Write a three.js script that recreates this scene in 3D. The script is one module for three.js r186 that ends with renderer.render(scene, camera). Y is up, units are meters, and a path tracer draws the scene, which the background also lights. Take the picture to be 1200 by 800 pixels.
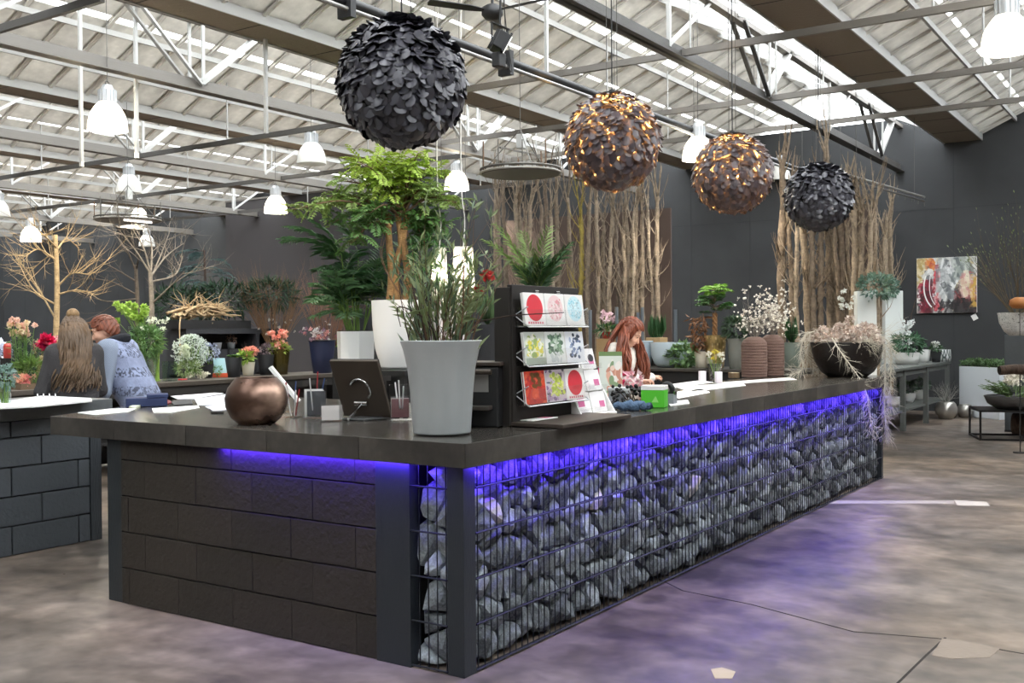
import * as THREE from 'three';
import { RoundedBoxGeometry } from 'three/addons/geometries/RoundedBoxGeometry.js';
import { ConvexGeometry } from 'three/addons/geometries/ConvexGeometry.js';
import { MarchingCubes } from 'three/addons/objects/MarchingCubes.js';
import { mergeGeometries } from 'three/addons/utils/BufferGeometryUtils.js';
import { RectAreaLightUniformsLib } from 'three/addons/lights/RectAreaLightUniformsLib.js';

// ---------- camera, sky, exposure ----------
const scene = new THREE.Scene();
const camera = new THREE.PerspectiveCamera(36.51, 1.5, 0.05, 200);
camera.position.set(-3.579, 1.4975, 2.644);
{
  const yaw = 0.58775, pitch = -0.010289, roll = -0.008116;
  const f = new THREE.Vector3(Math.cos(yaw) * Math.cos(pitch), Math.sin(pitch), -Math.sin(yaw) * Math.cos(pitch));
  const r0 = f.clone().cross(new THREE.Vector3(0, 1, 0)).normalize(), u0 = r0.clone().cross(f);
  const r = r0.clone().multiplyScalar(Math.cos(roll)).addScaledVector(u0, Math.sin(roll));
  const u = u0.clone().multiplyScalar(Math.cos(roll)).addScaledVector(r0, -Math.sin(roll));
  camera.quaternion.setFromRotationMatrix(new THREE.Matrix4().makeBasis(r, u, f.clone().negate()));
}
camera.updateMatrixWorld(true);
scene.background = new THREE.Color(0.93, 0.97, 1.0);
scene.backgroundIntensity = 3.2;
scene.environmentIntensity = 3.2;
const renderer = new THREE.WebGLRenderer({ antialias: true });
renderer.toneMapping = THREE.LinearToneMapping;
renderer.toneMappingExposure = 2.35;
renderer.shadowMap.enabled = true;
RectAreaLightUniformsLib.init();

// ---------- helpers ----------
const PI = Math.PI;
const V = (x = 0, y = 0, z = 0) => new THREE.Vector3(x, y, z);
function RNG(s) { return () => { s = (s + 0x6d2b79f5) | 0; let t = Math.imul(s ^ (s >>> 15), 1 | s); t = (t + Math.imul(t ^ (t >>> 7), 61 | t)) ^ t; return ((t ^ (t >>> 14)) >>> 0) / 4294967296; }; }
let rnd = RNG(7);
const rr = (a, b) => a + (b - a) * rnd(), pick = (a) => a[Math.floor(rnd() * a.length)];
const E = camera.matrixWorld.elements, CR = V(E[0], E[1], E[2]), CU = V(E[4], E[5], E[6]), CF = V(-E[8], -E[9], -E[10]), CP = camera.position.clone();
const FPX = 400 / Math.tan((36.51 / 2) * PI / 180);
const ray = (px, py) => CF.clone().addScaledVector(CR, (px - 600) / FPX).addScaledVector(CU, (400 - py) / FPX);
const at = (px, py, D) => CP.clone().addScaledVector(ray(px, py), D);
const onY = (px, py, y) => { const d = ray(px, py); return CP.clone().addScaledVector(d, (y - CP.y) / d.y); };
const onX = (px, py, x) => { const d = ray(px, py); return CP.clone().addScaledVector(d, (x - CP.x) / d.x); };
const onZ = (px, py, z) => { const d = ray(px, py); return CP.clone().addScaledVector(d, (z - CP.z) / d.z); };
const depthOf = (p) => p.clone().sub(CP).dot(CF);
function inView(p, m = 1.08) { const d = p.clone().sub(CP), D = d.dot(CF); if (D < 0.1) return false; return Math.abs(d.dot(CR) / D) * FPX < 600 * m && Math.abs(d.dot(CU) / D) * FPX < 400 * m; }
const taken = {};
function numbered(n) { const k = (taken[n] = (taken[n] ?? -1) + 1); return k ? n + '_' + String(k).padStart(3, '0') : n; }
function tag(o, label, category, group, kind) { if (label) o.userData.label = label; if (category) o.userData.category = category; if (group) o.userData.group = group; if (kind) o.userData.kind = kind; return o; }
function thing(name, label, category, pos = V(), turn = 0, group) { const o = new THREE.Group(); o.name = numbered(name); o.position.copy(pos); o.rotation.y = turn; scene.add(o); return tag(o, label, category, group); }
function struct(name, parent) { const o = new THREE.Group(); o.name = parent ? name : numbered(name); o.userData.kind = 'structure'; (parent ?? scene).add(o); return o; }
const asIs = (g) => { const o = {}; for (const k of Object.keys(g.attributes)) if (!['position', 'normal', 'uv'].includes(k)) g.deleteAttribute(k); return g; };
function merge(list) {
  list = list.flat(9).filter(Boolean).map(asIs);
  if (list.length === 1) return list[0];
  const mixed = list.some((g) => g.index) && list.some((g) => !g.index);
  return mergeGeometries(mixed ? list.map((g) => (g.index ? g.toNonIndexed() : g)) : list);
}
function mesh(name, geo, m, parent) {
  const o = new THREE.Mesh(Array.isArray(geo) ? merge(geo) : geo, m); o.castShadow = o.receiveShadow = true;
  o.name = parent ? name : numbered(name); (parent ?? scene).add(o); return o;
}
const box = (w, h, d, x = 0, y = 0, z = 0) => new THREE.BoxGeometry(w, h, d).translate(x, y, z);
const rbox = (w, h, d, r, x = 0, y = 0, z = 0, s = 2) => new RoundedBoxGeometry(w, h, d, s, r).translate(x, y, z);
const boxA = (x0, x1, y0, y1, z0, z1) => box(x1 - x0, y1 - y0, z1 - z0, (x0 + x1) / 2, (y0 + y1) / 2, (z0 + z1) / 2);
const cyl = (rt, rb, h, x = 0, y = 0, z = 0, s = 20, open = false) => new THREE.CylinderGeometry(rt, rb, h, s, 1, open).translate(x, y + h / 2, z);
const ball = (r, x = 0, y = 0, z = 0, s = 12) => new THREE.SphereGeometry(r, s, Math.max(6, Math.round(s * 0.7))).translate(x, y, z);
const lathe = (pts, s = 32) => new THREE.LatheGeometry(pts.map(([x, y]) => new THREE.Vector2(x, y)), s);
const UPV = V(0, 1, 0);
// straight bar of square or round section between two points
function bar(a, b, w, h = w, round = 0) {
  const d = b.clone().sub(a), L = d.length();
  const g = round ? new THREE.CylinderGeometry(w, h, L, round, 1) : new THREE.BoxGeometry(w, L, h);
  const y = d.normalize(), z0 = Math.abs(y.y) > 0.99 ? V(0, 0, 1) : UPV.clone();
  const x = z0.cross(y).normalize(), z = x.clone().cross(y);
  return g.applyMatrix4(new THREE.Matrix4().makeBasis(x, y, z).setPosition(a.clone().add(b).multiplyScalar(0.5)));
}
// tapered tube through points, radii per point
function limb(pts, rs, seg = 6, capped = true) {
  const n = pts.length, pos = [], nor = [], uv = [], idx = [];
  if (typeof rs === 'number') rs = pts.map(() => rs);
  let t = pts[1].clone().sub(pts[0]).normalize(), nx = (Math.abs(t.y) > 0.9 ? V(1, 0, 0) : UPV.clone()).cross(t).normalize(), len = 0;
  for (let i = 0; i < n; i++) {
    const a = pts[Math.max(0, i - 1)], b = pts[Math.min(n - 1, i + 1)];
    t = b.clone().sub(a).normalize(); nx.addScaledVector(t, -nx.dot(t)).normalize();
    const bx = t.clone().cross(nx); if (i) len += pts[i].distanceTo(pts[i - 1]);
    for (let j = 0; j <= seg; j++) {
      const q = (j / seg) * 2 * PI, c = Math.cos(q), s = Math.sin(q), d = nx.clone().multiplyScalar(c).addScaledVector(bx, s);
      pos.push(pts[i].x + d.x * rs[i], pts[i].y + d.y * rs[i], pts[i].z + d.z * rs[i]); nor.push(d.x, d.y, d.z); uv.push((j / seg) * rs[0] * 6.28, len);
    }
  }
  for (let i = 0; i < n - 1; i++) for (let j = 0; j < seg; j++) { const p = i * (seg + 1) + j, q2 = p + seg + 1; idx.push(p, p + 1, q2, p + 1, q2 + 1, q2); }
  if (capped) for (const [i, dir] of [[0, 0], [n - 1, 1]]) { const b = i * (seg + 1); for (let j = 1; j < seg - 1; j++) dir ? idx.push(b, b + j, b + j + 1) : idx.push(b, b + j + 1, b + j); }
  const g = new THREE.BufferGeometry();
  g.setAttribute('position', new THREE.Float32BufferAttribute(pos, 3)); g.setAttribute('normal', new THREE.Float32BufferAttribute(nor, 3)); g.setAttribute('uv', new THREE.Float32BufferAttribute(uv, 2)); g.setIndex(idx);
  return g;
}
const curve = (pts, n) => new THREE.CatmullRomCurve3(pts).getPoints(n);
const taper = (pts, r0, r1, seg = 5, n = 0) => { if (n) pts = curve(pts, n); return limb(pts, pts.map((_, i) => r0 + (r1 - r0) * i / (pts.length - 1)), seg); };
// polygon in the xz plane pulled up from y0 to y1
function slabGeo(poly, y0, y1) {
  const s = new THREE.Shape(poly.map(([x, z]) => new THREE.Vector2(x, -z)));
  return new THREE.ExtrudeGeometry(s, { depth: y1 - y0, bevelEnabled: false }).rotateX(-PI / 2).translate(0, y0, 0);
}
function clip(poly, inside, cut) { const out = []; poly.forEach((a, i) => { const b = poly[(i + 1) % poly.length], ia = inside(a), ib = inside(b); if (ia) out.push(a); if (ia !== ib) out.push(cut(a, b)); }); return out; }
const clipHalf = (poly, nx, nz, d) => { const f = (p) => p[0] * nx + p[1] * nz - d; return clip(poly, (p) => f(p) <= 0, (a, b) => { const t = f(a) / (f(a) - f(b)); return [a[0] + (b[0] - a[0]) * t, a[1] + (b[1] - a[1]) * t]; }); };
// planar uv from positions, in metres
function worldUV(g, s = 1) { const p = g.attributes.position, n = g.attributes.normal, uv = []; for (let i = 0; i < p.count; i++) { const x = Math.abs(n.getX(i)), y = Math.abs(n.getY(i)), z = Math.abs(n.getZ(i)); if (y >= x && y >= z) uv.push(p.getX(i) * s, p.getZ(i) * s); else if (x >= z) uv.push(p.getZ(i) * s, p.getY(i) * s); else uv.push(p.getX(i) * s, p.getY(i) * s); } g.setAttribute('uv', new THREE.Float32BufferAttribute(uv, 2)); return g; }

// ---------- noise textures ----------
function noise2(seed, period) {
  const r = RNG(seed), t = Array.from({ length: period * period }, () => r());
  const g = (x, y) => t[((y % period + period) % period) * period + ((x % period + period) % period)], s = (u) => u * u * (3 - 2 * u);
  return (x, y) => { const xi = Math.floor(x), yi = Math.floor(y), u = s(x - xi), v = s(y - yi); return (g(xi, yi) * (1 - u) + g(xi + 1, yi) * u) * (1 - v) + (g(xi, yi + 1) * (1 - u) + g(xi + 1, yi + 1) * u) * v; };
}
function tex(size, fn, { srgb = true, repeat = 1, w = size, h = size } = {}) {
  const d = new Uint8Array(w * h * 4);
  for (let y = 0; y < h; y++) for (let x = 0; x < w; x++) { const c = fn(x / w, y / h), o = (y * w + x) * 4; d[o] = Math.max(0, Math.min(255, c[0])); d[o + 1] = Math.max(0, Math.min(255, c[1])); d[o + 2] = Math.max(0, Math.min(255, c[2])); d[o + 3] = 255; }
  const t = new THREE.DataTexture(d, w, h); t.wrapS = t.wrapT = THREE.RepeatWrapping; t.magFilter = THREE.LinearFilter; if (srgb) t.colorSpace = THREE.SRGBColorSpace; t.repeat.set(repeat, repeat); t.needsUpdate = true; return t;
}
const fbmT = (seed, base, oct = 5) => { const ns = Array.from({ length: oct }, (_, i) => noise2(seed + i, base << i)); return (u, v) => { let a = 0, w = 0.5, t = 0; ns.forEach((n, i) => { a += w * n(u * (base << i), v * (base << i)); t += w; w *= 0.55; }); return a / t; }; };
function canvasTex(w, h, draw) { const c = document.createElement('canvas'); c.width = w; c.height = h; const x = c.getContext('2d'); draw(x, w, h); const t = new THREE.CanvasTexture(c); t.colorSpace = THREE.SRGBColorSpace; t.magFilter = THREE.LinearFilter; return t; }
const M = (color, o = {}) => new THREE.MeshStandardMaterial({ color, roughness: 0.6, ...o });
const MP = (color, o = {}) => new THREE.MeshPhysicalMaterial({ color, roughness: 0.6, ...o });
const grainBump = tex(256, (() => { const f = fbmT(91, 16, 4); return (u, v) => { const k = f(u, v) * 255; return [k, k, k]; }; })(), { srgb: false });
const rough = (c, r = 0.7, bump = 0.004, rep = 1, o = {}) => { const t = grainBump.clone(); t.repeat.set(rep, rep); t.needsUpdate = true; return M(c, { roughness: r, bumpMap: t, bumpScale: bump, ...o }); };

// ---------- structure ----------
const XW = 16.0, X0 = -8, ZR = 4.2, ZL = -31;
const fA = fbmT(11, 4, 6), fB = fbmT(23, 8, 5), fC = fbmT(37, 64, 3);
const fD = fbmT(41, 24, 5), fE = fbmT(47, 3, 6);
const floorMap = tex(1024, (u, v) => {
  const wu = (fB(u, v) - 0.5) * 0.06, wv = (fD(u, v) - 0.5) * 0.03, a = fE(u + wu, v + wv), b = fB(u * 1 + wv, v * 2 + wu), d = fD(u * 2 + wu * 3, v), c = fC(u, v);
  let k = 90 + (a - 0.5) * 105 + (b - 0.5) * 62 + (d - 0.5) * 62 + (c - 0.5) * 44; const pale = Math.max(0, fD(v + 0.37, u) - 0.66) * 90, warm = (fA(v, u) - 0.5) * 26; k += pale; k = Math.max(38, k);
  return [k * 1.07 + 9 + warm, k * 0.98 + 6 + warm * 0.4, k * 0.9 + 4 - warm * 0.3];
}, { repeat: 1 / 7 });
const floorRough = tex(512, (u, v) => { const k = Math.max(30, 66 + fE(v, u) * 70 + (fD(u, v) - 0.5) * 40 + (fC(u, v) - 0.5) * 30); return [k, k, k]; }, { srgb: false, repeat: 1 / 5 });
const floorM = M('#ffffff', { map: floorMap, roughnessMap: floorRough, roughness: 1.0, bumpMap: floorRough, bumpScale: 0.0012 });
const darkJoint = rough('#2b2622', 0.9), paleScreed = rough('#8d8073', 0.8, 0.003, 3);
const floor = struct('floor');
mesh('concrete_slab', worldUV(boxA(X0, XW, -0.2, 0, ZL, ZR)), floorM, floor);
{ // expansion joints, a screed repair and a channel cover let into the slab
  const j = (pts, w) => { for (let i = 0; i < pts.length - 1; i++) { const a = pts[i], b = pts[i + 1], d = b.clone().sub(a).normalize(), n = V(-d.z, 0, d.x).multiplyScalar(w / 2); mesh('joint', slabGeo([[a.x + n.x, a.z + n.z], [b.x + n.x, b.z + n.z], [b.x - n.x, b.z - n.z], [a.x - n.x, a.z - n.z]], -0.003, 0.0012), darkJoint, floor); } };
  j([[760, 672], [800, 692], [880, 708], [1000, 740], [1100, 748], [1200, 766]].map(([x, y]) => onY(x, y, 0)), 0.011);
  j([[1108, 747], [1085, 768], [1040, 812]].map(([x, y]) => onY(x, y, 0)), 0.011);
  const q = (pts, m, n, h) => mesh(n, slabGeo(pts.map(([x, y]) => { const p = onY(x, y, 0); return [p.x, p.z]; }), -0.002, h), m, floor);
  q([[1104, 748], [1125, 750], [1172, 760], [1160, 770], [1115, 772], [1092, 768]], paleScreed, 'screed_patch', 0.0014);
  q([[833, 784], [846, 782], [862, 787], [858, 795], [838, 795]], rough('#b5a58e', 0.8), 'floor_spot', 0.0014);
  q([[972, 586.5], [1118, 586.5], [1118, 590], [966, 590]], rough('#a39a94', 0.7), 'floor_strip', 0.0014);
  q([[1118, 586], [1156, 588], [1160, 593], [1122, 592]], rough('#b9b2aa', 0.7), 'channel_cover', 0.002);
}
const wallM = (() => { const f = fbmT(55, 6, 5); const t = tex(512, (u, v) => { const k = 56 + (f(u, v) - 0.5) * 14; return [k * 0.97, k, k * 1.03]; }, { repeat: 0.25 }); return M('#ffffff', { map: t, roughness: 0.75 }); })();
const wallSeam = M('#303335', { roughness: 0.8 });
const wb = struct('wall_back');
mesh('wall_panel', worldUV(boxA(XW, XW + 0.2, 0, 5.28, ZL, ZR)), wallM, wb);
for (let z = ZL + 1.25; z < ZR; z += 1.25) mesh('panel_seam', boxA(XW - 0.004, XW, 0, 5.28, z - 0.006, z + 0.006), wallSeam, wb);
mesh('panel_seam', boxA(XW - 0.004, XW, 3.6, 3.612, ZL, ZR), wallSeam, wb);
for (const [n, g] of [['wall_left', boxA(X0, XW, 0, 5.4, ZL - 0.2, ZL)], ['wall_right', boxA(X0, XW, 0, 5.0, ZR, ZR + 0.2)], ['wall_front', boxA(X0 - 0.2, X0, 0, 6.2, ZL, ZR)]]) { const w = struct(n); mesh('wall_panel', worldUV(g), n === 'wall_left' ? wallM : rough('#77736d', 0.8), w); }

// gutters, roof slopes, skylights
const zc = [3.9, -0.84, -5.85, -10.55, -15.2, -19.9, -24.6, -29.3], gw = [0.6, 0.6, 0.5, 0.45, 0.45, 0.45, 0.45, 0.45], HG = 4.78, RISE = 0.47;
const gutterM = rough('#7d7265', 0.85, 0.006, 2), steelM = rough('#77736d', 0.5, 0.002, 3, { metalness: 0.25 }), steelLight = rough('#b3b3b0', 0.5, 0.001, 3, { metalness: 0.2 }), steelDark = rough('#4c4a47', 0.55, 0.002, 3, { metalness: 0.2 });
const sheetM = [0, 1, 2].map((i) => { const f = fbmT(70 + i, 4, 5); return MP('#ffffff', { map: tex(256, (u, v) => { const k = 200 + (f(u, v) - 0.5) * 44 + (f(v * 2, u) - 0.5) * 30; return [k, k * 0.985, k * 0.955]; }), roughness: 1, transmission: 0.4, thickness: 0 }); });
const ribM = rough('#ebe8e1', 0.7, 0.003, 2);
const glassM = MP('#ffffff', { roughness: 0.02, transmission: 1, thickness: 0, ior: 1.45 });
const XR0 = -8, XR1 = XW, PITCH = 0.55;
const roofObj = struct('ceiling'), skyObj = struct('window');
skyObj.name = 'window_1'; taken['window'] = 1;
const panels = [], ribs = [];
zc.slice(0, -1).forEach((z0, k) => {
  const z1 = zc[k + 1], a = z0 - gw[k] / 2, b = z1 + gw[k + 1] / 2, mid = (a + b) / 2, run = (a - b) / 2, rise = run * RISE, top = HG + 0.08;
  const slope = Math.atan(RISE), L = run / Math.cos(slope);
  // falling slope: rows of sheets, separated by narrow open laps
  const rows = 3, gap = 0.11, rl = L / rows;
  for (let c = 0; c * PITCH < XR1 - XR0; c++) {
    const x = XR0 + (c + 0.5) * PITCH;
    for (let r = 0; r < rows; r++) { const s = (r + 0.5) * rl, p = V(x, top + rise - s * Math.sin(slope), mid - s * Math.cos(slope)); panels.push({ p, slope, len: rl - (r < 2 ? gap : 0), v: Math.floor(rnd() * 3) }); }
    ribs.push({ p: V(x - PITCH / 2, top + rise / 2 - 0.035, mid - run / 2), slope, L });
  }
  for (let r = 1; r < rows; r++) { const s = r * rl + 0.16; mesh('purlin', bar(V(XR0, top + rise - s * Math.sin(slope) - 0.07, mid - s * Math.cos(slope)), V(XR1, top + rise - s * Math.sin(slope) - 0.07, mid - s * Math.cos(slope)), 0.035, 0.07), steelLight, roofObj); }
  mesh('ridge_cap', boxA(XR0, XR1, top + rise - 0.03, top + rise + 0.03, mid - 0.09, mid + 0.09), ribM, roofObj);
  // rising slope: glazing
  if (k < 7) for (let x = XR0; x < XR1 - 0.1; x += 1.0) {
    const g = box(0.955, 0.006, L - 0.1).rotateX(slope).translate(x + 0.5, top + rise / 2, a - run / 2);
    if (k < 3 && x > -2) mesh('pane', g, glassM, skyObj); else (skyObj.userData.far ??= []).push(g);
    const bg = box(0.045, 0.05, L - 0.05).rotateX(slope).translate(x, top + rise / 2 - 0.02, a - run / 2);
    if (k < 3 && x > -2) mesh('glazing_bar', bg, steelLight, skyObj); else (skyObj.userData.bars ??= []).push(bg);
  }
  // gable end against the far wall: glazed above the dark wall
  const s = new THREE.Shape([new THREE.Vector2(-a, HG), new THREE.Vector2(-b, HG), new THREE.Vector2(-mid, top + rise + 0.02)]);
  const gable = struct('window'); mesh('pane', new THREE.ExtrudeGeometry(s, { depth: 0.01, bevelEnabled: false }).rotateY(PI / 2).translate(XW + 0.08, 0, 0), glassM, gable);
});
{
  const fg = skyObj.userData.far, fb = skyObj.userData.bars; delete skyObj.userData.far; delete skyObj.userData.bars;
  mesh('pane', fg, glassM, skyObj).userData.kind = 'stuff'; mesh('glazing_bar', fb, steelLight, skyObj).userData.kind = 'stuff';
  const seen = (p) => inView(p.p) ? depthOf(p.p) : 1e3 + depthOf(p.p);
  panels.sort((p, q) => seen(p) - seen(q)); ribs.sort((p, q) => seen(p) - seen(q));
  const pg = {}; const panelGeo = (l) => pg[l.toFixed(3)] ??= box(PITCH - 0.012, 0.018, l);
  const rest = [];
  panels.forEach((p, i) => { if (i < 300) { const o = mesh('roof_panel', panelGeo(p.len), sheetM[p.v], roofObj); o.rotation.x = -p.slope; o.position.copy(p.p); } else rest.push(panelGeo(p.len).clone().rotateX(-p.slope).translate(p.p.x, p.p.y, p.p.z)); });
  mesh('roof_panel', rest, sheetM[0], roofObj).userData.kind = 'stuff';
  const rrest = [];
  ribs.forEach((p, i) => { const g = () => merge([box(0.045, 0.03, p.L, 0, 0.012, 0), box(0.11, 0.012, p.L, 0, 0.03, 0)]); if (i < 200) { const o = mesh('roof_rib', pg['r' + p.L.toFixed(2)] ??= g(), ribM, roofObj); o.rotation.x = -p.slope; o.position.copy(p.p); } else rrest.push(g().rotateX(-p.slope).translate(p.p.x, p.p.y, p.p.z)); });
  mesh('roof_rib', rrest, ribM, roofObj).userData.kind = 'stuff';
}
zc.forEach((z, k) => { const o = struct('ceiling_beam'); const w = gw[k]; mesh('beam_soffit', worldUV(boxA(XR0, XR1, HG - 0.02, HG + 0.12, z - w / 2, z + w / 2)), gutterM, o); mesh('gutter_flange', boxA(XR0, XR1, HG - 0.035, HG + 0.14, z - w / 2 - 0.02, z - w / 2), steelLight, o); mesh('gutter_flange', boxA(XR0, XR1, HG - 0.035, HG + 0.14, z + w / 2, z + w / 2 + 0.02), steelLight, o);
  if (k) for (let x = 0.5; x < XW; x += 1.2) mesh('soffit_joint', boxA(x, x + 0.012, HG - 0.023, HG - 0.015, z - w / 2, z + w / 2), darkJoint, o); });
const roofY = (z) => { for (let k = 0; k < zc.length - 1; k++) { const a = zc[k] - gw[k] / 2, b = zc[k + 1] + gw[k + 1] / 2; if (z > a && k === 0) return HG; if (z <= a && z >= b) return HG + 0.06 + RISE * Math.min(a - z, z - b); if (z < b && z > zc[k + 1] - gw[k + 1] / 2) return HG; } return HG; };
// lattice girders below the skylights
[-1.9, -7.1, -11.65, -16.5, -21.3, -26].forEach((z, k) => {
  const o = struct('ceiling_girder'), hb = 4.4, ht = 5.14;
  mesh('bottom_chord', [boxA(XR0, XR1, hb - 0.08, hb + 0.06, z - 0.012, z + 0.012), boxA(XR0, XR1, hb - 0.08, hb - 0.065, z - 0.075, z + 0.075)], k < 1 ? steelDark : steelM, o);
  mesh('top_chord', boxA(XR0, XR1, ht - 0.03, ht + 0.03, z - 0.05, z + 0.05), steelM, o);
  const off = [8.94, 4.43, 7.0, 5.0, 6, 6][k];
  for (let n = -3; n < 4; n++) { const x = off + n * 2.75; if (x < -3 || x > XW - 0.4) continue; const main = n % 2 === 0;
    const pair = (x0, y0, x1, y1, m, w = 0.05) => { for (const s of [-0.09, 0.09]) mesh('web_member', bar(V(x0 + s * 0.6, y0, z + s * 0.6), V(x1 + s * 0.6, y1, z + s * 0.6), w, 0.025), m, o); };
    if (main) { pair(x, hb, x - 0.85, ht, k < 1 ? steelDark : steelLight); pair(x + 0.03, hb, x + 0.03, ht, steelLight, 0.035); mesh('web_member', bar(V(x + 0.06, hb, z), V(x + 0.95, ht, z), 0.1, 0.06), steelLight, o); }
    else { mesh('web_member', bar(V(x, hb, z), V(x, ht, z), 0.04), steelLight, o); mesh('web_member', bar(V(x, hb + 0.02, z), V(x + 1.1, ht, z), 0.035), steelLight, o); }
  }
});
// tie rods running across the bays
for (const [x, z0, z1, h] of [[1.9, -5.2, -7.2, 4.38], [6.5, 3.9, -5.5, 4.4], [9.12, 3.9, -7.1, 4.4], [11.07, 3.9, -7.1, 4.4], [7.0, -7.1, -16.6, 4.36], [10.15, -7.1, -21, 4.38], [4.0, -11.6, -21, 4.38], [13.4, -7, -26, 4.38]]) {
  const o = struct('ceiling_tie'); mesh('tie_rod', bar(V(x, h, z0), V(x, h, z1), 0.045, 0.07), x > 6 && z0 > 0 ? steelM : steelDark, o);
  for (let z = Math.min(z0, 3); z > z1; z -= 2.4) mesh('hanger_rod', bar(V(x, h, z), V(x, HG + 0.7, z), 0.012, 0.012, 6), steelLight, o);
}
for (const [px0, py0, px1, py1] of [[311, 60, 312, 156], [95, 140, 96, 195], [160, 150, 162, 185], [640, 20, 640, 95]]) { const o = struct('ceiling_hanger'); const a = at(px0, py0, 11.5), b = at(px1, py1, 11.5); mesh('hanger_rod', bar(V(a.x, 5.2, a.z), V(a.x, b.y, a.z), 0.035), steelLight, o); }

// ---------- service counter ----------
const slate = (() => { const f = fbmT(140, 6, 6), g = fbmT(150, 40, 3); return [0, 1, 2].map((i) => M('#ffffff', { map: tex(256, (u, v) => { const k = 62 + (f(u + i * 0.3, v) - 0.5) * 48 + (g(u, v) - 0.5) * 14; return [k * 1.05, k * 0.99, k * 0.92]; }), roughness: 0.2, bumpMap: grainBump, bumpScale: 0.0008 })); })();
const slateSide = slate.map((m) => { const n = m.clone(); n.roughness = 0.5; return n; });
const grout = M('#2a2826', { roughness: 0.9 });
const blackPaint = rough('#262727', 0.62, 0.003, 2), blockM = [0, 1, 2].map((i) => rough(['#2f2922', '#322c25', '#2c2720'][i], 0.7, 0.004, 3)), steelPost = rough('#34393d', 0.5, 0.001, 2, { metalness: 0.3 });
const HT = 1.021, HB = 0.915;
{
  const wt = thing('counter_worktop', 'dark slate tiled worktop running along the L-shaped service counter', 'worktop');
  const poly = [[-0.05, 0.05], [7.1, 0.05], [7.1, -1.05], [1.75, -1.05], [1.95, -3.8], [-0.05, -2.95]];
  mesh('slab_core', slabGeo(poly.map(([x, z]) => [x + (x < 1 ? 0.012 : x > 3 ? -0.012 : 0), z + (z > 0 ? -0.012 : z < -2 ? 0.012 : 0.0)]), HB + 0.004, HT - 0.008), grout, wt);
  const T = 0.6, g = 0.0025; let n = 0;
  // the two arms are tiled from the outer corner
  const rects = [];
  for (let x = -0.05; x < 7.1; x += T) for (let z = 0.05; z > -1.05; z -= 0.55) rects.push([x, Math.min(x + T, 7.1), z - 0.55, z]);
  for (let z = -1.05; z > -3.85; z -= T) for (let x = -0.05; x < 2; x += T) rects.push([x, x + T, z - T, z]);
  for (const [x0, x1, z0, z1] of rects) {
    let p = [[x0 + g, z1 - g], [x1 - g, z1 - g], [x1 - g, z0 + g], [x0 + g, z0 + g]];
    if (z1 <= -1.04) { p = clipHalf(p, 2.75, 0.2, 1.75 * 2.75 - 1.05 * 0.2); p = clipHalf(p, -0.85 * -1 * -1, -2, -0.85 * -0.05 + 2.95 * 2); }
    if (p.length > 2) mesh('tile', worldUV(slabGeo(p, HT - 0.012, HT)), slate[n++ % 3], wt);
  }
  for (let x = -0.05; x < 7.1; x += T) mesh('edge_tile', worldUV(rbox(Math.min(T, 7.1 - x) - 0.004, HT - HB - 0.001, 0.012, 0.002, x + Math.min(T, 7.1 - x) / 2, (HT + HB) / 2, 0.046)), slateSide[n++ % 3], wt);
  for (let z = 0.05; z > -2.95; z -= T) { const w = Math.min(T, z + 2.95); mesh('edge_tile', worldUV(rbox(0.012, HT - HB - 0.001, w - 0.004, 0.002, -0.046, (HT + HB) / 2, z - w / 2)), slateSide[n++ % 3], wt); }
  mesh('edge_tile', worldUV(rbox(0.012, HT - HB - 0.001, 1.1, 0.002, 7.096, (HT + HB) / 2, -0.5)), slateSide[0], wt);
  { const e = rbox(2.17, HT - HB - 0.001, 0.012, 0.002, 1.085, 0, 0).rotateY(Math.atan2(0.85, 2)).translate(-0.05, (HT + HB) / 2, -2.945); mesh('edge_tile', worldUV(e), slateSide[1], wt); }
}
{ // block-built side and back of the counter
  const b = thing('block_counter', 'black painted block wall with steel corner posts under the service counter', 'counter');
  mesh('core', [boxA(0.03, 0.22, 0, HB, -2.4, -0.33), boxA(0.5, 7.0, 0, HB, -0.98, -0.4), boxA(0.03, 1.4, 0, HB, -2.45, -2.3)], blackPaint, b);
  mesh('post', rbox(0.1, HB, 0.13, 0.004, 0.05, HB / 2, -2.425), steelPost, b);
  mesh('panel', rbox(0.06, HB, 0.2, 0.003, 0.02, HB / 2, -0.39), steelPost, b);
  let n = 0; const z0 = -2.36, z1 = -0.49, L = 0.42, H = 0.2;
  for (let r = 0; r < 5; r++) for (let z = z0 - (r % 2 ? L / 2 : L * 0.85); z < z1; z += L) {
    const a = Math.max(z, z0), c = Math.min(z + L, z1), h = r === 4 ? HB - 0.8 : H; if (c - a < 0.03) continue;
    mesh('block', worldUV(rbox(0.05, h - 0.006, c - a - 0.003, 0.003, 0.018 + rr(0, 0.003), r * H + h / 2, (a + c) / 2, 1)), blockM[n++ % 3], b);
  }
}
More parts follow.
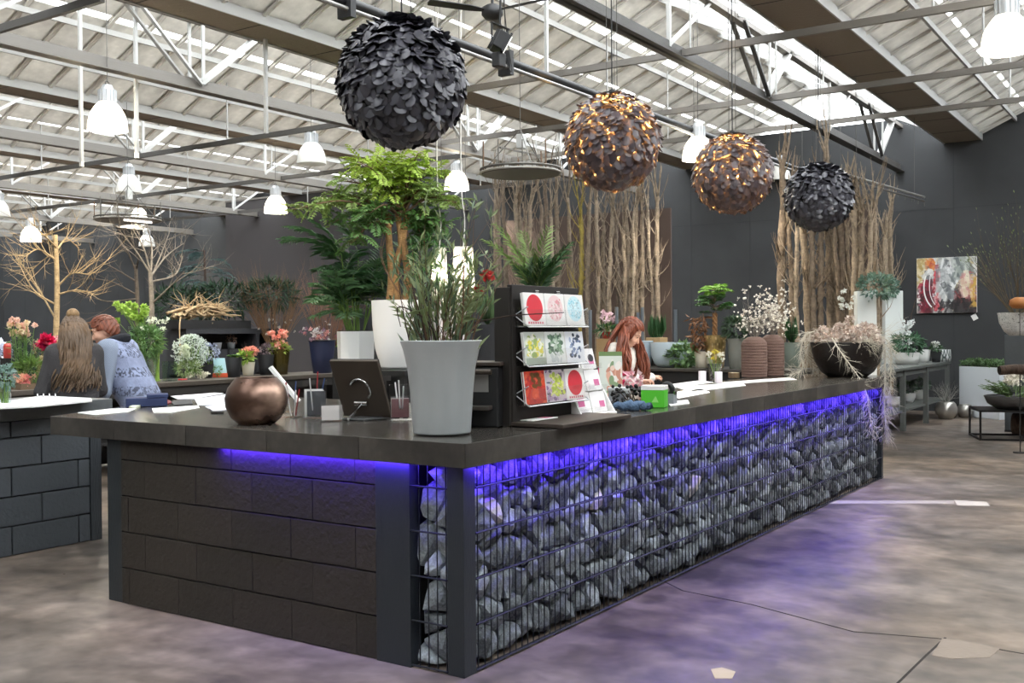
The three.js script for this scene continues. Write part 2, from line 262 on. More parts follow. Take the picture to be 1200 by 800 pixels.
// gabion front: stones in a welded mesh basket
{
  const gb = thing('gabion_basket', 'steel mesh gabion basket packed with grey split stones forming the counter front', 'gabion');
  const LX = 7.05;
  const barM = M('#2c3036', { roughness: 0.45, metalness: 0.5 }), liner = M('#131316', { roughness: 0.95 });
  mesh('post', [rbox(0.09, HB, 0.09, 0.003, 0.045, HB / 2, -0.045)], steelPost, gb);
  mesh('post', [rbox(0.06, HB, 0.09, 0.003, LX - 0.03, HB / 2, -0.045)], steelPost, gb);
  mesh('liner', [boxA(0.2, LX - 0.01, 0.005, HB - 0.004, -0.36, -0.135), boxA(0.14, 0.2, 0.005, HB - 0.004, -0.3, -0.1)], liner, gb);
  const vb = cyl(0.0032, 0.0032, HB - 0.005, 0, 0, 0, 6), hbar = bar(V(0.09, 0, 0), V(LX, 0, 0), 0.0045, 0.0045, 6), sb = bar(V(0, 0, -0.09), V(0, 0, -0.29), 0.0045, 0.0045, 6);
  for (let x = 0.115; x < LX - 0.06; x += 0.05) mesh('vertical_bar', vb, barM, gb).position.set(x, 0.003, -0.008);
  for (let z = -0.1; z > -0.29; z -= 0.05) mesh('vertical_bar', vb, barM, gb).position.set(0.008, 0.003, z);
  for (let i = 0; i < 5; i++) { for (const s of [0, 1]) mesh('horizontal_bar', hbar, barM, gb).position.set(0, 0.012 + i * 0.2, s ? -0.0155 : 0.0); mesh('horizontal_bar', sb, barM, gb).position.set(0, 0.012 + i * 0.2, 0); }
  // stones: irregular cells of a jittered, stretched lattice
  rnd = RNG(401);
  const stoneT = [0, 1, 2, 3].map((i) => { const f = fbmT(200 + i * 9, 5, 6), g = fbmT(230 + i, 48, 2), base = [138, 152, 124, 168][i]; return tex(256, (u, v) => { const k = base + (f(u, v) - 0.5) * 120 + (g(u, v) - 0.5) * 50; return [k * 0.95, k, k * 1.03]; }, { repeat: 3 }); });
  const stoneB = (() => { const f = fbmT(260, 8, 6); return tex(256, (u, v) => { const k = f(u, v) * 255; return [k, k, k]; }, { srgb: false, repeat: 4 }); })();
  const stoneM = [...stoneT.map((t) => M('#ffffff', { map: t, roughness: 0.85, bumpMap: stoneB, bumpScale: 0.012 })), M('#d8d5d0', { map: stoneT[3], roughness: 0.8, bumpMap: stoneB, bumpScale: 0.01 })];
  const paleM = M('#d9d4cc', { roughness: 0.8, bumpMap: stoneB, bumpScale: 0.012 });
  function cells(w, h, cw, ch) {
    const s = []; const nx = Math.round(w / cw), ny = Math.round(h / ch);
    for (let i = -1; i <= nx; i++) for (let j = -1; j <= ny; j++) s.push([(i + 0.5 + (j % 2 ? 0.25 : -0.25) + rr(-0.42, 0.42)) * w / nx, (j + 0.5 + rr(-0.42, 0.42)) * h / ny]);
    return s.filter(([x, y]) => x > 0.01 && x < w - 0.01 && y > 0.01 && y < h - 0.01).map((c) => {
      // a slanted metric makes long leaning stones
      let p = [[0.0, 0.0], [w, 0], [w, h], [0, h]];
      for (const o of s) { if (o === c) continue; const dx = o[0] - c[0], dy = o[1] - c[1]; if (dx * dx + dy * dy > 0.36 ** 2) continue; const t = 0.5; p = clipHalf(p, dx, dy * 0.8, dx * (c[0] + dx * t) + dy * 0.8 * (c[1] + dy * t)); if (p.length < 3) break; }
      return { c, p };
    }).filter((q) => q.p.length > 2);
  }
  function stone(poly) { // local x,y face, z outwards; depth ~ 0.1
    let cx = 0, cy = 0; poly.forEach((p) => { cx += p[0] / poly.length; cy += p[1] / poly.length; });
    const pts = [], d = rr(0.05, 0.075), a0 = rr(-0.25, 0.25), a1 = rr(-0.25, 0.25);
    const dense = []; poly.forEach((p, i) => { const q = poly[(i + 1) % poly.length]; const n = Math.hypot(q[0] - p[0], q[1] - p[1]) > 0.07 ? 2 : 1; for (let k = 0; k < n; k++) dense.push([p[0] + (q[0] - p[0]) * (k + rr(0.08, 0.3)) / n, p[1] + (q[1] - p[1]) * (k + 0.2) / n]); });
    for (const [px, py] of dense) {
      const dx = px - cx, dy = py - cy, k = rr(0.97, 1.05);
      pts.push(V(dx * k, dy * k, rr(-0.035, -0.005)), V(dx * rr(0.74, 0.97), dy * rr(0.74, 0.97), d * rr(0.35, 0.75) + dx * a0 + dy * a1), V(dx * 0.7, dy * 0.7, -0.07));
    }
    for (let i = 0; i < 4; i++) pts.push(V(rr(-0.4, 0.4) * 0.07, rr(-0.4, 0.4) * 0.07, d * rr(0.8, 1.0)));
    let mz = -1; pts.forEach((p) => { mz = Math.max(mz, p.z); }); pts.forEach((p) => { p.z -= mz; });
    const g = new ConvexGeometry(pts); return [worldUV(g), cx, cy];
  }
  const list = [];
  for (const q of cells(LX - 0.12, HB - 0.03, 0.106, 0.128)) { const [g, x, y] = stone(q.p); list.push({ g, p: V(x + 0.09, y + 0.012, -0.022 - rr(0, 0.014)), turn: 0 }); }
  for (const q of cells(0.21, HB - 0.03, 0.105, 0.13)) { const [g, x, y] = stone(q.p); list.push({ g, p: V(0.022 + rr(0, 0.014), y + 0.012, x - 0.3), turn: -PI / 2 }); }
  list.sort((a, b) => depthOf(a.p) - depthOf(b.p));
  const rest = [[], [], [], []];
  list.forEach((s, i) => { const m = Math.floor(rnd() * 4); if (i < 300) { const o = mesh('stone', s.g, i === 23 || i === 88 || i === 171 ? paleM : stoneM[m], gb); o.position.copy(s.p); o.rotation.y = s.turn; } else rest[m].push(s.g.rotateY(s.turn).translate(s.p.x, s.p.y, s.p.z)); });
  rest.forEach((r, m) => r.length && (mesh('stone', r, stoneM[m], gb).userData.kind = 'stuff'));
  console.log('stones', list.length);
}
// blue light strips under the worktop edge
function strip(label, pos, len, turn, power) {
  const o = thing('light_strip', label, 'light strip', pos, turn);
  mesh('profile', box(len, 0.003, 0.014, 0, 0.0015, 0), M('#8a8a90', { roughness: 0.4, metalness: 0.6 }), o);
  mesh('glowing_lens', box(len, 0.002, 0.01, 0, -0.001, 0), M('#000000', { emissive: new THREE.Color(0.1, 0.06, 1), emissiveIntensity: 1 }), o);
  const l = new THREE.RectAreaLight(new THREE.Color(0.09, 0.035, 1), power, len, 0.014); l.position.set(0, -0.004, 0); l.rotation.x = -PI / 2 + 0.42; o.add(l);
}
strip('blue light strip under the worktop edge above the gabion stones', V(3.5, HB, 0.03), 6.9, 0, 70);
strip('short blue light strip under the worktop edge above the black block wall', V(-0.03, HB, -0.85), 1.35, -PI / 2, 60);

// ---------- second counter on the left ----------
{
  const w = thing('side_counter_worktop', 'thick grey slate worktop of the smaller counter at the left edge', 'worktop');
  const S = rough('#5b5f61', 0.35, 0.002, 2);
  mesh('tile', worldUV(rbox(1.2, 0.106, 0.8, 0.004, 0.54, 0.968, -4.45)), S, w);
  mesh('tile', worldUV(rbox(1.2, 0.106, 0.8, 0.004, -0.664, 0.968, -4.45)), S, w); mesh('tile', worldUV(rbox(1.2, 0.106, 0.8, 0.004, -1.868, 0.968, -4.45)), S, w);
  const b = thing('side_block_counter', 'slate grey painted block base of the smaller counter at the left edge', 'counter');
  const gm = [rough('#464b50', 0.6, 0.003, 3), rough('#4a4f54', 0.6, 0.003, 3)], post = rough('#353a3f', 0.55);
  mesh('core', boxA(-2.3, 1.0, 0, HB, -4.8, -4.1), blackPaint, b);
  mesh('post', rbox(0.09, HB, 0.09, 0.003, 1.0, HB / 2, -4.1), post, b); mesh('post', rbox(0.09, HB, 0.09, 0.003, 0.12, HB / 2, -4.09), post, b);
  let n = 0;
  for (let r = 0; r < 5; r++) { const h = r < 4 ? 0.2 : HB - 0.8; for (let x = -0.62 - (r % 2 ? 0.3 : 0.02); x < 0.95; x += 0.5) { const a = Math.max(x, -2), c = Math.min(x + 0.5, 0.955); if (c - a > 0.03) mesh('block', worldUV(rbox(c - a - 0.008, h - 0.008, 0.05, 0.005, (a + c) / 2, r * 0.2 + h / 2, -4.085, 1)), gm[n++ % 2], b); } }
  for (let r = 0; r < 5; r++) { const h = r < 4 ? 0.2 : HB - 0.8; for (let k = 0; k < 2; k++) mesh('block', worldUV(rbox(0.05, h - 0.008, 0.33, 0.005, 1.02, r * 0.2 + h / 2, -4.32 - k * 0.34, 1)), gm[n++ % 2], b); }
}

// ---------- builders for plants ----------
// pointed leaves folded along the midrib: list of {p, d (direction), n (up), l, w}
function leaves(list) {
  const pos = new Float32Array(list.length * 18), nor = new Float32Array(list.length * 18), uv = new Float32Array(list.length * 12);
  const s = V(), t = V(), mid = V(), L = V(), R = V(), a = V(), b = V(), n1 = V(), n2 = V();
  list.forEach((q, i) => {
    s.copy(q.d).cross(q.n).normalize(); n1.copy(s).cross(q.d).normalize(); // n1: leaf up
    t.copy(q.p).addScaledVector(q.d, q.l).addScaledVector(n1, -q.l * (q.droop ?? 0.12)); mid.copy(q.p).addScaledVector(q.d, q.l * 0.45);
    L.copy(mid).addScaledVector(s, -q.w / 2).addScaledVector(n1, q.w * 0.18); R.copy(mid).addScaledVector(s, q.w / 2).addScaledVector(n1, q.w * 0.18);
    const tri = (k, A, B, C) => { const na = a.copy(B).sub(A).cross(b.copy(C).sub(A)).normalize(); [A, B, C].forEach((P, j) => { const o = i * 18 + k * 9 + j * 3; pos[o] = P.x; pos[o + 1] = P.y; pos[o + 2] = P.z; nor[o] = na.x; nor[o + 1] = na.y; nor[o + 2] = na.z; }); };
    tri(0, q.p, R, t); tri(1, q.p, t, L);
  });
  const g = new THREE.BufferGeometry(); g.setAttribute('position', new THREE.BufferAttribute(pos, 3)); g.setAttribute('normal', new THREE.BufferAttribute(nor, 3)); g.setAttribute('uv', new THREE.BufferAttribute(uv, 2)); return g;
}
const rdir = (up = 0) => { const a = rr(0, 2 * PI), y = rr(-1, 1); const r = Math.sqrt(1 - y * y); return V(Math.cos(a) * r, y + up, Math.sin(a) * r).normalize(); };
// pinnate frond: curved midrib with leaflets to both sides; pushes into leaf and stem lists
function frond(L, S, p, d, len, { n = 14, ll = 0.08, lw = 0.02, droop = 0.5, r = 0.004, spread = 0.9, from = 0.15 } = {}) {
  const pts = [], q = p.clone(), dd = d.clone().normalize(), st = len / 10;
  for (let i = 0; i <= 10; i++) { pts.push(q.clone()); q.addScaledVector(dd, st); dd.y -= droop * 0.1 * (0.5 + i / 10); dd.normalize(); }
  S.push(taper(pts, r, r * 0.3, 4));
  for (let i = 0; i < n; i++) {
    const t = from + (1 - from) * (i + 0.5) / n, k = Math.min(9, Math.floor(t * 10)), f = t * 10 - k, o = pts[k].clone().lerp(pts[k + 1], f), ax = pts[k + 1].clone().sub(pts[k]).normalize();
    const sd = ax.clone().cross(UPV).normalize(), up = sd.clone().cross(ax).normalize(), sc = Math.sin(PI * (0.15 + 0.8 * t)) ** 0.6;
    for (const s of [-1, 1]) L.push({ p: o, d: sd.clone().multiplyScalar(s * spread).addScaledVector(ax, 0.6).addScaledVector(up, rr(-0.15, 0.3)).normalize(), n: up, l: ll * sc * rr(0.85, 1.1), w: lw, droop: 0.2 });
  }
  return pts;
}
// branching twigs
function twigs(S, p, d, len, r, depth, { spread = 0.5, kids = 3, up = 0.1, seg = 4, shrink = 0.66, tips } = {}) {
  const pts = [p.clone()], q = p.clone(), dd = d.clone(); const n = 4;
  for (let i = 0; i < n; i++) { dd.add(V(rr(-1, 1), rr(-1, 1), rr(-1, 1)).multiplyScalar(spread * 0.22)); dd.y += up * 0.25; dd.normalize(); q.addScaledVector(dd, len / n); pts.push(q.clone()); }
  S.push(taper(pts, r, r * (depth ? 0.55 : 0.3), seg));
  if (tips && !depth) tips.push({ p: q.clone(), d: dd.clone() });
  if (depth) for (let k = 0; k < kids; k++) { const t = k === 0 ? 1 : rr(0.35, 0.95), i = Math.min(n - 1, Math.floor(t * n)), o = pts[i].clone().lerp(pts[i + 1], t * n - i); const nd = dd.clone().addScaledVector(rdir(0.1), spread * (k ? 1.5 : 0.5)).normalize(); twigs(S, o, nd, len * shrink * rr(0.8, 1.15), r * 0.55, depth - 1, { spread, kids, up, seg: Math.max(3, seg - 1), shrink, tips }); }
}
const leafMat = (c, o = {}) => MP(c, { roughness: 0.55, transmission: 0.3, thickness: 0, ...o });
const GREEN = { bright: leafMat('#a6c83e'), mid: leafMat('#5d8f3a'), deep: leafMat('#2f5c2c'), dark: leafMat('#1f3f24'), blue: leafMat('#7e9c8e'), pale: leafMat('#a9b48a'), lime: leafMat('#b0c94e') };
const barkTex = (() => { const f = fbmT(300, 8, 5), g = fbmT(310, 32, 3); return tex(256, (u, v) => { const k = 205 + (f(u, v * 2) - 0.5) * 90 + (g(u, v) - 0.5) * 40; return [k, k * 0.96, k * 0.9]; }, { repeat: 1.5 }); })();
const barkB = (() => { const f = fbmT(320, 12, 5); return tex(256, (u, v) => { const k = f(u, v * 3) * 255; return [k, k, k]; }, { srgb: false, repeat: 2 }); })();
const bark = (c, o = {}) => M(c, { map: barkTex, roughness: 0.9, bumpMap: barkB, bumpScale: 0.01, ...o });
const twigM = M('#6f5540', { roughness: 0.9 }), twigDark = M('#3b2d26', { roughness: 0.9 }), twigPale = M('#b9a88f', { roughness: 0.9 }), twigGrey = M('#8d857b', { roughness: 0.9 }), stemGreen = M('#6b8a3f', { roughness: 0.7 });
const soilM = rough('#2a211a', 0.95, 0.02, 6);
const stuff = (o) => { o.userData.kind = 'stuff'; return o; };

// ---------- petal ball lamps ----------
function petalGeo(w, l) { const pos = [], idx = [], uv = []; const n = 9; pos.push(0, 0, l * 0.06); uv.push(0.5, 0.5); for (let i = 0; i < n; i++) { const a = (i / n) * 2 * PI, x = Math.cos(a) * w / 2, y = Math.sin(a) * l / 2; pos.push(x, y, -((x / w) ** 2) * w * 0.5 + (y / l) * 0.012); uv.push(x, y); } for (let i = 0; i < n; i++) idx.push(0, 1 + i, 1 + (i + 1) % n); const g = new THREE.BufferGeometry(); g.setAttribute('position', new THREE.Float32BufferAttribute(pos, 3)); g.setAttribute('uv', new THREE.Float32BufferAttribute(uv, 2)); g.setIndex(idx); g.computeVertexNormals(); return g; }
rnd = RNG(21);
const petals = [petalGeo(0.078, 0.088), petalGeo(0.07, 0.08), petalGeo(0.085, 0.078)];
const petalDark = [MP('#46454d', { roughness: 0.38, clearcoat: 0.3, clearcoatRoughness: 0.35 }), MP('#393840', { roughness: 0.42, clearcoat: 0.3, clearcoatRoughness: 0.35 })];
const petalLit = [MP('#5d5052', { roughness: 0.4, transmission: 0.22, thickness: 0 }), MP('#4a4247', { roughness: 0.4, transmission: 0.16, thickness: 0 })];
const wireM = M('#5a5854', { roughness: 0.5, metalness: 0.5 }), blackM = M('#1b1b1c', { roughness: 0.5 });
function petalBall(label, c, R, lit) {
  const o = thing('petal_ball_lamp', label, 'lamp', c);
  const N = lit ? 1120 : 1150, all = [], m4 = new THREE.Matrix4();
  for (let i = 0; i < N; i++) {
    const y = 1 - 2 * (i + 0.5) / N, a = i * 2.399963 + rr(-0.1, 0.1), r = Math.sqrt(1 - y * y), nrm = V(Math.cos(a) * r, y, Math.sin(a) * r);
    const down = V(0, -1, 0).addScaledVector(nrm, y).normalize(), nz = nrm.clone().addScaledVector(rdir(), lit ? 0.4 : 0.55).addScaledVector(down, -0.25).normalize();
    const x = down.clone().cross(nz).normalize(), yy = nz.clone().cross(x);
    m4.makeBasis(x, yy, nz).setPosition(nrm.clone().multiplyScalar(R * rr(0.9, 0.985)));
    all.push({ m: m4.clone(), facing: nrm.dot(CP.clone().sub(c).normalize()), k: i % 3, t: (i * 7) % 2 });
  }
  all.sort((p, q) => q.facing - p.facing);
  const rest = [];
  all.forEach((p, i) => { if (i < 300) { const e = mesh('petal', petals[p.k], (lit ? petalLit : petalDark)[p.t], o); e.applyMatrix4(p.m); } else rest.push(petals[p.k].clone().applyMatrix4(p.m)); });
  stuff(mesh('petal', rest, (lit ? petalLit : petalDark)[0], o));
  if (!lit) mesh('inner_shell', ball(R * 0.86, 0, 0, 0, 32), M('#171719', { roughness: 0.8 }), o);
  else {
    const b = mesh('bulb', [ball(0.06, 0, -0.02, 0, 16), cyl(0.018, 0.018, 0.06, 0, 0.02, 0, 12)], M('#ffb347', { emissive: new THREE.Color(1, 0.5, 0.12), emissiveIntensity: 60 }), o);
    const l = new THREE.PointLight(new THREE.Color(1, 0.58, 0.16), 9, 0, 2); l.position.set(0, -0.02, 0); l.castShadow = true; o.add(l);
    mesh('lamp_holder', cyl(0.025, 0.025, R - 0.06, 0, 0.08, 0, 12), blackM, o);
  }
  mesh('top_ring', new THREE.TorusGeometry(0.09, 0.006, 6, 24).rotateX(PI / 2).translate(0, R * 0.97, 0), blackM, o);
  const H = roofY(c.z) - c.y;
  mesh('power_cord', limb([V(0, R * 0.9, 0), V(0.0, H, 0)], 0.006, 6), blackM, o);
  for (const s of [-1, 1]) mesh('suspension_wire', limb([V(s * 0.09, R * 0.95, 0), V(s * 0.09, H, 0)], 0.003, 5), wireM, o);
  return o;
}
petalBall('largest dark petal ball lamp hanging nearest over the counter corner, unlit', V(1.37, 3.03, -1.45), 0.405, false);
petalBall('petal ball lamp glowing amber, hanging next to the round hanging rack', V(3.97, 3.04, -1.38), 0.405, true);
petalBall('smaller glowing petal ball lamp hanging in front of the dark back wall', V(6.26, 3.05, -1.25), 0.405, true);
petalBall('unlit dark petal ball lamp in front of the right trunk screen', V(8.54, 3.04, -1.09), 0.405, false);

// ---------- pendant lamps ----------
const shadeM = MP('#f4f3ee', { roughness: 0.5, transmission: 0.35, thickness: 0 }), capM = M('#b9bcbe', { roughness: 0.35, metalness: 0.4 });
const shadeG = lathe([[0.085, 0.13], [0.11, 0.105], [0.145, 0.06], [0.178, 0.0], [0.198, -0.08], [0.207, -0.17], [0.203, -0.17], [0.194, -0.08], [0.174, 0.0], [0.141, 0.056], [0.106, 0.1], [0.08, 0.125]], 28);
const capG = merge([cyl(0.088, 0.092, 0.14, 0, 0.12, 0, 24), cyl(0.05, 0.07, 0.05, 0, 0.26, 0, 20), ...Array.from({ length: 14 }, (_, i) => box(0.008, 0.13, 0.012, Math.cos(i / 14 * 2 * PI) * 0.091, 0.19, Math.sin(i / 14 * 2 * PI) * 0.091))]);
const hookG = merge([new THREE.TorusGeometry(0.022, 0.005, 6, 14).translate(0, 0.33, 0)]);
const bulbOn = M('#ffffff', { emissive: new THREE.Color(1, 0.93, 0.8), emissiveIntensity: 14 }), bulbOff = M('#d8dadb', { roughness: 0.2 });
function pendant(px, py, w, label, lit = 1) {
  const D = 0.41 * FPX / w, p = at(px, py, D), o = thing('pendant_lamp', label, 'lamp', p);
  mesh('shade', shadeG, shadeM, o); mesh('cap', capG, capM, o); mesh('hook', hookG, wireM, o);
  mesh('bulb', [ball(0.045, 0, -0.03, 0, 14), cyl(0.02, 0.02, 0.12, 0, 0, 0, 10)], lit ? bulbOn : bulbOff, o);
  mesh('suspension_wire', limb([V(0, 0.34, 0), V(0, roofY(p.z) - p.y, 0)], 0.004, 5), wireM, o);
  if (lit) { const l = new THREE.PointLight(new THREE.Color(1, 0.9, 0.74), 9 * lit, 0, 2); l.position.set(0, -0.03, 0); l.castShadow = true; o.add(l); }
}
pendant(126, 134, 45, 'brightest lit dome pendant lamp near the upper left corner');
pendant(365, 178, 34, 'unlit frosted dome pendant lamp left of the tall tree', 0);
pendant(151, 214, 29, 'unlit frosted dome pendant lamp above the left hanging ring', 0);
pendant(323, 238, 27, 'lit dome pendant lamp over the dark wall left of the tall tree');
pendant(298, 269, 19, 'small unlit frosted dome pendant lamp against the dark partition', 0);
pendant(36, 273, 23, 'lit dome pendant lamp beside the warm-lit bare tree at the left');
pendant(535, 210, 29, 'lit dome pendant lamp above the white tapered hanging lanterns');
pendant(818, 172, 37, 'lit dome pendant lamp partly behind the glowing petal balls');
pendant(1180, 36, 58, 'frosted dome pendant lamp in the upper right corner', 0.6);
pendant(172, 281, 18, 'tiny unlit dome pendant lamp in front of the grey bare tree', 0);
pendant(914, 201, 25, 'frosted dome pendant lamp behind the tallest right trunk', 0);
pendant(163, 250, 18, 'lit dome pendant lamp inside the left hanging ring');
pendant(-2, 243, 26, 'dome pendant lamp cut off by the left edge of the view', 0);

// ---------- rail, floodlight, fan, hanging rings ----------
{
  const o = thing('lighting_rail', 'long dark twin-pipe rail running under the roof above the counter', 'rail');
  mesh('pipe', limb([V(-4, 4.02, -2.86), V(XW, 4.12, -2.86)], 0.042, 12), blackM, o); mesh('pipe', limb([V(-4, 3.95, -2.82), V(XW, 4.05, -2.82)], 0.02, 8), M('#8c8a86', { roughness: 0.4, metalness: 0.6 }), o);
  for (let x = -2; x < 16; x += 2.2) { mesh('clamp', boxA(x - 0.03, x + 0.03, 3.92, 4.15, -2.92, -2.78), blackM, o); mesh('suspension_wire', limb([V(x, 4.1, -2.86), V(x, 5.4, -2.86)], 0.004, 4), wireM, o); }
  const r = thing('hanging_rail', 'short grey rail with rods above the right trunk screen', 'rail');
  const a = onX(997, 207, 12), b = onX(1052, 228, 15.5); mesh('pipe', limb([V(9.6, 3.42, -1.05), V(13.2, 3.5, -0.9)], 0.018, 8), M('#9a9893', { roughness: 0.4, metalness: 0.6 }), r); mesh('pipe', limb([V(9.6, 3.36, -1.05), V(13.2, 3.44, -0.9)], 0.012, 8), steelDark, r); for (let x = 9.7; x < 13.2; x += 0.35) mesh('link', bar(V(x, 3.36, -1.05 + (x - 9.6) * 0.042), V(x, 3.43, -1.05 + (x - 9.6) * 0.042), 0.012), steelDark, r);
  for (const x of [9.8, 13]) mesh('suspension_wire', limb([V(x, 3.42, -1), V(x, 4.7, -1)], 0.004, 4), wireM, r);
}
{
  const p = at(586, 50, 8.6), o = thing('floodlight', 'black floodlight with glass front clamped under the rail', 'lamp', p);
  const h = new THREE.Group(); h.name = 'lamp_head'; h.rotation.set(0.5, 0.75, 0, 'YXZ'); o.add(h);
  mesh('housing', [rbox(0.2, 0.15, 0.1, 0.012), box(0.22, 0.17, 0.02, 0, 0, 0.05), ...[-0.07, -0.035, 0, 0.035, 0.07].map((x) => box(0.006, 0.14, 0.03, x, 0, -0.06))], blackM, h);
  mesh('glass', box(0.18, 0.13, 0.006, 0, 0, 0.063), M('#dfe8ea', { roughness: 0.08, emissive: new THREE.Color(1, 0.95, 0.85), emissiveIntensity: 1.2 }), h);
  mesh('ballast_box', rbox(0.1, 0.12, 0.08, 0.01, -0.02, -0.15, 0.0), blackM, o);
  mesh('bracket', [bar(V(-0.12, 0, 0), V(-0.12, 0.14, 0), 0.02, 0.006), bar(V(0.12, 0, 0), V(0.12, 0.14, 0), 0.02, 0.006), box(0.26, 0.006, 0.03, 0, 0.14, 0), limb([V(0, 0.14, 0), V(0.02, 0.5, 0)], 0.01, 6)], blackM, o);
  mesh('power_cord', limb(curve([V(0.05, -0.1, 0), V(0.14, -0.22, 0.02), V(0.1, 0.1, 0), V(0.04, 0.5, 0)], 14), 0.005, 5), blackM, o);
  const s = new THREE.SpotLight(new THREE.Color(1, 0.95, 0.86), 240, 0, 0.24, 0.6, 2); const tgt = V(3.4, 1.1, -1.1).sub(p); s.position.copy(tgt.clone().normalize().multiplyScalar(0.12)); s.target.position.copy(tgt); s.castShadow = true; o.add(s); o.add(s.target);
}
{
  const p = at(577, 13, 10.5), o = thing('ceiling_fan', 'dark three-blade ceiling fan hanging between the roof girders', 'fan', p);
  mesh('motor', lathe([[0.001, -0.09], [0.07, -0.085], [0.11, -0.04], [0.11, 0.03], [0.06, 0.06], [0.001, 0.06]], 24), blackM, o); mesh('down_rod', cyl(0.015, 0.015, 0.7, 0, 0.05, 0, 10), blackM, o); mesh('canopy', cyl(0.05, 0.07, 0.08, 0, 0.68, 0, 16), blackM, o);
  for (let i = 0; i < 3; i++) { const a = i * 2 * PI / 3 + 0.5; const b = mesh('blade', slabGeo([[0.1, -0.03], [0.25, -0.06], [0.68, -0.065], [0.7, 0], [0.68, 0.05], [0.25, 0.05], [0.1, 0.03]], -0.004, 0.004).rotateX(0.2).rotateY(a), blackM, o); mesh('blade_arm', bar(V(Math.cos(a) * 0.06, 0, -Math.sin(a) * 0.06), V(Math.cos(a) * 0.16, 0, -Math.sin(a) * 0.16), 0.03, 0.008), blackM, b); }
}
function hangRing(px, py, D, R, label, tube) {
  const p = at(px, py, D), o = thing('hanging_ring', label, 'hanging rack', p), gm = M('#6b6963', { roughness: 0.4, metalness: 0.7 });
  mesh('disc', cyl(R, R * 0.96, 0.02, 0, -0.015, 0, 48), M('#5e5c55', { roughness: 0.55, metalness: 0.3 }), o);
  mesh('rim', [new THREE.TorusGeometry(R, 0.012, 8, 56).rotateX(PI / 2).translate(0, 0.035, 0)], gm, o); mesh('rim', [new THREE.TorusGeometry(R * 1.01, 0.01, 8, 56).rotateX(PI / 2)], M('#a4a29b', { roughness: 0.35, metalness: 0.7 }), o);
  for (let i = 0; i < 10; i++) { const a = i / 10 * 2 * PI; mesh('upright_rod', limb([V(Math.cos(a) * R * 0.98, 0, Math.sin(a) * R * 0.98), V(Math.cos(a) * R * 0.98, rr(0.18, 0.3), Math.sin(a) * R * 0.98)], 0.007, 6), i % 3 ? gm : twigM, o); }
  for (let i = 0; i < 3; i++) { const a = i / 3 * 2 * PI + 0.2; mesh('suspension_chain', limb([V(Math.cos(a) * R, 0.03, Math.sin(a) * R), V(0, R * 1.1, 0)], 0.005, 5), gm, o); }
  mesh('winch', rbox(0.09, 0.14, 0.07, 0.01, 0.02, R * 0.8, 0), M('#c9c9c6', { roughness: 0.4, metalness: 0.3 }), o); mesh('cross_bar', bar(V(-R * 0.9, R * 0.52, 0), V(R * 0.9, R * 0.56, 0), 0.015), gm, o);
  mesh('suspension_wire', limb([V(0, R * 0.8, 0), V(0, roofY(p.z) - p.y, 0)], 0.004, 4), wireM, o);
  if (tube) mesh('lamp_tube', limb([V(-R * 0.5, -0.03, R * 0.5), V(R * 0.5, -0.03, R * 0.5)], 0.012, 8), M('#fff', { emissive: new THREE.Color(1, 0.93, 0.85), emissiveIntensity: 3 }), o);
}
hangRing(610, 203, 10, 0.385, 'round metal hanging rack with rods in front of the left trunk screen');
hangRing(150, 258, 15, 0.46, 'round dark hanging rack under the roof at the left, above the bare trees', true);
// tapered white lanterns on wires
function lantern(px, pyTop, w0, w1, pyBot, D, label) {
  const p = at(px, pyBot, D), h = at(px, pyTop, D).y - p.y, k = D / FPX / 2, o = thing('tapered_lantern', label, 'lamp', p);
  const g = new THREE.CylinderGeometry(w0 * k * 1.41, w1 * k * 1.41, h, 4, 1, true).rotateY(PI / 4 + 0.5).translate(0, h / 2, 0);
  mesh('shade', g, MP('#f3efe6', { roughness: 0.8, transmission: 0.3, thickness: 0 }), o); mesh('shade_top', new THREE.BoxGeometry(w0 * k * 2, 0.012, w0 * k * 2).rotateY(0.5).translate(0, h, 0), M('#f3efe6'), o);
  mesh('bulb', ball(0.05, 0, h * 0.5, 0, 12), M('#fff', { emissive: new THREE.Color(1, 0.9, 0.75), emissiveIntensity: 1.5 }), o);
  const l = new THREE.PointLight(new THREE.Color(1, 0.88, 0.7), 0.7, 0, 2); l.position.set(0, h * 0.5, 0); l.castShadow = true; o.add(l);
  for (const s of [-1, 1]) mesh('suspension_wire', limb([V(s * 0.05, h, 0), V(s * 0.05, roofY(p.z) - p.y, 0)], 0.003, 4), wireM, o);
  mesh('power_cord', limb(curve([V(0, h, 0), V(0.03, h + 0.3, 0), V(-0.02, h + 0.6, 0), V(0, roofY(p.z) - p.y, 0)], 16), 0.007, 5), M('#e6e2da'), o);
}
lantern(543.5, 290, 20, 25, 350, 11.5, 'white tapered hanging lantern, the taller right one behind the grey vase twigs');
lantern(515.5, 291, 14, 18, 352, 12, 'white tapered hanging lantern, the left one half hidden by green leaves');

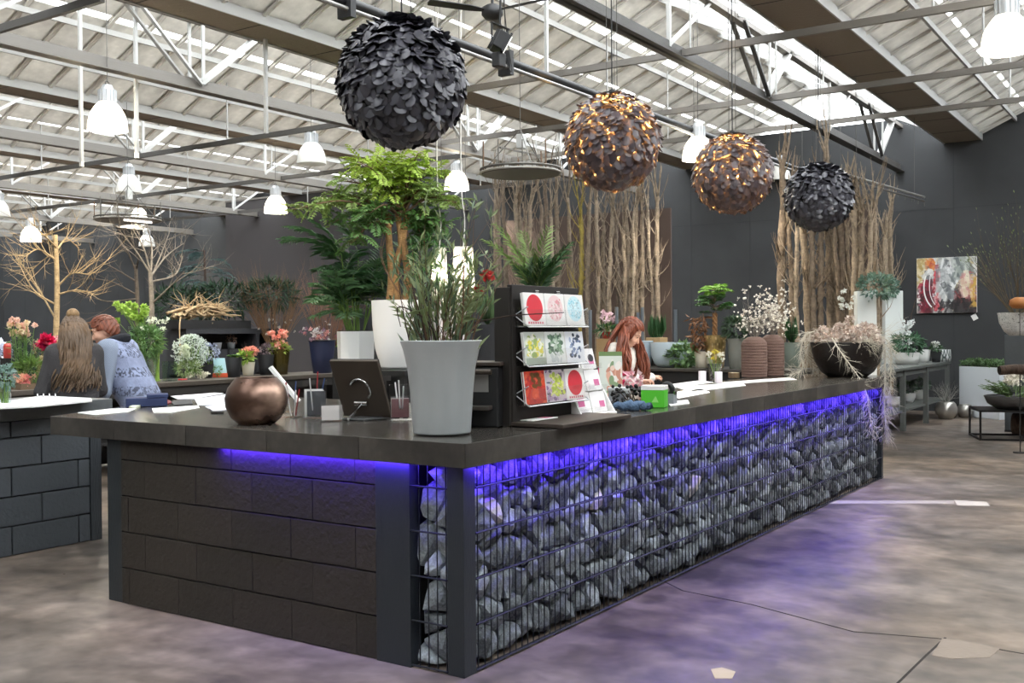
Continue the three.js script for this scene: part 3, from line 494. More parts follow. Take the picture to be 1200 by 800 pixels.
// ---------- screens of bare trunks ----------
rnd = RNG(88);
const trunkM = [bark('#a3988b'), bark('#90857b'), bark('#aea497')], trunkWarm = [bark('#b0a393'), bark('#9b8d7e'), bark('#baad9c')], trunkYellow = bark('#b5a95a');
const WORDS = ['first', 'second', 'third', 'fourth', 'fifth', 'sixth', 'seventh', 'eighth', 'ninth', 'tenth', 'eleventh', 'twelfth', 'thirteenth', 'fourteenth', 'fifteenth', 'sixteenth', 'seventeenth', 'eighteenth', 'nineteenth', 'twentieth', 'twenty-first', 'twenty-second', 'twenty-third', 'twenty-fourth', 'twenty-fifth'];
const SCREEN = { left: [582, 592.5, 606, 611, 620, 635, 643, 655, 668, 679, 690, 700, 707, 715, 725, 731, 736, 746, 754, 772, 587, 614, 649, 742, 763], right: [917, 926, 945, 953, 962, 971, 976, 987, 1000, 1010, 1018, 1027, 1037, 1046, 935, 994, 1005, 1032, 1042, 982] };
const ordinal = (side, px) => { const i = SCREEN[side].filter((x) => x < px).length; return side === 'left' ? `${WORDS[i]} trunk from the left in the brown trunk screen behind the card rack` : `${WORDS[i]} trunk from the left in the pale trunk screen behind the black bowl`; };
function trunk(px, pyTop, xPlane, w, label, group, mats, seed, mat) {
  const q = onX(px, 330, px > 1030 ? 15.2 + rr(0, 0.3) : xPlane + rr(-0.25, 0.25)), top = onX(px, pyTop, q.x).y, D = depthOf(q), r = w / FPX * D / 2;
  const o = thing('pole_tree', label, 'tree trunk', V(q.x, 0, q.z), 0, group);
  const pts = [], rs = []; let dx = rr(-0.03, 0.03), dz = rr(-0.03, 0.03); const n = 30;
  for (let i = 0; i <= n; i++) { const t = i / n; pts.push(V(dx * Math.sin(t * 3) + Math.sin(t * 9 + px) * 0.012 + rr(-0.008, 0.008), top * t, dz * Math.cos(t * 3) + Math.cos(t * 7 + px) * 0.012 + rr(-0.008, 0.008))); rs.push(r * (1.02 - 0.42 * t) * rr(0.86, 1.14) * (i % 5 === 3 ? 1.22 : 1)); }
  const m = mat ?? pick(mats); mesh('stem', limb(pts, rs, 9), m, o);
  for (let i = 0; i < 13; i++) { const t = i < 5 ? rr(0.62, 0.72) : 0.55 + 0.45 * (i - 5 + rr(0, 1)) / 8, p = pts[Math.min(n, Math.floor(t * n))], a = rr(0, 6.28), S = []; twigs(S, p, V(Math.cos(a), rr(0.5, 1.3), Math.sin(a)).normalize(), rr(0.18, 0.36), r * 0.2, 1, { spread: 0.5, kids: 2, up: 0.8, seg: 4 }); mesh('twig', S, m, o); }
  const S = []; for (let i = 0; i < 3; i++) twigs(S, pts[n - (i % 2)], V(rr(-0.4, 0.4), 1, rr(-0.4, 0.4)).normalize(), rr(0.3, 0.5), r * 0.4, 1, { spread: 0.4, kids: 3, up: 0.4 }); mesh('crown_twigs', S, m, o);
}
[[582, 213], [592.5, 222], [606, 225], [611, 232], [620, 228], [635, 232], [643, 208], [655, 220], [668, 224], [679, 246], [690, 230], [700, 227], [707, 256], [715, 246], [725, 253], [731, 262], [736, 240], [746, 235], [754, 243], [772, 222], [587, 240], [614, 245], [649, 238], [742, 250], [763, 238]].forEach(([px, py], i) => trunk(px, py + 8, 9.7, i < 20 ? 7.2 : 5.5, i === 9 ? 'bare trunk with yellow lichen in the left trunk screen' : ordinal('left', px), i === 9 ? null : 'trunks of the left screen', trunkM, i, i === 9 ? trunkYellow : undefined));
[[917, 196, 12], [926, 232, 8], [945, 240, 12], [953, 250, 9], [962, 225, 9], [971, 190, 10], [976, 262, 9], [987, 250, 11], [1000, 240, 10], [1010, 255, 8], [1018, 258, 8], [1027, 248, 8], [1037, 255, 8], [1046, 228, 7], [935, 262, 7], [994, 270, 7], [1005, 262, 7], [1032, 270, 7], [1042, 265, 7], [982, 262, 7]].forEach(([px, py, w], i) => trunk(px, px > 1030 ? py + 22 : py, 9.9, w, i === 0 ? 'tallest bare trunk at the left end of the right trunk screen' : ordinal('right', px), i === 0 ? null : 'trunks of the right screen', trunkWarm, i + 50));
{
  const p = thing('brown_panel', 'tall brown backing panel behind the left trunk screen', 'panel'); const a = onX(590, 300, 10.9), b = onX(786, 300, 10.9);
  mesh('board', boxA(10.9, 10.94, 0, 3.35, a.z, b.z), rough('#4a3c35', 0.8), p); mesh('foot', boxA(10.85, 11.1, 0, 0.04, a.z + 0.1, b.z - 0.1), blackM, p);
  const p2 = thing('brown_panel', 'brown backing panel behind the right trunk screen', 'panel'); const c = onX(985, 300, 11), d = onX(1027, 300, 11);
  mesh('board', boxA(11, 11.04, 0, 3.2, c.z, d.z), rough('#4a3c35', 0.8), p2); mesh('foot', boxA(10.95, 11.2, 0, 0.04, c.z + 0.1, d.z - 0.1), blackM, p2);
  const q = thing('dark_partition', 'tall dark grey partition wall standing behind the flowers at the left', 'partition'); const e = onX(265, 300, 14), f = onX(402, 300, 14);
  mesh('board', boxA(14, 14.2, 0, 4.75, e.z, f.z), rough('#3d3a3b', 0.8), q); mesh('cap_strip', boxA(13.98, 14.22, 4.75, 4.79, e.z, f.z), steelM, q);
}

// ---------- things on the service counter ----------
const onTop = (px, py) => onY(px, py, HT + 0.001), scaleAt = (p) => depthOf(p) / FPX;
const yawTo = (d) => Math.atan2(d.x, d.z); // turn that points local +z along d
const camYaw = (p) => yawTo(CP.clone().sub(p));
const acrylic = MP('#ffffff', { roughness: 0.03, transmission: 1, thickness: 0, ior: 1.49 }), white = M('#f1f0ec', { roughness: 0.55 }), chrome = M('#d7d8d8', { roughness: 0.18, metalness: 1 });
const paperM = M('#f4f3ef', { roughness: 0.8 }), redM = M('#b8322f', { roughness: 0.5 }), navyM = M('#27335a', { roughness: 0.6 });
rnd = RNG(300);
{ // bronze pot
  const p = onTop(301, 496), k = scaleAt(p), o = thing('bronze_pot', 'round bronze glazed pot standing on the left arm of the counter', 'pot', p);
  const prof = [[18, 0], [21, 0], [30, 8], [35.5, 20], [36.5, 30], [33, 42], [27, 50], [24.5, 53], [24.2, 54], [22.8, 53.5], [24, 50], [31, 41], [34, 30], [33, 20], [28, 9], [19, 2], [0.1, 2]].map(([x, y]) => [x * k, y * k]);
  const f = fbmT(500, 4, 5); const t = tex(256, (u, v) => { const q = f(u, v), w = Math.max(0, q - 0.5) * 3; return [62 + q * 70 + w * 90, 44 + q * 60 + w * 84, 36 + q * 54 + w * 76]; }), rt = tex(256, (u, v) => { const q = 20 + f(v, u) * 110; return [q, q, q]; }, { srgb: false });
  mesh('body', lathe(prof, 48), M('#ffffff', { map: t, roughnessMap: rt, roughness: 1, metalness: 0.75 }), o);
}
{ // grey vase with twigs
  const p = onTop(518, 508), k = scaleAt(p), o = thing('tall_grey_vase', 'large flared light grey glazed vase full of twigs on the counter corner', 'vase', p);
  const f = fbmT(510, 3, 5); const t = tex(256, (u, v) => { const q = f(u, v * 0.3); return [150 + q * 54, 155 + q * 52, 155 + q * 52]; });
  const prof = [[0.1, 1], [33, 1], [34, 3], [35.5, 25], [37, 50], [40, 78], [44.5, 98], [48, 108], [47.5, 109.5], [45, 108.5], [41, 97], [37, 78], [34, 50], [0.1, 46]].map(([x, y]) => [x * k, y * k]);
  mesh('body', lathe(prof, 56), M('#ffffff', { map: t, roughness: 0.28, metalness: 0.05 }), o);
  const y0 = 50 * k; mesh('soil', cyl(34 * k, 34 * k, 0.02, 0, y0, 0, 28), soilM, o);
  const T = [[], [], []], L = [], L2 = [], tips = [];
  for (let i = 0; i < 46; i++) { const a = rr(0, 6.28), r = rr(0.01, 0.105), lean = rr(0.05, 0.34); twigs(T[i % 3], V(Math.cos(a) * r, y0, Math.sin(a) * r), V(Math.cos(a) * lean, 1, Math.sin(a) * lean).normalize(), rr(0.26, 0.44), rr(0.003, 0.0055), i % 3 === 0 ? 2 : 1, { spread: 0.35, kids: 2, up: 0.15, tips }); }
  for (const q of tips) for (let j = 0; j < 3; j++) { const d = q.d.clone().addScaledVector(rdir(0.2), 0.8).normalize(); (j % 2 ? L : L2).push({ p: q.p.clone().addScaledVector(q.d, -rr(0, 0.1)), d, n: rdir(1), l: rr(0.04, 0.085), w: rr(0.012, 0.02) }); }
  for (let i = 0; i < 90; i++) { const a = rr(0, 6.28), q = V(Math.cos(a) * rr(0.02, 0.15), y0 + rr(0.16, 0.5), Math.sin(a) * rr(0.02, 0.15)); (i % 2 ? L : L2).push({ p: q, d: V(Math.cos(a), rr(0.2, 1.4), Math.sin(a)).normalize(), n: V(Math.cos(a), 0.3, Math.sin(a)), l: rr(0.08, 0.15), w: rr(0.014, 0.024), droop: 0.3 }); }
  for (let i = 0; i < 5; i++) { const a = rr(0, 6.28), h = rr(0.0, 0.16); frond(L2, T[2], V(Math.cos(a) * 0.1, y0 + 0.18 + h, Math.sin(a) * 0.1), V(Math.cos(a) * 0.5, 0.85, Math.sin(a) * 0.5), rr(0.16, 0.28), { n: 9, ll: 0.07, lw: 0.016, droop: 0.5 }); }
  const toR = CR.clone().multiplyScalar(1); // long bare branch reaching right past the card rack
  const tip = at(661, 366, depthOf(p) - 0.15).sub(p), mid = at(585, 372, depthOf(p) - 0.1).sub(p); T[1].push(taper([V(0.03, y0, 0), V(0.08, 0.46, 0.02), mid, tip], 0.006, 0.002, 5, 18));
  const tip2 = at(586, 298, depthOf(p)).sub(p); T[2].push(taper([V(0.02, y0, 0), V(0.07, 0.5, 0), tip2], 0.006, 0.003, 5, 12));
  const tip3 = at(466, 360, depthOf(p)).sub(p); T[1].push(taper([V(-0.02, y0, 0), V(-0.1, 0.5, 0.02), tip3, tip3.clone().add(V(0.02, -0.09, 0))], 0.005, 0.002, 5, 16));
  stuff(mesh('brown_twigs', T[0], twigM, o)); stuff(mesh('dark_twigs', T[1], twigDark, o)); stuff(mesh('green_stems', T[2], M('#7d7f55', { roughness: 0.8 }), o)); stuff(mesh('foliage', leaves(L), leafMat('#6f8566'), o)); stuff(mesh('foliage', leaves(L2), leafMat('#8b9a6a'), o));
  const fl = []; const rp = at(560, 340, depthOf(p)).sub(p); for (let i = 0; i < 14; i++) fl.push({ p: rp.clone(), d: rdir(0.5), n: rdir(), l: 0.03, w: 0.02 }); mesh('red_flower', leaves(fl), leafMat('#b3221f'), o);
}
{ // point-of-sale screen seen from behind
  const b = onTop(428, 491), o = thing('till_screen', 'dark till screen seen from behind on a chrome arm', 'monitor', b);
  const f = CR.clone().multiplyScalar(0.42).addScaledVector(CF, 0.9); f.y = 0; f.normalize(); const e = V(-f.z, 0, f.x), th = 0.42, up = UPV.clone().multiplyScalar(Math.cos(th)).addScaledVector(f, -Math.sin(th)), n = e.clone().cross(up);
  const g = new THREE.Group(); g.name = 'screen_panel'; const k = scaleAt(b); const c = at(423, 455, depthOf(b)).sub(b); g.quaternion.setFromRotationMatrix(new THREE.Matrix4().makeBasis(e, up, n)); g.position.copy(c); o.add(g);
  const w = 66 * k, h = 74 * k, cas = M('#4b4138', { roughness: 0.45, metalness: 0.2 });
  mesh('back_cover', rbox(w, h, 0.022, 0.006), cas, g); mesh('display', box(w * 0.94, h * 0.92, 0.002, 0, 0, -0.012), M('#0d1014', { roughness: 0.1 }), g); mesh('edge_trim', rbox(w + 0.004, h + 0.004, 0.006, 0.003, 0, 0, -0.009), blackM, g);
  const s = n.dot(CP.clone().sub(b)) > 0 ? 1 : -1; mesh('chrome_arc', new THREE.TorusGeometry(0.062, 0.007, 8, 36, 3.6).rotateZ(-0.9).translate(0.005, 0.0, s * 0.014), chrome, g); for (const a of [-0.6, 0.5, 1.7]) mesh('screw', new THREE.CylinderGeometry(0.005, 0.005, 0.004, 10).rotateX(PI / 2).translate(0.005 + Math.cos(a) * 0.062, Math.sin(a) * 0.062, s * 0.022), M('#8d8a85', { metalness: 0.8, roughness: 0.3 }), g);
  const foot = onTop(408, 494).sub(b), hinge = c.clone().addScaledVector(up, -h * 0.22).addScaledVector(n, s * 0.03);
  mesh('arm', taper([foot.clone().setY(0.01), hinge], 0.008, 0.008, 10), chrome, o); mesh('hinge', bar(hinge.clone().addScaledVector(e, -0.04), hinge.clone().addScaledVector(e, 0.04), 0.014, 0.014, 12), chrome, o);
  mesh('base_plate', rbox(0.26, 0.012, 0.16, 0.005, 0.03, 0.006, 0), M('#6d6f70', { roughness: 0.3, metalness: 0.6 }), o);
}
// clear acrylic leaflet holders with cards and pens
function acrylicBox(label, px, py, w, h, d, fill) {
  const p = onTop(px, py), o = thing('acrylic_holder', label, 'holder', p, camYaw(p)), t = 0.004;
  mesh('front_panel', box(w, h * 0.7, t, 0, h * 0.35, d / 2), acrylic, o); mesh('back_panel', box(w, h, t, 0, h / 2, -d / 2), acrylic, o); for (const s of [-1, 1]) mesh('side_panel', box(t, h, d, s * w / 2, h / 2, 0), acrylic, o); mesh('bottom_panel', box(w, t, d, 0, t / 2, 0), acrylic, o);
  fill(o, w, h, d);
}
const cards = (o, cols, w, h, d, tilt = 0.1) => cols.forEach((c, i) => { mesh('card', box(w * 0.78, h * rr(0.75, 0.95), 0.004).rotateX(-tilt).translate(rr(-0.01, 0.01), h * 0.5, d * (0.3 - 0.6 * i / cols.length)), M(c, { roughness: 0.6 }), o); });
const pens = (o, n, w, h) => { for (let i = 0; i < n; i++) { const a = rr(0, 6.28), b = V(Math.cos(a) * w * 0.15, 0.01, Math.sin(a) * w * 0.15), t = V(Math.cos(a) * w * 0.45, h * rr(0.9, 1.25), Math.sin(a) * w * 0.45); mesh('pen', bar(b, t, 0.004, 0.004, 8), M(pick(['#22242a', '#8b1f26', '#c9c9c6', '#27406e', '#d9d9d6']), { roughness: 0.35 }), o); } };
acrylicBox('tall clear acrylic holder with pens next to the bronze pot', 344, 489, 0.09, 0.17, 0.08, (o, w, h) => pens(o, 7, w, h));
acrylicBox('clear acrylic holder with white cards left of the till screen', 369, 490, 0.13, 0.21, 0.07, (o, w, h, d) => { cards(o, ['#3a3c40', '#d8d6d2', '#b9b6b2'], w, h * 0.8, d); pens(o, 3, w, h); });
acrylicBox('low clear acrylic tray with small cards by the till screen foot', 389, 493, 0.12, 0.09, 0.09, (o, w, h, d) => cards(o, ['#c9c4c0', '#8f8a86'], w, h, d));
acrylicBox('clear acrylic holder with red leaflets between till screen and grey vase', 470, 492, 0.12, 0.19, 0.09, (o, w, h, d) => { cards(o, ['#4d1a20', '#b9b4ae', '#3a3a3c'], w, h * 0.7, d, 0.4); pens(o, 3, w, h); });
{
  const p = onTop(340, 483), o = thing('white_leaflet_board', 'slanted white leaflet board behind the bronze pot', 'board', p, camYaw(p) + 0.1), a = at(317, 430, depthOf(p)), b = at(350, 470, depthOf(p)); const l = o.worldToLocal ? null : null;
  o.updateMatrixWorld(true); const A = o.worldToLocal(a.clone()), B = o.worldToLocal(b.clone());
  mesh('board', bar(A, B, 0.05, 0.02), white, o); mesh('prop', bar(B, V(B.x, 0, 0.02), 0.01, 0.08), acrylic, o); mesh('foot', box(0.1, 0.006, 0.1, 0, 0.003, 0), acrylic, o);
}
// loose papers, binder and small things on the left arm and the side counter
function paper(label, pts, y = HT, m = paperM, name = 'paper_sheet', cat = 'paper', h = 0.003, group) {
  const q = pts.map(([px, py]) => onY(px, py, y)), c = q.reduce((a, b) => a.add(b), V()).divideScalar(q.length); c.y = y + 0.0012;
  const o = mesh(name, slabGeo(q.map((p) => [p.x - c.x, p.z - c.z]), 0, h), m); o.position.copy(c); return tag(o, label, cat, group);
}
const printed = (seed, dark = 120) => canvasTex(128, 128, (x, w, h) => { const r = RNG(seed); x.fillStyle = '#eceaf0'; x.fillRect(0, 0, w, h); for (let i = 0; i < 30; i++) { x.fillStyle = ['#9a9bb0', '#5d5f72', '#c9c7d6', '#dcd4dd', '#a7a2b5'][Math.floor(r() * 5)]; x.fillRect(r() * w, r() * h, 6 + r() * 40, 2 + r() * 9); } });
function printedPaper(label, pts, seed, y) { const t = printed(seed); t.wrapS = t.wrapT = THREE.RepeatWrapping; t.repeat.set(3, 3); return paper(label, pts, y ?? HT, M('#ffffff', { map: t, roughness: 0.6 })); }
paper('white paper lying nearest the left end of the dark worktop', [[91, 484], [128, 479.5], [160, 479], [150, 483], [112, 486.5]]);
paper('long white sheet on the left arm in front of the navy box', [[178, 479], [232, 475.5], [234, 478], [200, 484], [180, 484]]);
printedPaper('printed paper spread on the left arm beside the bronze pot', [[228, 468], [270, 461.5], [272, 470], [262, 475], [232, 475]], 5);
printedPaper('second printed sheet lying behind the navy box on the left arm', [[200, 464.5], [252, 460.5], [262, 461], [228, 467.6], [208, 468]], 6);
printedPaper('printed sheet tucked against the bronze pot foot', [[240, 476.5], [266, 474.5], [270, 480], [250, 482]], 8);
paper('black pen lying on the papers beside the bronze pot', [[247, 482.6], [262, 482.8], [262, 484.2], [247, 484]], HT + 0.004, blackM, 'pen', 'pen', 0.006);
paper('red and black folded leaflet on the left arm', [[178, 473], [196, 469], [203, 472], [186, 476]], HT, M('#7a2733', { roughness: 0.5 }), 'leaflet', 'leaflet', 0.006);
paper('dark folder under the printed papers on the left arm', [[200, 471], [224, 468.5], [226, 474], [204, 475.5]], HT, M('#3a3b3c', { roughness: 0.6 }), 'folder', 'folder', 0.006);
{ const p = onTop(172, 476), o = thing('navy_box', 'flat navy blue box lying on the left arm of the worktop', 'box', p, camYaw(p)); const k = scaleAt(p); mesh('body', rbox(46 * k, 10 * k, 0.16, 0.004, 0, 5 * k, -0.05), navyM, o); mesh('lid', rbox(24 * k, 4 * k, 0.17, 0.004, 12 * k, 12 * k, -0.05), navyM, o);
  paper('pale green paper strip leaning by the navy box', [[151, 478.5], [172, 471], [174, 473], [158, 479.5]], HT, M('#cfd5bd', { roughness: 0.7 }), 'paper_strip', 'paper', 0.012); }
{ const y = HT, a = onY(0, 477, y), b = onY(108, 471, y); const o = paper('open white ring binder lying on the grey side counter', [[-6, 474.5], [48, 465.5], [106, 468.5], [108, 471], [40, 477.5], [-8, 480]], HT, paperM, 'ring_binder', 'binder', 0.012);
  for (const [px, py] of [[44, 467], [51, 467], [58, 467], [65, 467]]) { const q = onY(px, py, y).sub(o.position); mesh('ring', new THREE.TorusGeometry(0.026, 0.003, 6, 18).rotateY(0.9).translate(q.x, 0.012, q.z), chrome, o); }
  for (let i = 0; i < 3; i++) { const q = onY(20 + i * 28, 472, y).sub(o.position); mesh('page', rbox(0.18, 0.002, 0.2, 0.0008, q.x, 0.0135 + i * 0.001, q.z), printedM(i), o); } }
function printedM(i) { return M('#ffffff', { map: printed(40 + i), roughness: 0.6 }); }
// ---- card rack ----
{
  const A = onTop(606, 499), z = A.z, Bx = onZ(676, 420, z).x, top = onZ(596, 333, z).y, w = Bx - A.x, h = top - HT;
  const o = thing('card_rack', 'black three-tier greeting card rack with clear pockets on the counter', 'card rack', V(A.x + w / 2, HT + 0.001, z));
  const rk = M('#26221f', { roughness: 0.6 }), lip = M('#dfe3e5', { roughness: 0.15, metalness: 0.3 });
  mesh('back_board', rbox(w + 0.06, h, 0.03, 0.003, 0, h / 2, -0.02), rk, o); mesh('side_cheek', rbox(0.025, h * 0.98, 0.09, 0.003, -w / 2 - 0.03, h * 0.49, -0.06), rk, o); mesh('side_cheek', rbox(0.025, h * 0.98, 0.09, 0.003, w / 2 + 0.03, h * 0.49, -0.06), rk, o);
  mesh('base_tray', rbox(w + 0.12, 0.02, 0.3, 0.004, 0.02, 0.012, 0.14), M('#3d342d', { roughness: 0.55 }), o);
  for (const x of [-0.12, 0.09]) mesh('hanging_clip', rbox(0.03, 0.012, 0.02, 0.003, x, h - 0.03, 0.004), chrome, o);
  const art = [[0, 'red'], [0, 'pink'], [0, 'blue'], [1, 'daff'], [1, 'green'], [1, 'vase'], [2, 'tulip'], [2, 'hyd'], [2, 'red']];
  const draw = (kind, seed) => canvasTex(160, 192, (x, W, H) => {
    const r = RNG(seed); x.fillStyle = '#f4f2ee'; x.fillRect(0, 0, W, H);
    const egg = (c) => { x.fillStyle = c; x.beginPath(); x.ellipse(W / 2, H * 0.46, W * 0.4, H * 0.41, 0, 0, 7); x.fill(); };
    const blob = (cs, n, x0, y0, x1, y1, s) => { for (let i = 0; i < n; i++) { x.fillStyle = cs[Math.floor(r() * cs.length)]; x.beginPath(); x.ellipse(x0 + r() * (x1 - x0), y0 + r() * (y1 - y0), s * (0.4 + r()), s * (0.3 + r() * 0.7), r() * 3, 0, 7); x.fill(); } };
    if (kind === 'red') { egg('#dc3b48'); x.fillStyle = '#e07a86'; x.font = 'bold 20px sans-serif'; for (let i = 0; i < 7; i++) x.fillRect(18 + i * 18, H - 22, 12, 13); }
    if (kind === 'pink') { egg('#f0d3d3'); blob(['#e79aa0', '#d7b8b4', '#f2e6e2', '#cfa39f'], 80, W * 0.2, H * 0.15, W * 0.8, H * 0.8, 7); }
    if (kind === 'blue') { egg('#cfeaf0'); blob(['#8fd0dd', '#b7e2ea', '#eef8f8', '#a4bfc6'], 80, W * 0.2, H * 0.15, W * 0.8, H * 0.8, 7); }
    if (kind === 'daff') { x.fillStyle = '#d3d8cf'; x.fillRect(0, 0, W, H); blob(['#e4d95a', '#eef0d8', '#9fb56a', '#f6f4e8'], 70, 20, 20, W - 10, H - 50, 15); x.fillStyle = '#a9b3a4'; x.fillRect(0, H - 40, W, 40); }
    if (kind === 'green') { x.fillStyle = '#e8ebe7'; x.fillRect(0, 0, W, H); blob(['#6f8f73', '#8fae8d', '#54705a', '#b9c9b8'], 70, 30, 20, W - 25, H - 60, 14); blob(['#cdd3d1'], 10, 40, H - 60, W - 40, H - 20, 18); }
    if (kind === 'vase') { x.fillStyle = '#eef1f5'; x.fillRect(0, 0, W, H); blob(['#7d8fb3', '#5a6b86', '#a9b8d0', '#3f4b59'], 40, 40, 20, W - 30, H - 30, 12); }
    if (kind === 'tulip') { x.fillStyle = '#c8372f'; x.fillRect(0, 0, W, H); blob(['#d9502f', '#b32a2b', '#e2664a'], 50, 0, 0, W, H, 22); blob(['#6a4a23', '#7c5a2a'], 14, W * 0.35, 20, W * 0.75, H * 0.5, 16); }
    if (kind === 'hyd') { x.fillStyle = '#cfc3cc'; x.fillRect(0, 0, W, H); blob(['#8a6f93', '#b59bb9', '#5e5566'], 40, 0, 0, W, H, 15); blob(['#c6d255', '#a8bb45', '#dfe38c'], 60, W * 0.25, H * 0.15, W * 0.9, H * 0.8, 13); }
  });
  const cw = w / 3;
  for (let i = 0; i < 3; i++) {
    const y0 = h * [0.7, 0.42, 0.14][i], ph = h * 0.23;
    const pk = mesh('pocket', [box(w, 0.006, 0.07, 0, y0, 0.04)], acrylic, o); mesh('pocket_front', box(w, ph * 0.55, 0.003).rotateX(0.18).translate(0, y0 + ph * 0.27, 0.078), acrylic, pk); for (const s of [-1, 1]) mesh('pocket_side', box(0.003, ph * 0.6, 0.07, s * w / 2, y0 + ph * 0.3, 0.04), acrylic, pk);
    mesh('wire_lip', [bar(V(-w / 2, y0, 0.075), V(w / 2, y0, 0.075), 0.004, 0.004, 6)], lip, o); for (const s of [-1, 1]) { mesh('wire_lip', bar(V(s * w / 2, y0, 0.075), V(s * w / 2, y0 + 0.05, 0.0), 0.003, 0.003, 6), lip, o); mesh('wire_lip', bar(V(s * w / 2, y0 + ph * 0.62, 0.07), V(s * w / 2, y0 + ph * 0.4, 0.0), 0.003, 0.003, 6), lip, o); }
  }
  const where = ['top', 'middle', 'bottom'], col = ['left', 'centre', 'right'], desc = { red: 'red egg', pink: 'pale pink patterned egg', blue: 'pale blue patterned egg', daff: 'yellow flower photo', green: 'green bouquet photo', vase: 'blue grey vase photo', tulip: 'deep red flower photo', hyd: 'purple and lime flower photo' };
  art.forEach(([row, kind], i) => { // cards stand in the pockets: things of their own
    const c = i % 3, y0 = h * [0.7, 0.42, 0.14][row] + 0.006, m = M('#ffffff', { map: draw(kind, 60 + i), roughness: 0.4 }), hh = h * 0.235;
    const g = thing('greeting_card', `square greeting card with ${desc[kind]}, ${where[row]} tier of the black rack`, 'card', V(o.position.x - w / 2 + cw * (c + 0.5), o.position.y + y0, z + 0.045)); g.rotation.x = -0.12;
    mesh('cover', new THREE.PlaneGeometry(cw * 0.95, hh).translate(0, hh / 2, 0.012), m, g); for (let s = 0; s < 3; s++) mesh('card_leaf', box(cw * 0.95, hh * 0.99, 0.004, 0.004 * (s - 1), hh / 2, 0.0085 - s * 0.0075), s === 1 && kind === 'tulip' ? redM : white, g);
  });
  const q = onTop(624, 496), lf = thing('leaflet', 'white and pink leaflet lying on the base tray of the card rack', 'leaflet', V(q.x, HT + 0.026, q.z)); mesh('sheet', rbox(0.24, 0.004, 0.16, 0.001), white, lf); mesh('print', box(0.07, 0.001, 0.1, 0.07, 0.0025, 0.01), M('#cf6f95', { roughness: 0.5 }), lf); mesh('print', box(0.08, 0.001, 0.03, 0.0, 0.0025, -0.03), M('#4a3a48', { roughness: 0.5 }), lf);
}
// ---- white leaflet stand ----
{
  const a = onTop(684, 490), b = onTop(722, 484), w = b.x - a.x > 0.2 ? b.distanceTo(a) : 0.3, yaw = Math.atan2(-(b.z - a.z), b.x - a.x), k = scaleAt(a);
  const o = thing('leaflet_stand', 'white stepped leaflet stand with pink printed cards on the counter', 'display stand', a, yaw), H = 82 * k;
  mesh('back_board', box(w, H, 0.012).rotateX(-0.28).translate(w / 2, H / 2 * 0.96, -0.13), white, o); mesh('base', box(w, 0.012, 0.27, w / 2, 0.006, -0.13), white, o); for (const s of [0, w]) mesh('side', slabGeo([[0, 0], [-0.27, 0], [-0.26, H * 0.9], [-0.2, H * 0.9]], -0.006, 0.006).rotateX(-PI / 2).rotateY(-PI / 2).rotateZ(0).translate(s, 0, 0), white, o).visible = true;
  const pinkT = (s) => canvasTex(96, 128, (x, W, Hh) => { const r = RNG(s); x.fillStyle = '#fbf9f7'; x.fillRect(0, 0, W, Hh); x.fillStyle = '#d76f9f'; if (s % 2) x.fillRect(20, 14, 40, 70); else { x.fillRect(52, 60, 34, 40); } x.fillStyle = '#c9c4c8'; for (let i = 0; i < 6; i++) x.fillRect(14, 92 + i * 5, 30 + r() * 35, 2); if (s === 6) { x.fillStyle = '#2b2b30'; x.beginPath(); x.ellipse(70, 60, 18, 24, 0, 0, 7); x.fill(); } });
  for (let r = 0; r < 3; r++) { const y = H * (0.03 + r * 0.32), zz = -0.13 - (y + H * 0.155 - H * 0.48) * 0.287 + 0.065; mesh('shelf_lip', box(w, 0.03, 0.004, w / 2, y + 0.02, zz + 0.012), acrylic, o);
    for (let c = 0; c < 2; c++) { const g = mesh('leaflet_stack', box(w * 0.45, H * 0.31, 0.014).rotateX(-0.24).translate(w * (0.26 + c * 0.48), y + H * 0.155, zz - 0.035), white, o); mesh('cover', new THREE.PlaneGeometry(w * 0.45, H * 0.31).translate(0, 0, 0.0076).rotateX(-0.24).translate(w * (0.26 + c * 0.48), y + H * 0.155, zz - 0.035), M('#ffffff', { map: pinkT(r * 2 + c + 1), roughness: 0.5 }), g); } }
}
{ // magazine in a clear stand
  const p = onTop(716, 470), o = thing('magazine', 'upright magazine with a flower photo on the cover behind the leaflet stand', 'magazine', V(p.x, HT + 0.002, p.z), camYaw(p) + 0.1), k = scaleAt(p);
  const t = canvasTex(128, 160, (x, w, h) => { const r = RNG(9); x.fillStyle = '#dfe3d8'; x.fillRect(0, 0, w, h); x.fillStyle = '#6f8a54'; x.fillRect(0, 0, w, 14); for (let i = 0; i < 50; i++) { x.fillStyle = ['#e6b39a', '#f0d4c4', '#8aa078', '#f3ece4', '#cf8f78'][Math.floor(r() * 5)]; x.beginPath(); x.ellipse(50 + r() * 70, 40 + r() * 110, 8 + r() * 14, 6 + r() * 10, r() * 3, 0, 7); x.fill(); } });
  mesh('pages', box(27 * k, 58 * k, 0.012).rotateX(-0.15).translate(0, 29 * k, 0), white, o); mesh('cover', new THREE.PlaneGeometry(27 * k, 58 * k).translate(0, 0, 0.007).rotateX(-0.15).translate(0, 29 * k, 0), M('#fff', { map: t, roughness: 0.35 }), o);
}
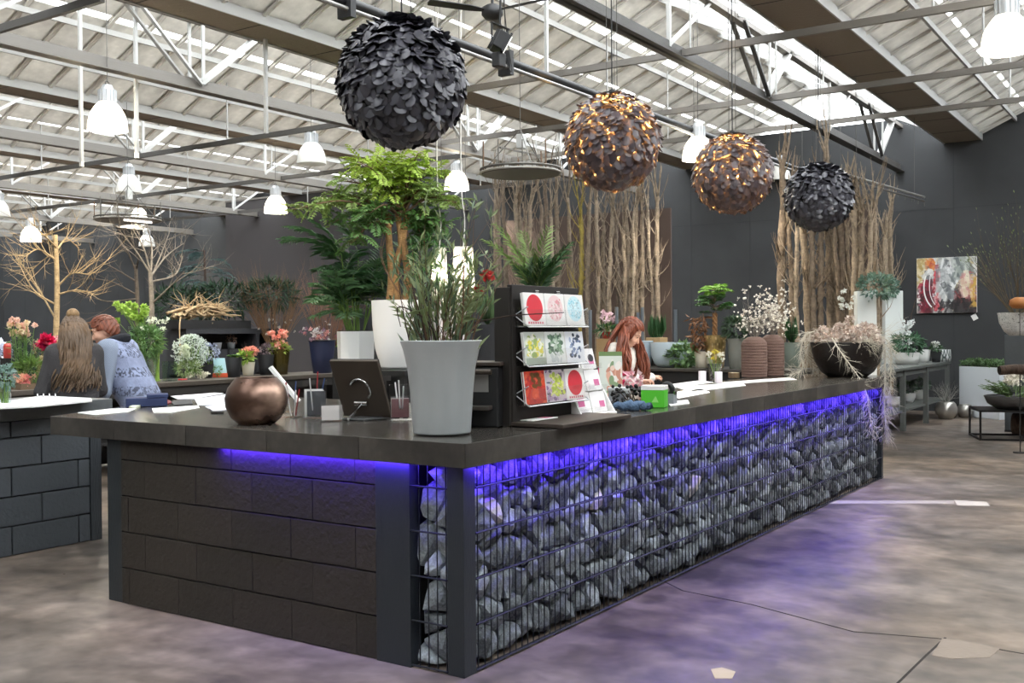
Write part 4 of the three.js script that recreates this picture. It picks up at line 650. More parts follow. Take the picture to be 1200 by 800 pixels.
// ---- small things in front of the clerk ----
{
  const p = onTop(726, 474), k = scaleAt(p); const yaw = camYaw(p) - 0.35;
  const g = thing('grey_box', 'small silver grey box on the counter below the pink bouquet', 'box', p, yaw); mesh('body', rbox(21 * k, 17 * k, 0.1, 0.004, 0, 8.5 * k, 0), M('#a6abb0', { roughness: 0.4, metalness: 0.3 }), g); mesh('lid', rbox(22 * k, 4 * k, 0.104, 0.004, 0, 18.5 * k, 0), M('#c9ccce', { roughness: 0.4 }), g);
  const q = onTop(766, 477), gb = thing('green_box', 'bright green carton with a white top at the counter edge', 'box', q, camYaw(q) - 0.2); const gm = M('#58c832', { roughness: 0.5 });
  mesh('carton', rbox(26 * k, 20 * k, 0.13, 0.003, 0, 10 * k, -0.03), gm, gb); mesh('lid', rbox(26.4 * k, 5 * k, 0.134, 0.003, 0, 22 * k, -0.03), white, gb);
  const tri = new THREE.Shape([new THREE.Vector2(-4 * k, 6 * k), new THREE.Vector2(4 * k, 6 * k), new THREE.Vector2(0.5 * k, 13 * k)]); mesh('emblem', new THREE.ExtrudeGeometry(tri, { depth: 0.001, bevelEnabled: false }).translate(3 * k, 0, 0.0352), M('#9be07c'), gb);
  const s = onTop(742, 481), sc = thing('blue_pouch', 'crumpled blue grey cloth pouch in front of the green carton', 'pouch', s, camYaw(s)); const pts = [], rs = []; for (let i = 0; i <= 12; i++) { pts.push(V((i / 12 - 0.5) * 40 * k, 5 * k + Math.sin(i * 1.7) * 1.2 * k, Math.sin(i * 2.3) * 0.012)); rs.push((3.2 + 2.6 * Math.sin(PI * i / 12) + Math.sin(i * 2.9) * 0.7) * k); } const cl = limb(pts, rs, 12); mesh('cloth', cl, rough('#58708c', 0.9, 0.01, 8), sc);
  const u = onTop(783, 473), st = thing('tape_dispenser', 'grey tape dispenser with dark roll beside the green carton', 'dispenser', u, camYaw(u) - 0.4); mesh('body', slabGeo([[-0.045, 0.03], [0.05, 0.03], [0.05, -0.03], [-0.045, -0.03]], 0, 12 * k), M('#7e8288', { roughness: 0.5 }), st); mesh('roll', new THREE.TorusGeometry(0.034, 0.018, 10, 24).translate(-0.005, 17 * k, 0), blackM, st); mesh('blade', box(0.004, 0.02, 0.05, 0.052, 13 * k, 0), chrome, st);
  // bunch of glossy black berries
  const c = onTop(742, 476), bb = thing('black_berry_bunch', 'bunch of glossy black berries on stems between the boxes', 'berries', V(c.x, HT, c.z)); const bm = M('#141216', { roughness: 0.15 });
  for (let i = 0; i < 44; i++) { const pp = at(rr(715, 752), rr(451, 474), depthOf(c) + rr(-0.03, 0.09)).sub(bb.position); pp.y = Math.max(0.012, pp.y); mesh('berry', ball(rr(0.011, 0.015), 0, 0, 0, 8), bm, bb).position.copy(pp); }
  mesh('stems', Array.from({ length: 8 }, () => taper([V(rr(-0.08, 0.05), 0.02, 0.0), V(rr(-0.1, 0.05), 0.1, rr(-0.06, 0.02))], 0.004, 0.003, 4)), twigDark, bb);
  // pink wrapped bouquet
  const d = onTop(722, 468), pk = thing('pink_bouquet', 'bouquet in bright pink wrapping lying in front of the clerk', 'bouquet', V(d.x, HT + 0.002, d.z)); const hot = leafMat('#e0205f', { transmission: 0.2 }), soft = leafMat('#f2b9c4', { transmission: 0.2 }), tissue = leafMat('#f6e9ea', { transmission: 0.2 });
  const W = [[], [], []]; for (let i = 0; i < 90; i++) { const j = i % 3, cx = at(rr(704, 726), rr(432, 458), depthOf(d) + rr(0, 0.12)).sub(pk.position); W[0].push({ p: cx, d: rdir(0.3), n: rdir(), l: rr(0.05, 0.09), w: rr(0.04, 0.07) }); } for (let i = 0; i < 70; i++) { const cx = at(rr(722, 754), rr(438, 456), depthOf(d) + rr(0, 0.12)).sub(pk.position); W[1 + i % 2].push({ p: cx, d: rdir(0.3), n: rdir(), l: rr(0.04, 0.07), w: rr(0.02, 0.045) }); }
  stuff(mesh('pink_wrapping', leaves(W[0]), hot, pk)); stuff(mesh('pale_petals', leaves(W[1]), soft, pk)); stuff(mesh('ribbon', leaves(W[2]), tissue, pk)); mesh('stems', Array.from({ length: 6 }, (_, i) => taper([V(-0.04 + i * 0.02, 0.012, -0.02), V(-0.03 + i * 0.01, 0.13, -0.05)], 0.005, 0.004, 5)), stemGreen, pk);
}
paper('white paper sheet lying beside the tape dispenser', [[782, 461], [822, 456], [832, 460], [795, 467]]);
paper('white sheet under the tape dispenser at the counter edge', [[782, 471], [806, 469], [808, 473], [786, 476]], HT, paperM);
paper('long white paper in front of the small glass vase', [[790, 454], [870, 448], [874, 452], [812, 459]]);
paper('white paper running along the counter towards the brown vases', [[835, 449], [925, 442.5], [934, 445], [872, 449]]);
paper('white sheet behind the papers near the clerk hands', [[775, 452], [820, 446], [836, 448], [790, 455]]);
{
  const p = onTop(838, 446), k = scaleAt(p), o = thing('small_glass_vase', 'small clear glass with white and yellow flowers on the counter', 'vase', p); const r = 9 * k;
  mesh('glass', lathe([[0.001, 0], [r * 0.75, 0], [r, 20 * k], [r * 0.95, 20 * k], [r * 0.7, 0.006], [0.001, 0.006]], 24), MP('#ffffff', { roughness: 0.02, transmission: 1, thickness: 0.004, ior: 1.45 }), o);
  const S = [], Wt = [], Y = []; for (let i = 0; i < 9; i++) { const a = i * 0.7, t = V(Math.cos(a) * r * 1.1, rr(24, 36) * k, Math.sin(a) * r); S.push(taper([V(0, 0.01, 0), t], 0.003, 0.002, 4)); for (let j = 0; j < 10; j++) (i % 4 ? Wt : Y).push({ p: t, d: rdir(0.3), n: rdir(1), l: 0.03, w: 0.024 }); }
  mesh('stems', S, stemGreen, o); stuff(mesh('white_petals', leaves(Wt), leafMat('#f3efe2'), o)); stuff(mesh('yellow_petals', leaves(Y), leafMat('#e6d44e'), o));
  for (const [px, py, l] of [[823, 448, 'white candle block left of the small glass vase'], [842, 449, 'white candle block right of the small glass vase']]) { const q = onTop(px, py), c = thing('candle_block', l, 'candle', q, camYaw(q) + 0.3); mesh('wax', rbox(7 * k, 13 * k, 7 * k, 0.004, 0, 6.5 * k, 0), M('#efeaf0', { roughness: 0.5 }), c); mesh('wick', cyl(0.0015, 0.0015, 0.01, 0, 13 * k, 0, 6), blackM, c); }
  const q = onTop(860, 442.5), w = thing('wood_disc', 'pale round wooden slice on the counter beside the brown vases', 'wood slice', q); mesh('disc', cyl(6.6 * k, 6.6 * k, 6.5 * k, 0, 0, 0, 24), rough('#d8c6a4', 0.8), w); mesh('bark_rim', new THREE.CylinderGeometry(6.9 * k, 6.9 * k, 6 * k, 24, 1, true).translate(0, 3.2 * k, 0), bark('#a58d6e'), w);
}
// ribbed brown vases with cotton branches
function ribbedVase(px, py, w, h, label) {
  const p = onTop(px, py), k = scaleAt(p), o = thing('ribbed_vase', label, 'vase', p), prof = [[0.001, 0]]; const R = w / 2 * k, H = h * k;
  for (let i = 0; i <= 64; i++) { const t = i / 64, b = t < 0.78 ? R : R * Math.sqrt(Math.max(0.12, 1 - ((t - 0.78) / 0.24) ** 2)); prof.push([b * (1 + 0.018 * Math.sin(t * 90)) * (0.97 + 0.03 * Math.min(1, t * 5)), t * H]); }
  prof.push([R * 0.36, H * 1.0], [R * 0.3, H * 0.9], [0.001, H * 0.88]); mesh('body', lathe(prof, 40), rough('#6f574e', 0.8, 0.004, 4), o);
  const S = [], C = [], Cp = [], tips = []; for (let i = 0; i < 16; i++) { const a = rr(0, 6.28); twigs(S, V(0, H * 0.85, 0), V(Math.cos(a) * 0.5, 1, Math.sin(a) * 0.5).normalize(), rr(0.14, 0.3), 0.0035, 2, { spread: 0.6, kids: 3, up: 0.05, tips }); }
  tips.forEach((q, i) => { if (i % 2) C.push(new THREE.IcosahedronGeometry(rr(0.008, 0.013), 1).translate(q.p.x, q.p.y, q.p.z)); else for (let j = 0; j < 4; j++) Cp.push({ p: q.p.clone(), d: rdir(0.3), n: rdir(), l: 0.03, w: 0.02 }); });
  stuff(mesh('twigs', S, twigGrey, o)); stuff(mesh('cotton_tufts', C, M('#ece7dd', { roughness: 0.95 }), o)); stuff(mesh('blossom', leaves(Cp), leafMat('#e5dfd2'), o));
}
ribbedVase(884, 441.5, 30, 47, 'brown ribbed bottle vase with cotton branches, the front one of the pair');
ribbedVase(905, 440, 28, 48, 'brown ribbed bottle vase half hidden behind its front twin');
// dark bowl with dried flowers and trailing pale branches
{
  const p = onTop(993, 441), k = scaleAt(p), o = thing('black_bowl', 'wide black bowl with dusty pink flowers and trailing pale branches at the counter end', 'bowl', p);
  mesh('bowl', lathe([[0.001, 0.01], [22, 0], [30, 6], [37, 18], [40.5, 32], [42, 40], [40, 40.5], [38, 32], [34, 19], [0.001, 12]].map(([x, y]) => [x * k, y * k]), 40), rough('#1a1412', 0.45, 0.004, 3), o);
  const F = [[], []], y = 40 * k; for (let i = 0; i < 52; i++) { const a = rr(0, 6.28), r = Math.sqrt(rnd()) * 42 * k, c = V(Math.cos(a) * r, y + rr(0, 0.24) * (1 - r / (66 * k)) + 0.01, Math.sin(a) * r); for (let j = 0; j < 26; j++) { const d = rdir(0.35); F[(i + j) % 2].push({ p: c.clone().addScaledVector(d, 0.018), d: d.clone().addScaledVector(rdir(), 0.6).normalize(), n: d, l: rr(0.03, 0.055), w: rr(0.028, 0.045) }); } }
  stuff(mesh('pink_petals', leaves(F[0]), leafMat('#cbb8ab'), o)); stuff(mesh('pale_petals', leaves(F[1]), leafMat('#ddd2c8'), o));
  const B = []; const pale = M('#cbc5b6', { roughness: 0.85 });
  const trail = (pts, n) => { const c = curve(pts, 22); B.push(taper(c, 0.007, 0.002, 5)); for (let i = 2; i < c.length - 1; i++) for (let j = 0; j < n; j++) { const ax = c[i + 1].clone().sub(c[i]).normalize(); twigs(B, c[i], ax.clone().addScaledVector(rdir(-0.15), 0.9).normalize(), rr(0.05, 0.12), 0.0028, 1, { spread: 0.7, kids: 3, up: -0.2, seg: 3 }); } };
  const D = depthOf(p), w = (px, py, dd) => at(px, py, D + dd).sub(p);
  trail([w(975, 396, -0.3), w(985, 412, -0.42), w(1005, 440, -0.5), w(1016, 462, -0.62), w(1020, 490, -0.62), w(1024, 508, -0.6)], 4);
  trail([w(1026, 392, -0.2), w(1036, 405, -0.3), w(1037, 440, -0.3), w(1036, 470, -0.28), w(1038, 495, -0.28), w(1040, 516, -0.28)], 6);
  trail([w(1030, 392, 0.1), w(1042, 402, 0.1), w(1044, 430, 0.1), w(1043, 455, 0.1), w(1045, 480, 0.1)], 5);
  trail([w(955, 388, -0.2), w(944, 392, -0.2), w(938, 410, -0.2), w(940, 432, -0.25), w(925, 440, -0.3)], 4);
  trail([w(958, 396, 0.1), w(950, 400, 0.2), w(946, 420, 0.2), w(960, 436, 0.1)], 4);
  trail([w(1000, 394, -0.2), w(1012, 400, -0.3), w(1020, 402, -0.3)], 5);
  for (let i = 0; i < 40; i++) { const a = rr(0, 6.28); twigs(B, V(Math.cos(a) * 28 * k, y, Math.sin(a) * 28 * k), V(Math.cos(a), rr(0.1, 1), Math.sin(a)).normalize(), rr(0.12, 0.26), 0.003, 1, { spread: 0.7, kids: 3, up: -0.2, seg: 3 }); }
  stuff(mesh('trailing_branches', B, pale, o));
}
{ // black receipt printer on the inner corner
  const p = onTop(580, 499), k = scaleAt(p), o = thing('printer', 'black office printer with paper labels between the grey vase and card rack', 'printer', V(p.x, HT + 0.001, p.z - 0.18), camYaw(p) - 0.25);
  mesh('body', rbox(0.36, 0.3, 0.3, 0.012, 0.03, 0.15, 0), blackM, o); mesh('top_lid', rbox(0.38, 0.02, 0.31, 0.006, 0.03, 0.312, 0), M('#3a3028', { roughness: 0.5 }), o); mesh('tray', rbox(0.2, 0.02, 0.12, 0.004, 0.08, 0.1, 0.17), M('#38332e', { roughness: 0.4 }), o);
  mesh('label', box(0.14, 0.09, 0.002, 0.09, 0.22, 0.151), M('#8a8784'), o); for (const y of [0.165, 0.19]) mesh('label', box(0.045, 0.018, 0.002, -0.09, y, 0.151), M('#d9d7d4'), o); mesh('handle', bar(V(-0.1, 0.275, 0.17), V(0.18, 0.275, 0.17), 0.014, 0.014, 8), M('#4c4239', { roughness: 0.4 }), o);
}

// ---------- generic pots, vases and plants ----------
rnd = RNG(900);
const potProf = (r0, r1, h, t = 0.006) => [[0.001, 0], [r0, 0], [r0 + (r1 - r0) * 0.5, h * 0.5], [r1, h], [r1 - t, h], [r0 - t + (r1 - r0) * 0.5, h * 0.5], [r0 - t, h * 0.1], [0.001, h * 0.1]];
function potAt(name, label, cat, p, r0, r1, h, m, { soil = true, group, seg = 28 } = {}) {
  const o = thing(name, label, cat, p, 0, group); mesh(cat === 'vase' ? 'body' : 'pot', lathe(potProf(r0, r1, h), seg), m, o); if (soil) mesh('soil', cyl(r1 * 0.92, r1 * 0.92, 0.01, 0, h * 0.86, 0, 20), soilM, o); return o;
}
// a pot given by its outline in the picture: centre, bottom, top, widths; D from its support
const pot = (name, label, cat, p, w0, w1, hpx, m, opt) => { const k = scaleAt(p); const o = potAt(name, label, cat, p, w0 / 2 * k, w1 / 2 * k, hpx * k, m, opt); o.userData.k = undefined; delete o.userData.k; return [o, k, hpx * k]; };
function bloom(L, c, r, n, w = 0.8, up = 0.2) { for (let i = 0; i < n; i++) { const d = rdir(up); L.push({ p: c.clone().addScaledVector(d, r * 0.15), d, n: rdir(), l: r * rr(0.7, 1.1), w: r * w }); } }
function bush(o, c, R, n, l, w, m, { flat = 1, name = 'foliage', stems = 0, sm = stemGreen, y0 = 0 } = {}) {
  const L = [], S = []; for (let i = 0; i < n; i++) { const d = rdir(0.2), q = c.clone().add(V(d.x * R, d.y * R * flat, d.z * R).multiplyScalar(Math.cbrt(rr(0.15, 1)))); L.push({ p: q, d: d.clone().addScaledVector(rdir(), 0.8).normalize(), n: rdir(1.2), l: l * rr(0.7, 1.25), w: w * rr(0.8, 1.2) }); }
  for (let i = 0; i < stems; i++) { const d = rdir(0.5); S.push(taper([V(c.x + d.x * 0.02, y0, c.z + d.z * 0.02), c.clone().add(V(d.x * R * 0.7, Math.abs(d.y) * R * flat * 0.6, d.z * R * 0.7))], 0.004, 0.002, 4)); }
  stuff(mesh(name, leaves(L), m, o)); if (S.length) stuff(mesh('stems', S, sm, o));
}
const onW = (px, py, h) => onY(px, py, h);
const glassV = MP('#eef6f3', { roughness: 0.02, transmission: 1, thickness: 0.003, ior: 1.45 });
const glassThin = MP('#f2f8f6', { roughness: 0.02, transmission: 1, thickness: 0, ior: 1.45 });
const cream = M('#d9d0bd', { roughness: 0.6 }), darkPot = rough('#26272a', 0.6, 0.002, 3), whitePot = M('#e9e9e6', { roughness: 0.4 }), greyPot = rough('#73746c', 0.7, 0.002, 3), bluePot = M('#a9bac6', { roughness: 0.4 });

// ---------- benches and shelves ----------
const HBN = 0.95, benchM = rough('#4d463e', 0.55, 0.003, 2), benchD = rough('#2c2a28', 0.7, 0.003, 2);
{
  const o = thing('flower_bench', 'long dark flower workbench standing behind the two people at the left', 'workbench');
  for (let i = 0; i < 5; i++) mesh('top_board', worldUV(rbox(9.6, 0.05, 0.158, 0.004, 3.1, HBN - 0.025, -7.08 - i * 0.162)), benchM, o);
  mesh('apron', boxA(-1.6, 7.8, HBN - 0.15, HBN - 0.05, -7.06, -7.03), benchD, o); mesh('lower_shelf', boxA(-1.6, 7.8, 0.3, 0.33, -7.7, -7.1), benchD, o); mesh('back_panel', boxA(-1.6, 7.8, 0.02, HBN - 0.06, -7.78, -7.75), benchD, o);
  for (const x of [-1.5, 1.6, 4.7, 7.7]) for (const z of [-7.1, -7.7]) mesh('leg', boxA(x - 0.04, x + 0.04, 0, HBN - 0.05, z - 0.04, z + 0.04), benchD, o);
}
{
  const o = thing('back_counter', 'black back counter with pots standing behind the clerk', 'counter');
  mesh('top', worldUV(rbox(0.85, 0.035, 6.3, 0.004, 8.45, HT - 0.018, -4.35)), rough('#3e3a35', 0.35, 0.002, 2), o); mesh('front', boxA(8.08, 8.12, 0.02, HT - 0.036, -7.5, -1.26), blackM, o); mesh('end_panel', boxA(8.1, 8.85, 0.02, HT - 0.036, -1.3, -1.26), blackM, o); mesh('plinth', boxA(8.12, 8.8, 0, 0.08, -7.4, -1.35), blackM, o);
  for (let z = -2.9; z > -7.3; z -= 0.9) mesh('door_gap', boxA(8.076, 8.08, 0.1, HT - 0.05, z - 0.004, z + 0.004), M('#050505'), o);
}
// ---------- tall tree in the round white pot and its neighbour ----------
{
  const st = thing('black_plinth', 'low black plinth under the big round white pot', 'plinth'); const p = at(466, 432, 12.0), k = scaleAt(p);
  mesh('top', boxA(p.x - 0.42, p.x + 0.6, p.y - 0.06, p.y - 0.002, p.z - 0.45, p.z + 0.45), blackM, st); for (const [a, b] of [[-0.38, -0.4], [-0.38, 0.4], [0.55, -0.4], [0.55, 0.4]]) mesh('leg', boxA(p.x + a - 0.03, p.x + a + 0.03, 0, p.y - 0.06, p.z + b - 0.03, p.z + b + 0.03), blackM, st);
  const o = thing('tall_tree', 'tall leafy tree with braided trunk in a round white pot', 'potted tree', p);
  mesh('pot', lathe([[0.001, 0], [17, 0], [20, 3], [26, 24], [29, 52], [30, 80], [28.5, 80], [27, 60], [0.001, 58]].map(([x, y]) => [x * k, y * k]), 44), whitePot, o); mesh('soil', cyl(28 * k, 28 * k, 0.02, 0, 74 * k, 0, 28), soilM, o);
  const P = (px, py, dd = 0) => at(px, py, 12 + dd).sub(p); const tm = bark('#c9a272');
  for (const [a, b, c, d] of [[457, 459, 456, 455], [467, 463, 470, 466], [476, 478, 473, 477]]) mesh('trunk', taper(curve([P(a, 358), P(b, 320, 0.05), P(c, 285, -0.03), P(d, 250)], 16), 0.05, 0.034, 10), tm, o);
  const S = [], up = [], hi = [], low = [];
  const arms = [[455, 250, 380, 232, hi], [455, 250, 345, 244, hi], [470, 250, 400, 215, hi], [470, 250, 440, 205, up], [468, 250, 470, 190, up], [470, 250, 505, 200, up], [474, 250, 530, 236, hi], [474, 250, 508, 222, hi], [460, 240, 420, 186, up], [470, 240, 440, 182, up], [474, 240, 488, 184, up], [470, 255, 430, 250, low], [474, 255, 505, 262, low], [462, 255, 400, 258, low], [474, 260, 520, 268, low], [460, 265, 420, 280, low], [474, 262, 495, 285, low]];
  for (const [a, b, c, d, L] of arms) for (let z = 0; z < 2; z++) {
    const dz = rr(-0.45, 0.45), A = P(a, b), B = P(c + rr(-10, 10), d + rr(-5, 5), dz), mid = A.clone().lerp(B, 0.5).add(V(0, 0.12, 0)); const cv = curve([A, mid, B], 10); S.push(taper(cv, 0.014, 0.005, 5));
    for (let i = 3; i <= 10; i++) for (let j = 0; j < 2; j++) { const ax = rdir(0.15); ax.y *= 0.45; frond(L, S, cv[i], ax.normalize(), rr(0.18, 0.34), { n: 7, ll: 0.085, lw: 0.034, droop: 0.7, r: 0.003 }); }
  }
  for (let i = 0; i < 5; i++) { const x = 455 + i * 6; S.push(taper(curve([P(x, 255), P(x + rr(-14, 14), 300, -0.1), P(x + rr(-10, 30), 352, -0.15)], 12), 0.006, 0.004, 4)); }
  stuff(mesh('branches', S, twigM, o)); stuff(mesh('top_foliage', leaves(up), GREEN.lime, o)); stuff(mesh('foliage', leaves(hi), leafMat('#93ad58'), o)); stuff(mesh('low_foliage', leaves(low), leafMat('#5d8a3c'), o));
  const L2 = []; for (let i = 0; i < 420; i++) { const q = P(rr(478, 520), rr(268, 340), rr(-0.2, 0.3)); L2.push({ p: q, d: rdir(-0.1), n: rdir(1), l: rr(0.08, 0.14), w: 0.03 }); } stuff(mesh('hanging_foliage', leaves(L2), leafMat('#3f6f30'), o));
  const bq = at(526, 434, 12.3), kb = scaleAt(bq), b = thing('square_white_pot', 'square white planter standing right of the big round white pot', 'pot', bq, camYaw(bq) + 0.35); mesh('pot', [rbox(34 * kb, 80 * kb, 34 * kb, 0.008, 0, 40 * kb, 0)], M('#ded7d8', { roughness: 0.45 }), b); mesh('soil', box(31 * kb, 0.01, 31 * kb, 0, 80.4 * kb, 0), soilM, b); mesh('stand', boxA(-0.17, 0.17, -bq.y, 0, -0.17, 0.17), blackM, b);
}
{ // bamboo palm in the faceted white pot
  const p = at(417, 427, 12.6), k = scaleAt(p), o = thing('bamboo_palm', 'slim dark green palm in a faceted white pot left of the tall tree', 'potted palm', p); mesh('pot', new THREE.CylinderGeometry(23 * k, 22 * k, 39 * k, 6).rotateY(0.4).translate(0, 19.5 * k, 0), M('#dcdedd', { roughness: 0.45, flatShading: true }), o); mesh('soil', cyl(21 * k, 21 * k, 0.01, 0, 39 * k, 0, 6), soilM, o); mesh('stand', boxA(-0.2, 0.2, -p.y, 0, -0.2, 0.2), blackM, o);
  const S = [], L = [], L3 = []; for (let i = 0; i < 16; i++) { const a = rr(0, 6.28), b = V(Math.cos(a) * 0.1, 39 * k, Math.sin(a) * 0.1), t = V(Math.cos(a) * rr(0.15, 0.3), rr(60, 135) * k, Math.sin(a) * rr(0.15, 0.3)); S.push(taper([b, b.clone().lerp(t, 0.5), t], 0.011, 0.007, 5)); for (let j = 0; j < 3; j++) { const d = rdir(0.5); d.y = Math.abs(d.y) * 0.6 + 0.2; frond(i % 3 ? L : L3, S, t.clone().lerp(b, j * 0.14), d.normalize(), rr(0.4, 0.62), { n: 13, ll: 0.24, lw: 0.026, droop: 0.9 }); } }
  for (let i = 0; i < 4; i++) frond(L3, S, V(-0.1, 125 * k, 0), CR.clone().multiplyScalar(-1).add(V(0, 0.5 + i * 0.25, rr(-0.4, 0.4))).normalize(), 0.9, { n: 22, ll: 0.22, lw: 0.02, droop: 0.9 });
  stuff(mesh('canes', S, stemGreen, o)); stuff(mesh('foliage', leaves(L), GREEN.deep, o)); stuff(mesh('pale_fronds', leaves(L3), leafMat('#567f4f'), o));
}
// ---------- bare trees at the left ----------
function bareTree(label, px, pyB, pyT, D, r, m, armsPx, seed, warm) {
  rnd = RNG(seed); const b = at(px, pyB, D), base = V(b.x, 0, b.z), o = thing('bare_tree', label, 'bare tree', base), P = (x, y, dd = 0) => at(x, y, D + dd).sub(base), S = [];
  mesh('trunk', taper(curve([V(0, 0, 0), V(0.02, b.y * 0.6, 0.01), P(px, pyB), P(px + 1, (pyB + pyT) / 2), P(px - 1, pyT)], 20), r, r * 0.5, 9), m, o);
  for (const [x0, y0, x1, y1, x2, y2] of armsPx) { const dz = rr(-0.8, 0.8), cv = curve([P(x0, y0), P(x1, y1, dz * 0.5), P(x2, y2, dz)], 12); S.push(taper(cv, r * 0.26, r * 0.09, 6)); for (let i = 3; i <= 12; i++) if (i % 2 || warm) twigs(S, cv[i], cv[Math.min(12, i)].clone().sub(cv[i - 1]).normalize().addScaledVector(rdir(0.25), 0.9).normalize(), rr(0.16, 0.38), r * 0.1, warm ? 1 : 2, { spread: 0.55, kids: 3, up: 0.25, seg: 4 }); }
  stuff(mesh('branches', S, m, o)); return o;
}
bareTree('pale warm-lit bare tree standing at the far left in front of the dark wall', 66, 400, 275, 12, 0.048, bark('#cdb790'), [[67, 358, 40, 340, 20, 305], [66, 375, 40, 330, 16, 298], [66, 305, 45, 292, 30, 300], [66, 290, 50, 275, 40, 282], [68, 335, 85, 320, 105, 322], [67, 315, 60, 300, 35, 318], [67, 345, 90, 340, 112, 345], [67, 292, 78, 280, 92, 290]], 31, true);
bareTree('grey bare tree with a spreading crown behind the green viburnum flowers', 177, 400, 318, 12.5, 0.05, bark('#9b958d'), [[176, 320, 160, 295, 140, 270], [177, 318, 178, 290, 172, 262], [178, 322, 195, 300, 215, 285], [177, 325, 190, 295, 200, 268], [179, 355, 200, 335, 216, 318], [176, 318, 168, 290, 155, 268], [177, 330, 205, 322, 214, 300]], 32);
bareTree('thinner dim bare tree left of the grey bare tree', 160, 400, 310, 13.3, 0.045, bark('#6f675f'), [[160, 330, 135, 315, 105, 300], [160, 345, 130, 330, 100, 325], [159, 318, 150, 295, 138, 278], [161, 350, 120, 352, 92, 330], [160, 315, 164, 295, 168, 280]], 33);
rnd = RNG(905);
{ // dark shrubs and a blue conifer against the partition
  const p = onY(236, 425, 0.0), q = at(240, 350, 15), o = thing('blue_conifer', 'blue grey drooping conifer against the dark wall behind the driftwood', 'potted tree', V(q.x, 0, q.z)); const S = [], L = []; mesh('trunk', taper([V(0, 0, 0), V(0.03, 1.4, 0), V(0, 2.7, 0)], 0.04, 0.015, 7), twigDark, o);
  for (let i = 0; i < 26; i++) { const y = rr(1.9, 2.7), a = rr(0, 6.28); frond(L, S, V(0, y, 0), V(Math.cos(a), 0.25, Math.sin(a)), rr(0.35, 0.6), { n: 18, ll: 0.12, lw: 0.012, droop: 1.3 }); } stuff(mesh('branches', S, twigDark, o)); stuff(mesh('needles', leaves(L), leafMat('#54706f'), o));
  for (const [px, py, R, l] of [[212, 358, 0.42, 'dark green shrub behind the driftwood, the left one'], [262, 352, 0.4, 'dark green shrub behind the driftwood, the right one'], [318, 345, 0.32, 'dark green pine tuft behind the brown twig bush']]) { const c = at(px, py, 14.6), s = thing('dark_shrub', l, 'shrub', V(c.x, 0, c.z)); mesh('pot', lathe(potProf(0.16, 0.2, 0.4)), darkPot, s); mesh('stem', taper([V(0, 0.3, 0), V(0, c.y, 0)], 0.02, 0.01, 6), twigDark, s); bush(s, V(0, c.y, 0), R, 420, 0.16, 0.03, GREEN.dark, { flat: 0.55 }); }
}
// ---------- black shelf unit, trays and driftwood ----------
{
  const a = onZ(240, 385, -8.35), b = onZ(334, 384, -8.35), top = a.y, o = thing('black_shelf', 'black open shelf unit with small pots behind the white flowers', 'shelf', V(a.x, 0, -8.35)), w = b.x - a.x, fr = rough('#2b2c30', 0.6);
  mesh('top_board', boxA(-0.3, w, top - 0.07, top, -0.4, 0), fr, o); mesh('lower_board', boxA(-0.3, w, HBN - 0.03, HBN, -0.4, 0), fr, o); for (const x of [-0.3, w * 0.62, w - 0.04]) mesh('upright', boxA(x, x + 0.06, 0, top - 0.07, -0.4, 0), fr, o); mesh('back_panel', boxA(-0.3, w, 0.1, top - 0.07, -0.4, -0.39), blackM, o);
  for (const [x0, x1, l] of [[206, 248, 'left black wooden tray under the driftwood on the shelf unit'], [249, 288, 'right black wooden tray under the driftwood on the shelf unit']]) { const A = onZ(x0, 385, -8.45), B = onZ(x1, 385, -8.45), t = thing('black_tray', l, 'tray', V((A.x + B.x) / 2, top + 0.001, -8.5)); const W = B.x - A.x; mesh('bottom', box(W, 0.02, 0.3, 0, 0.01, 0), blackM, t); for (const s of [-1, 1]) { mesh('side', box(W, 0.11, 0.015, 0, 0.055, s * 0.145), blackM, t); mesh('side', box(0.015, 0.11, 0.3, s * W / 2, 0.055, 0), blackM, t); } }
  const c = onZ(240, 375, -8.5), d = thing('driftwood_bunch', 'bunch of tan driftwood branches lying across the black trays', 'driftwood', V(c.x, top + 0.1, -8.5)); const S = [], m = bark('#ead2ac'); const k = scaleAt(c);
  for (let i = 0; i < 26; i++) { const x0 = rr(-52, -10) * k, x1 = rr(10, 52) * k, pts = [V(x0, rr(0.02, 0.14), rr(-0.1, 0.12)), V(x0 * 0.4, rr(0.06, 0.2), rr(-0.1, 0.12)), V(x1 * 0.4, rr(0.06, 0.24), rr(-0.1, 0.12)), V(x1, rr(0.02, 0.2), rr(-0.1, 0.12))]; const cv = curve(pts, 12); S.push(taper(cv, 0.02, 0.008, 6)); for (let j = 3; j < 12; j += 5) twigs(S, cv[j], V(rr(-1.6, 1.6), rr(-0.1, 0.8), rr(-0.5, 0.5)).normalize(), rr(0.1, 0.26), 0.008, 1, { spread: 0.9, kids: 2, up: 0 }); }
  twigs(S, V(-45 * k, 0.05, 0.15), V(-0.4, -0.7, 0.3).normalize(), 0.4, 0.01, 1, { spread: 0.4, kids: 2, up: -0.3 }); stuff(mesh('branches', S, m, d));
  for (const [px, l, m2, fl] of [[256, 'small light grey pot on the black shelf', M('#9a9c9d'), 0], [272, 'small grey pot with brown sprigs on the black shelf', M('#7d7f80'), 1]]) { const q = onZ(px, 397, -8.5); const sh = thing('small_pot', l, 'pot', V(q.x, HBN + 0.33, -8.52)); mesh('pot', lathe(potProf(0.045, 0.06, 0.09)), m2, sh); mesh('shelf_block', boxA(-0.1, 0.1, -0.33, 0, -0.08, 0.08), fr, sh); if (fl) bush(sh, V(0, 0.13, 0), 0.07, 60, 0.04, 0.015, leafMat('#9a7a68')); else mesh('soil', cyl(0.05, 0.05, 0.01, 0, 0.08, 0, 14), soilM, sh); }
}
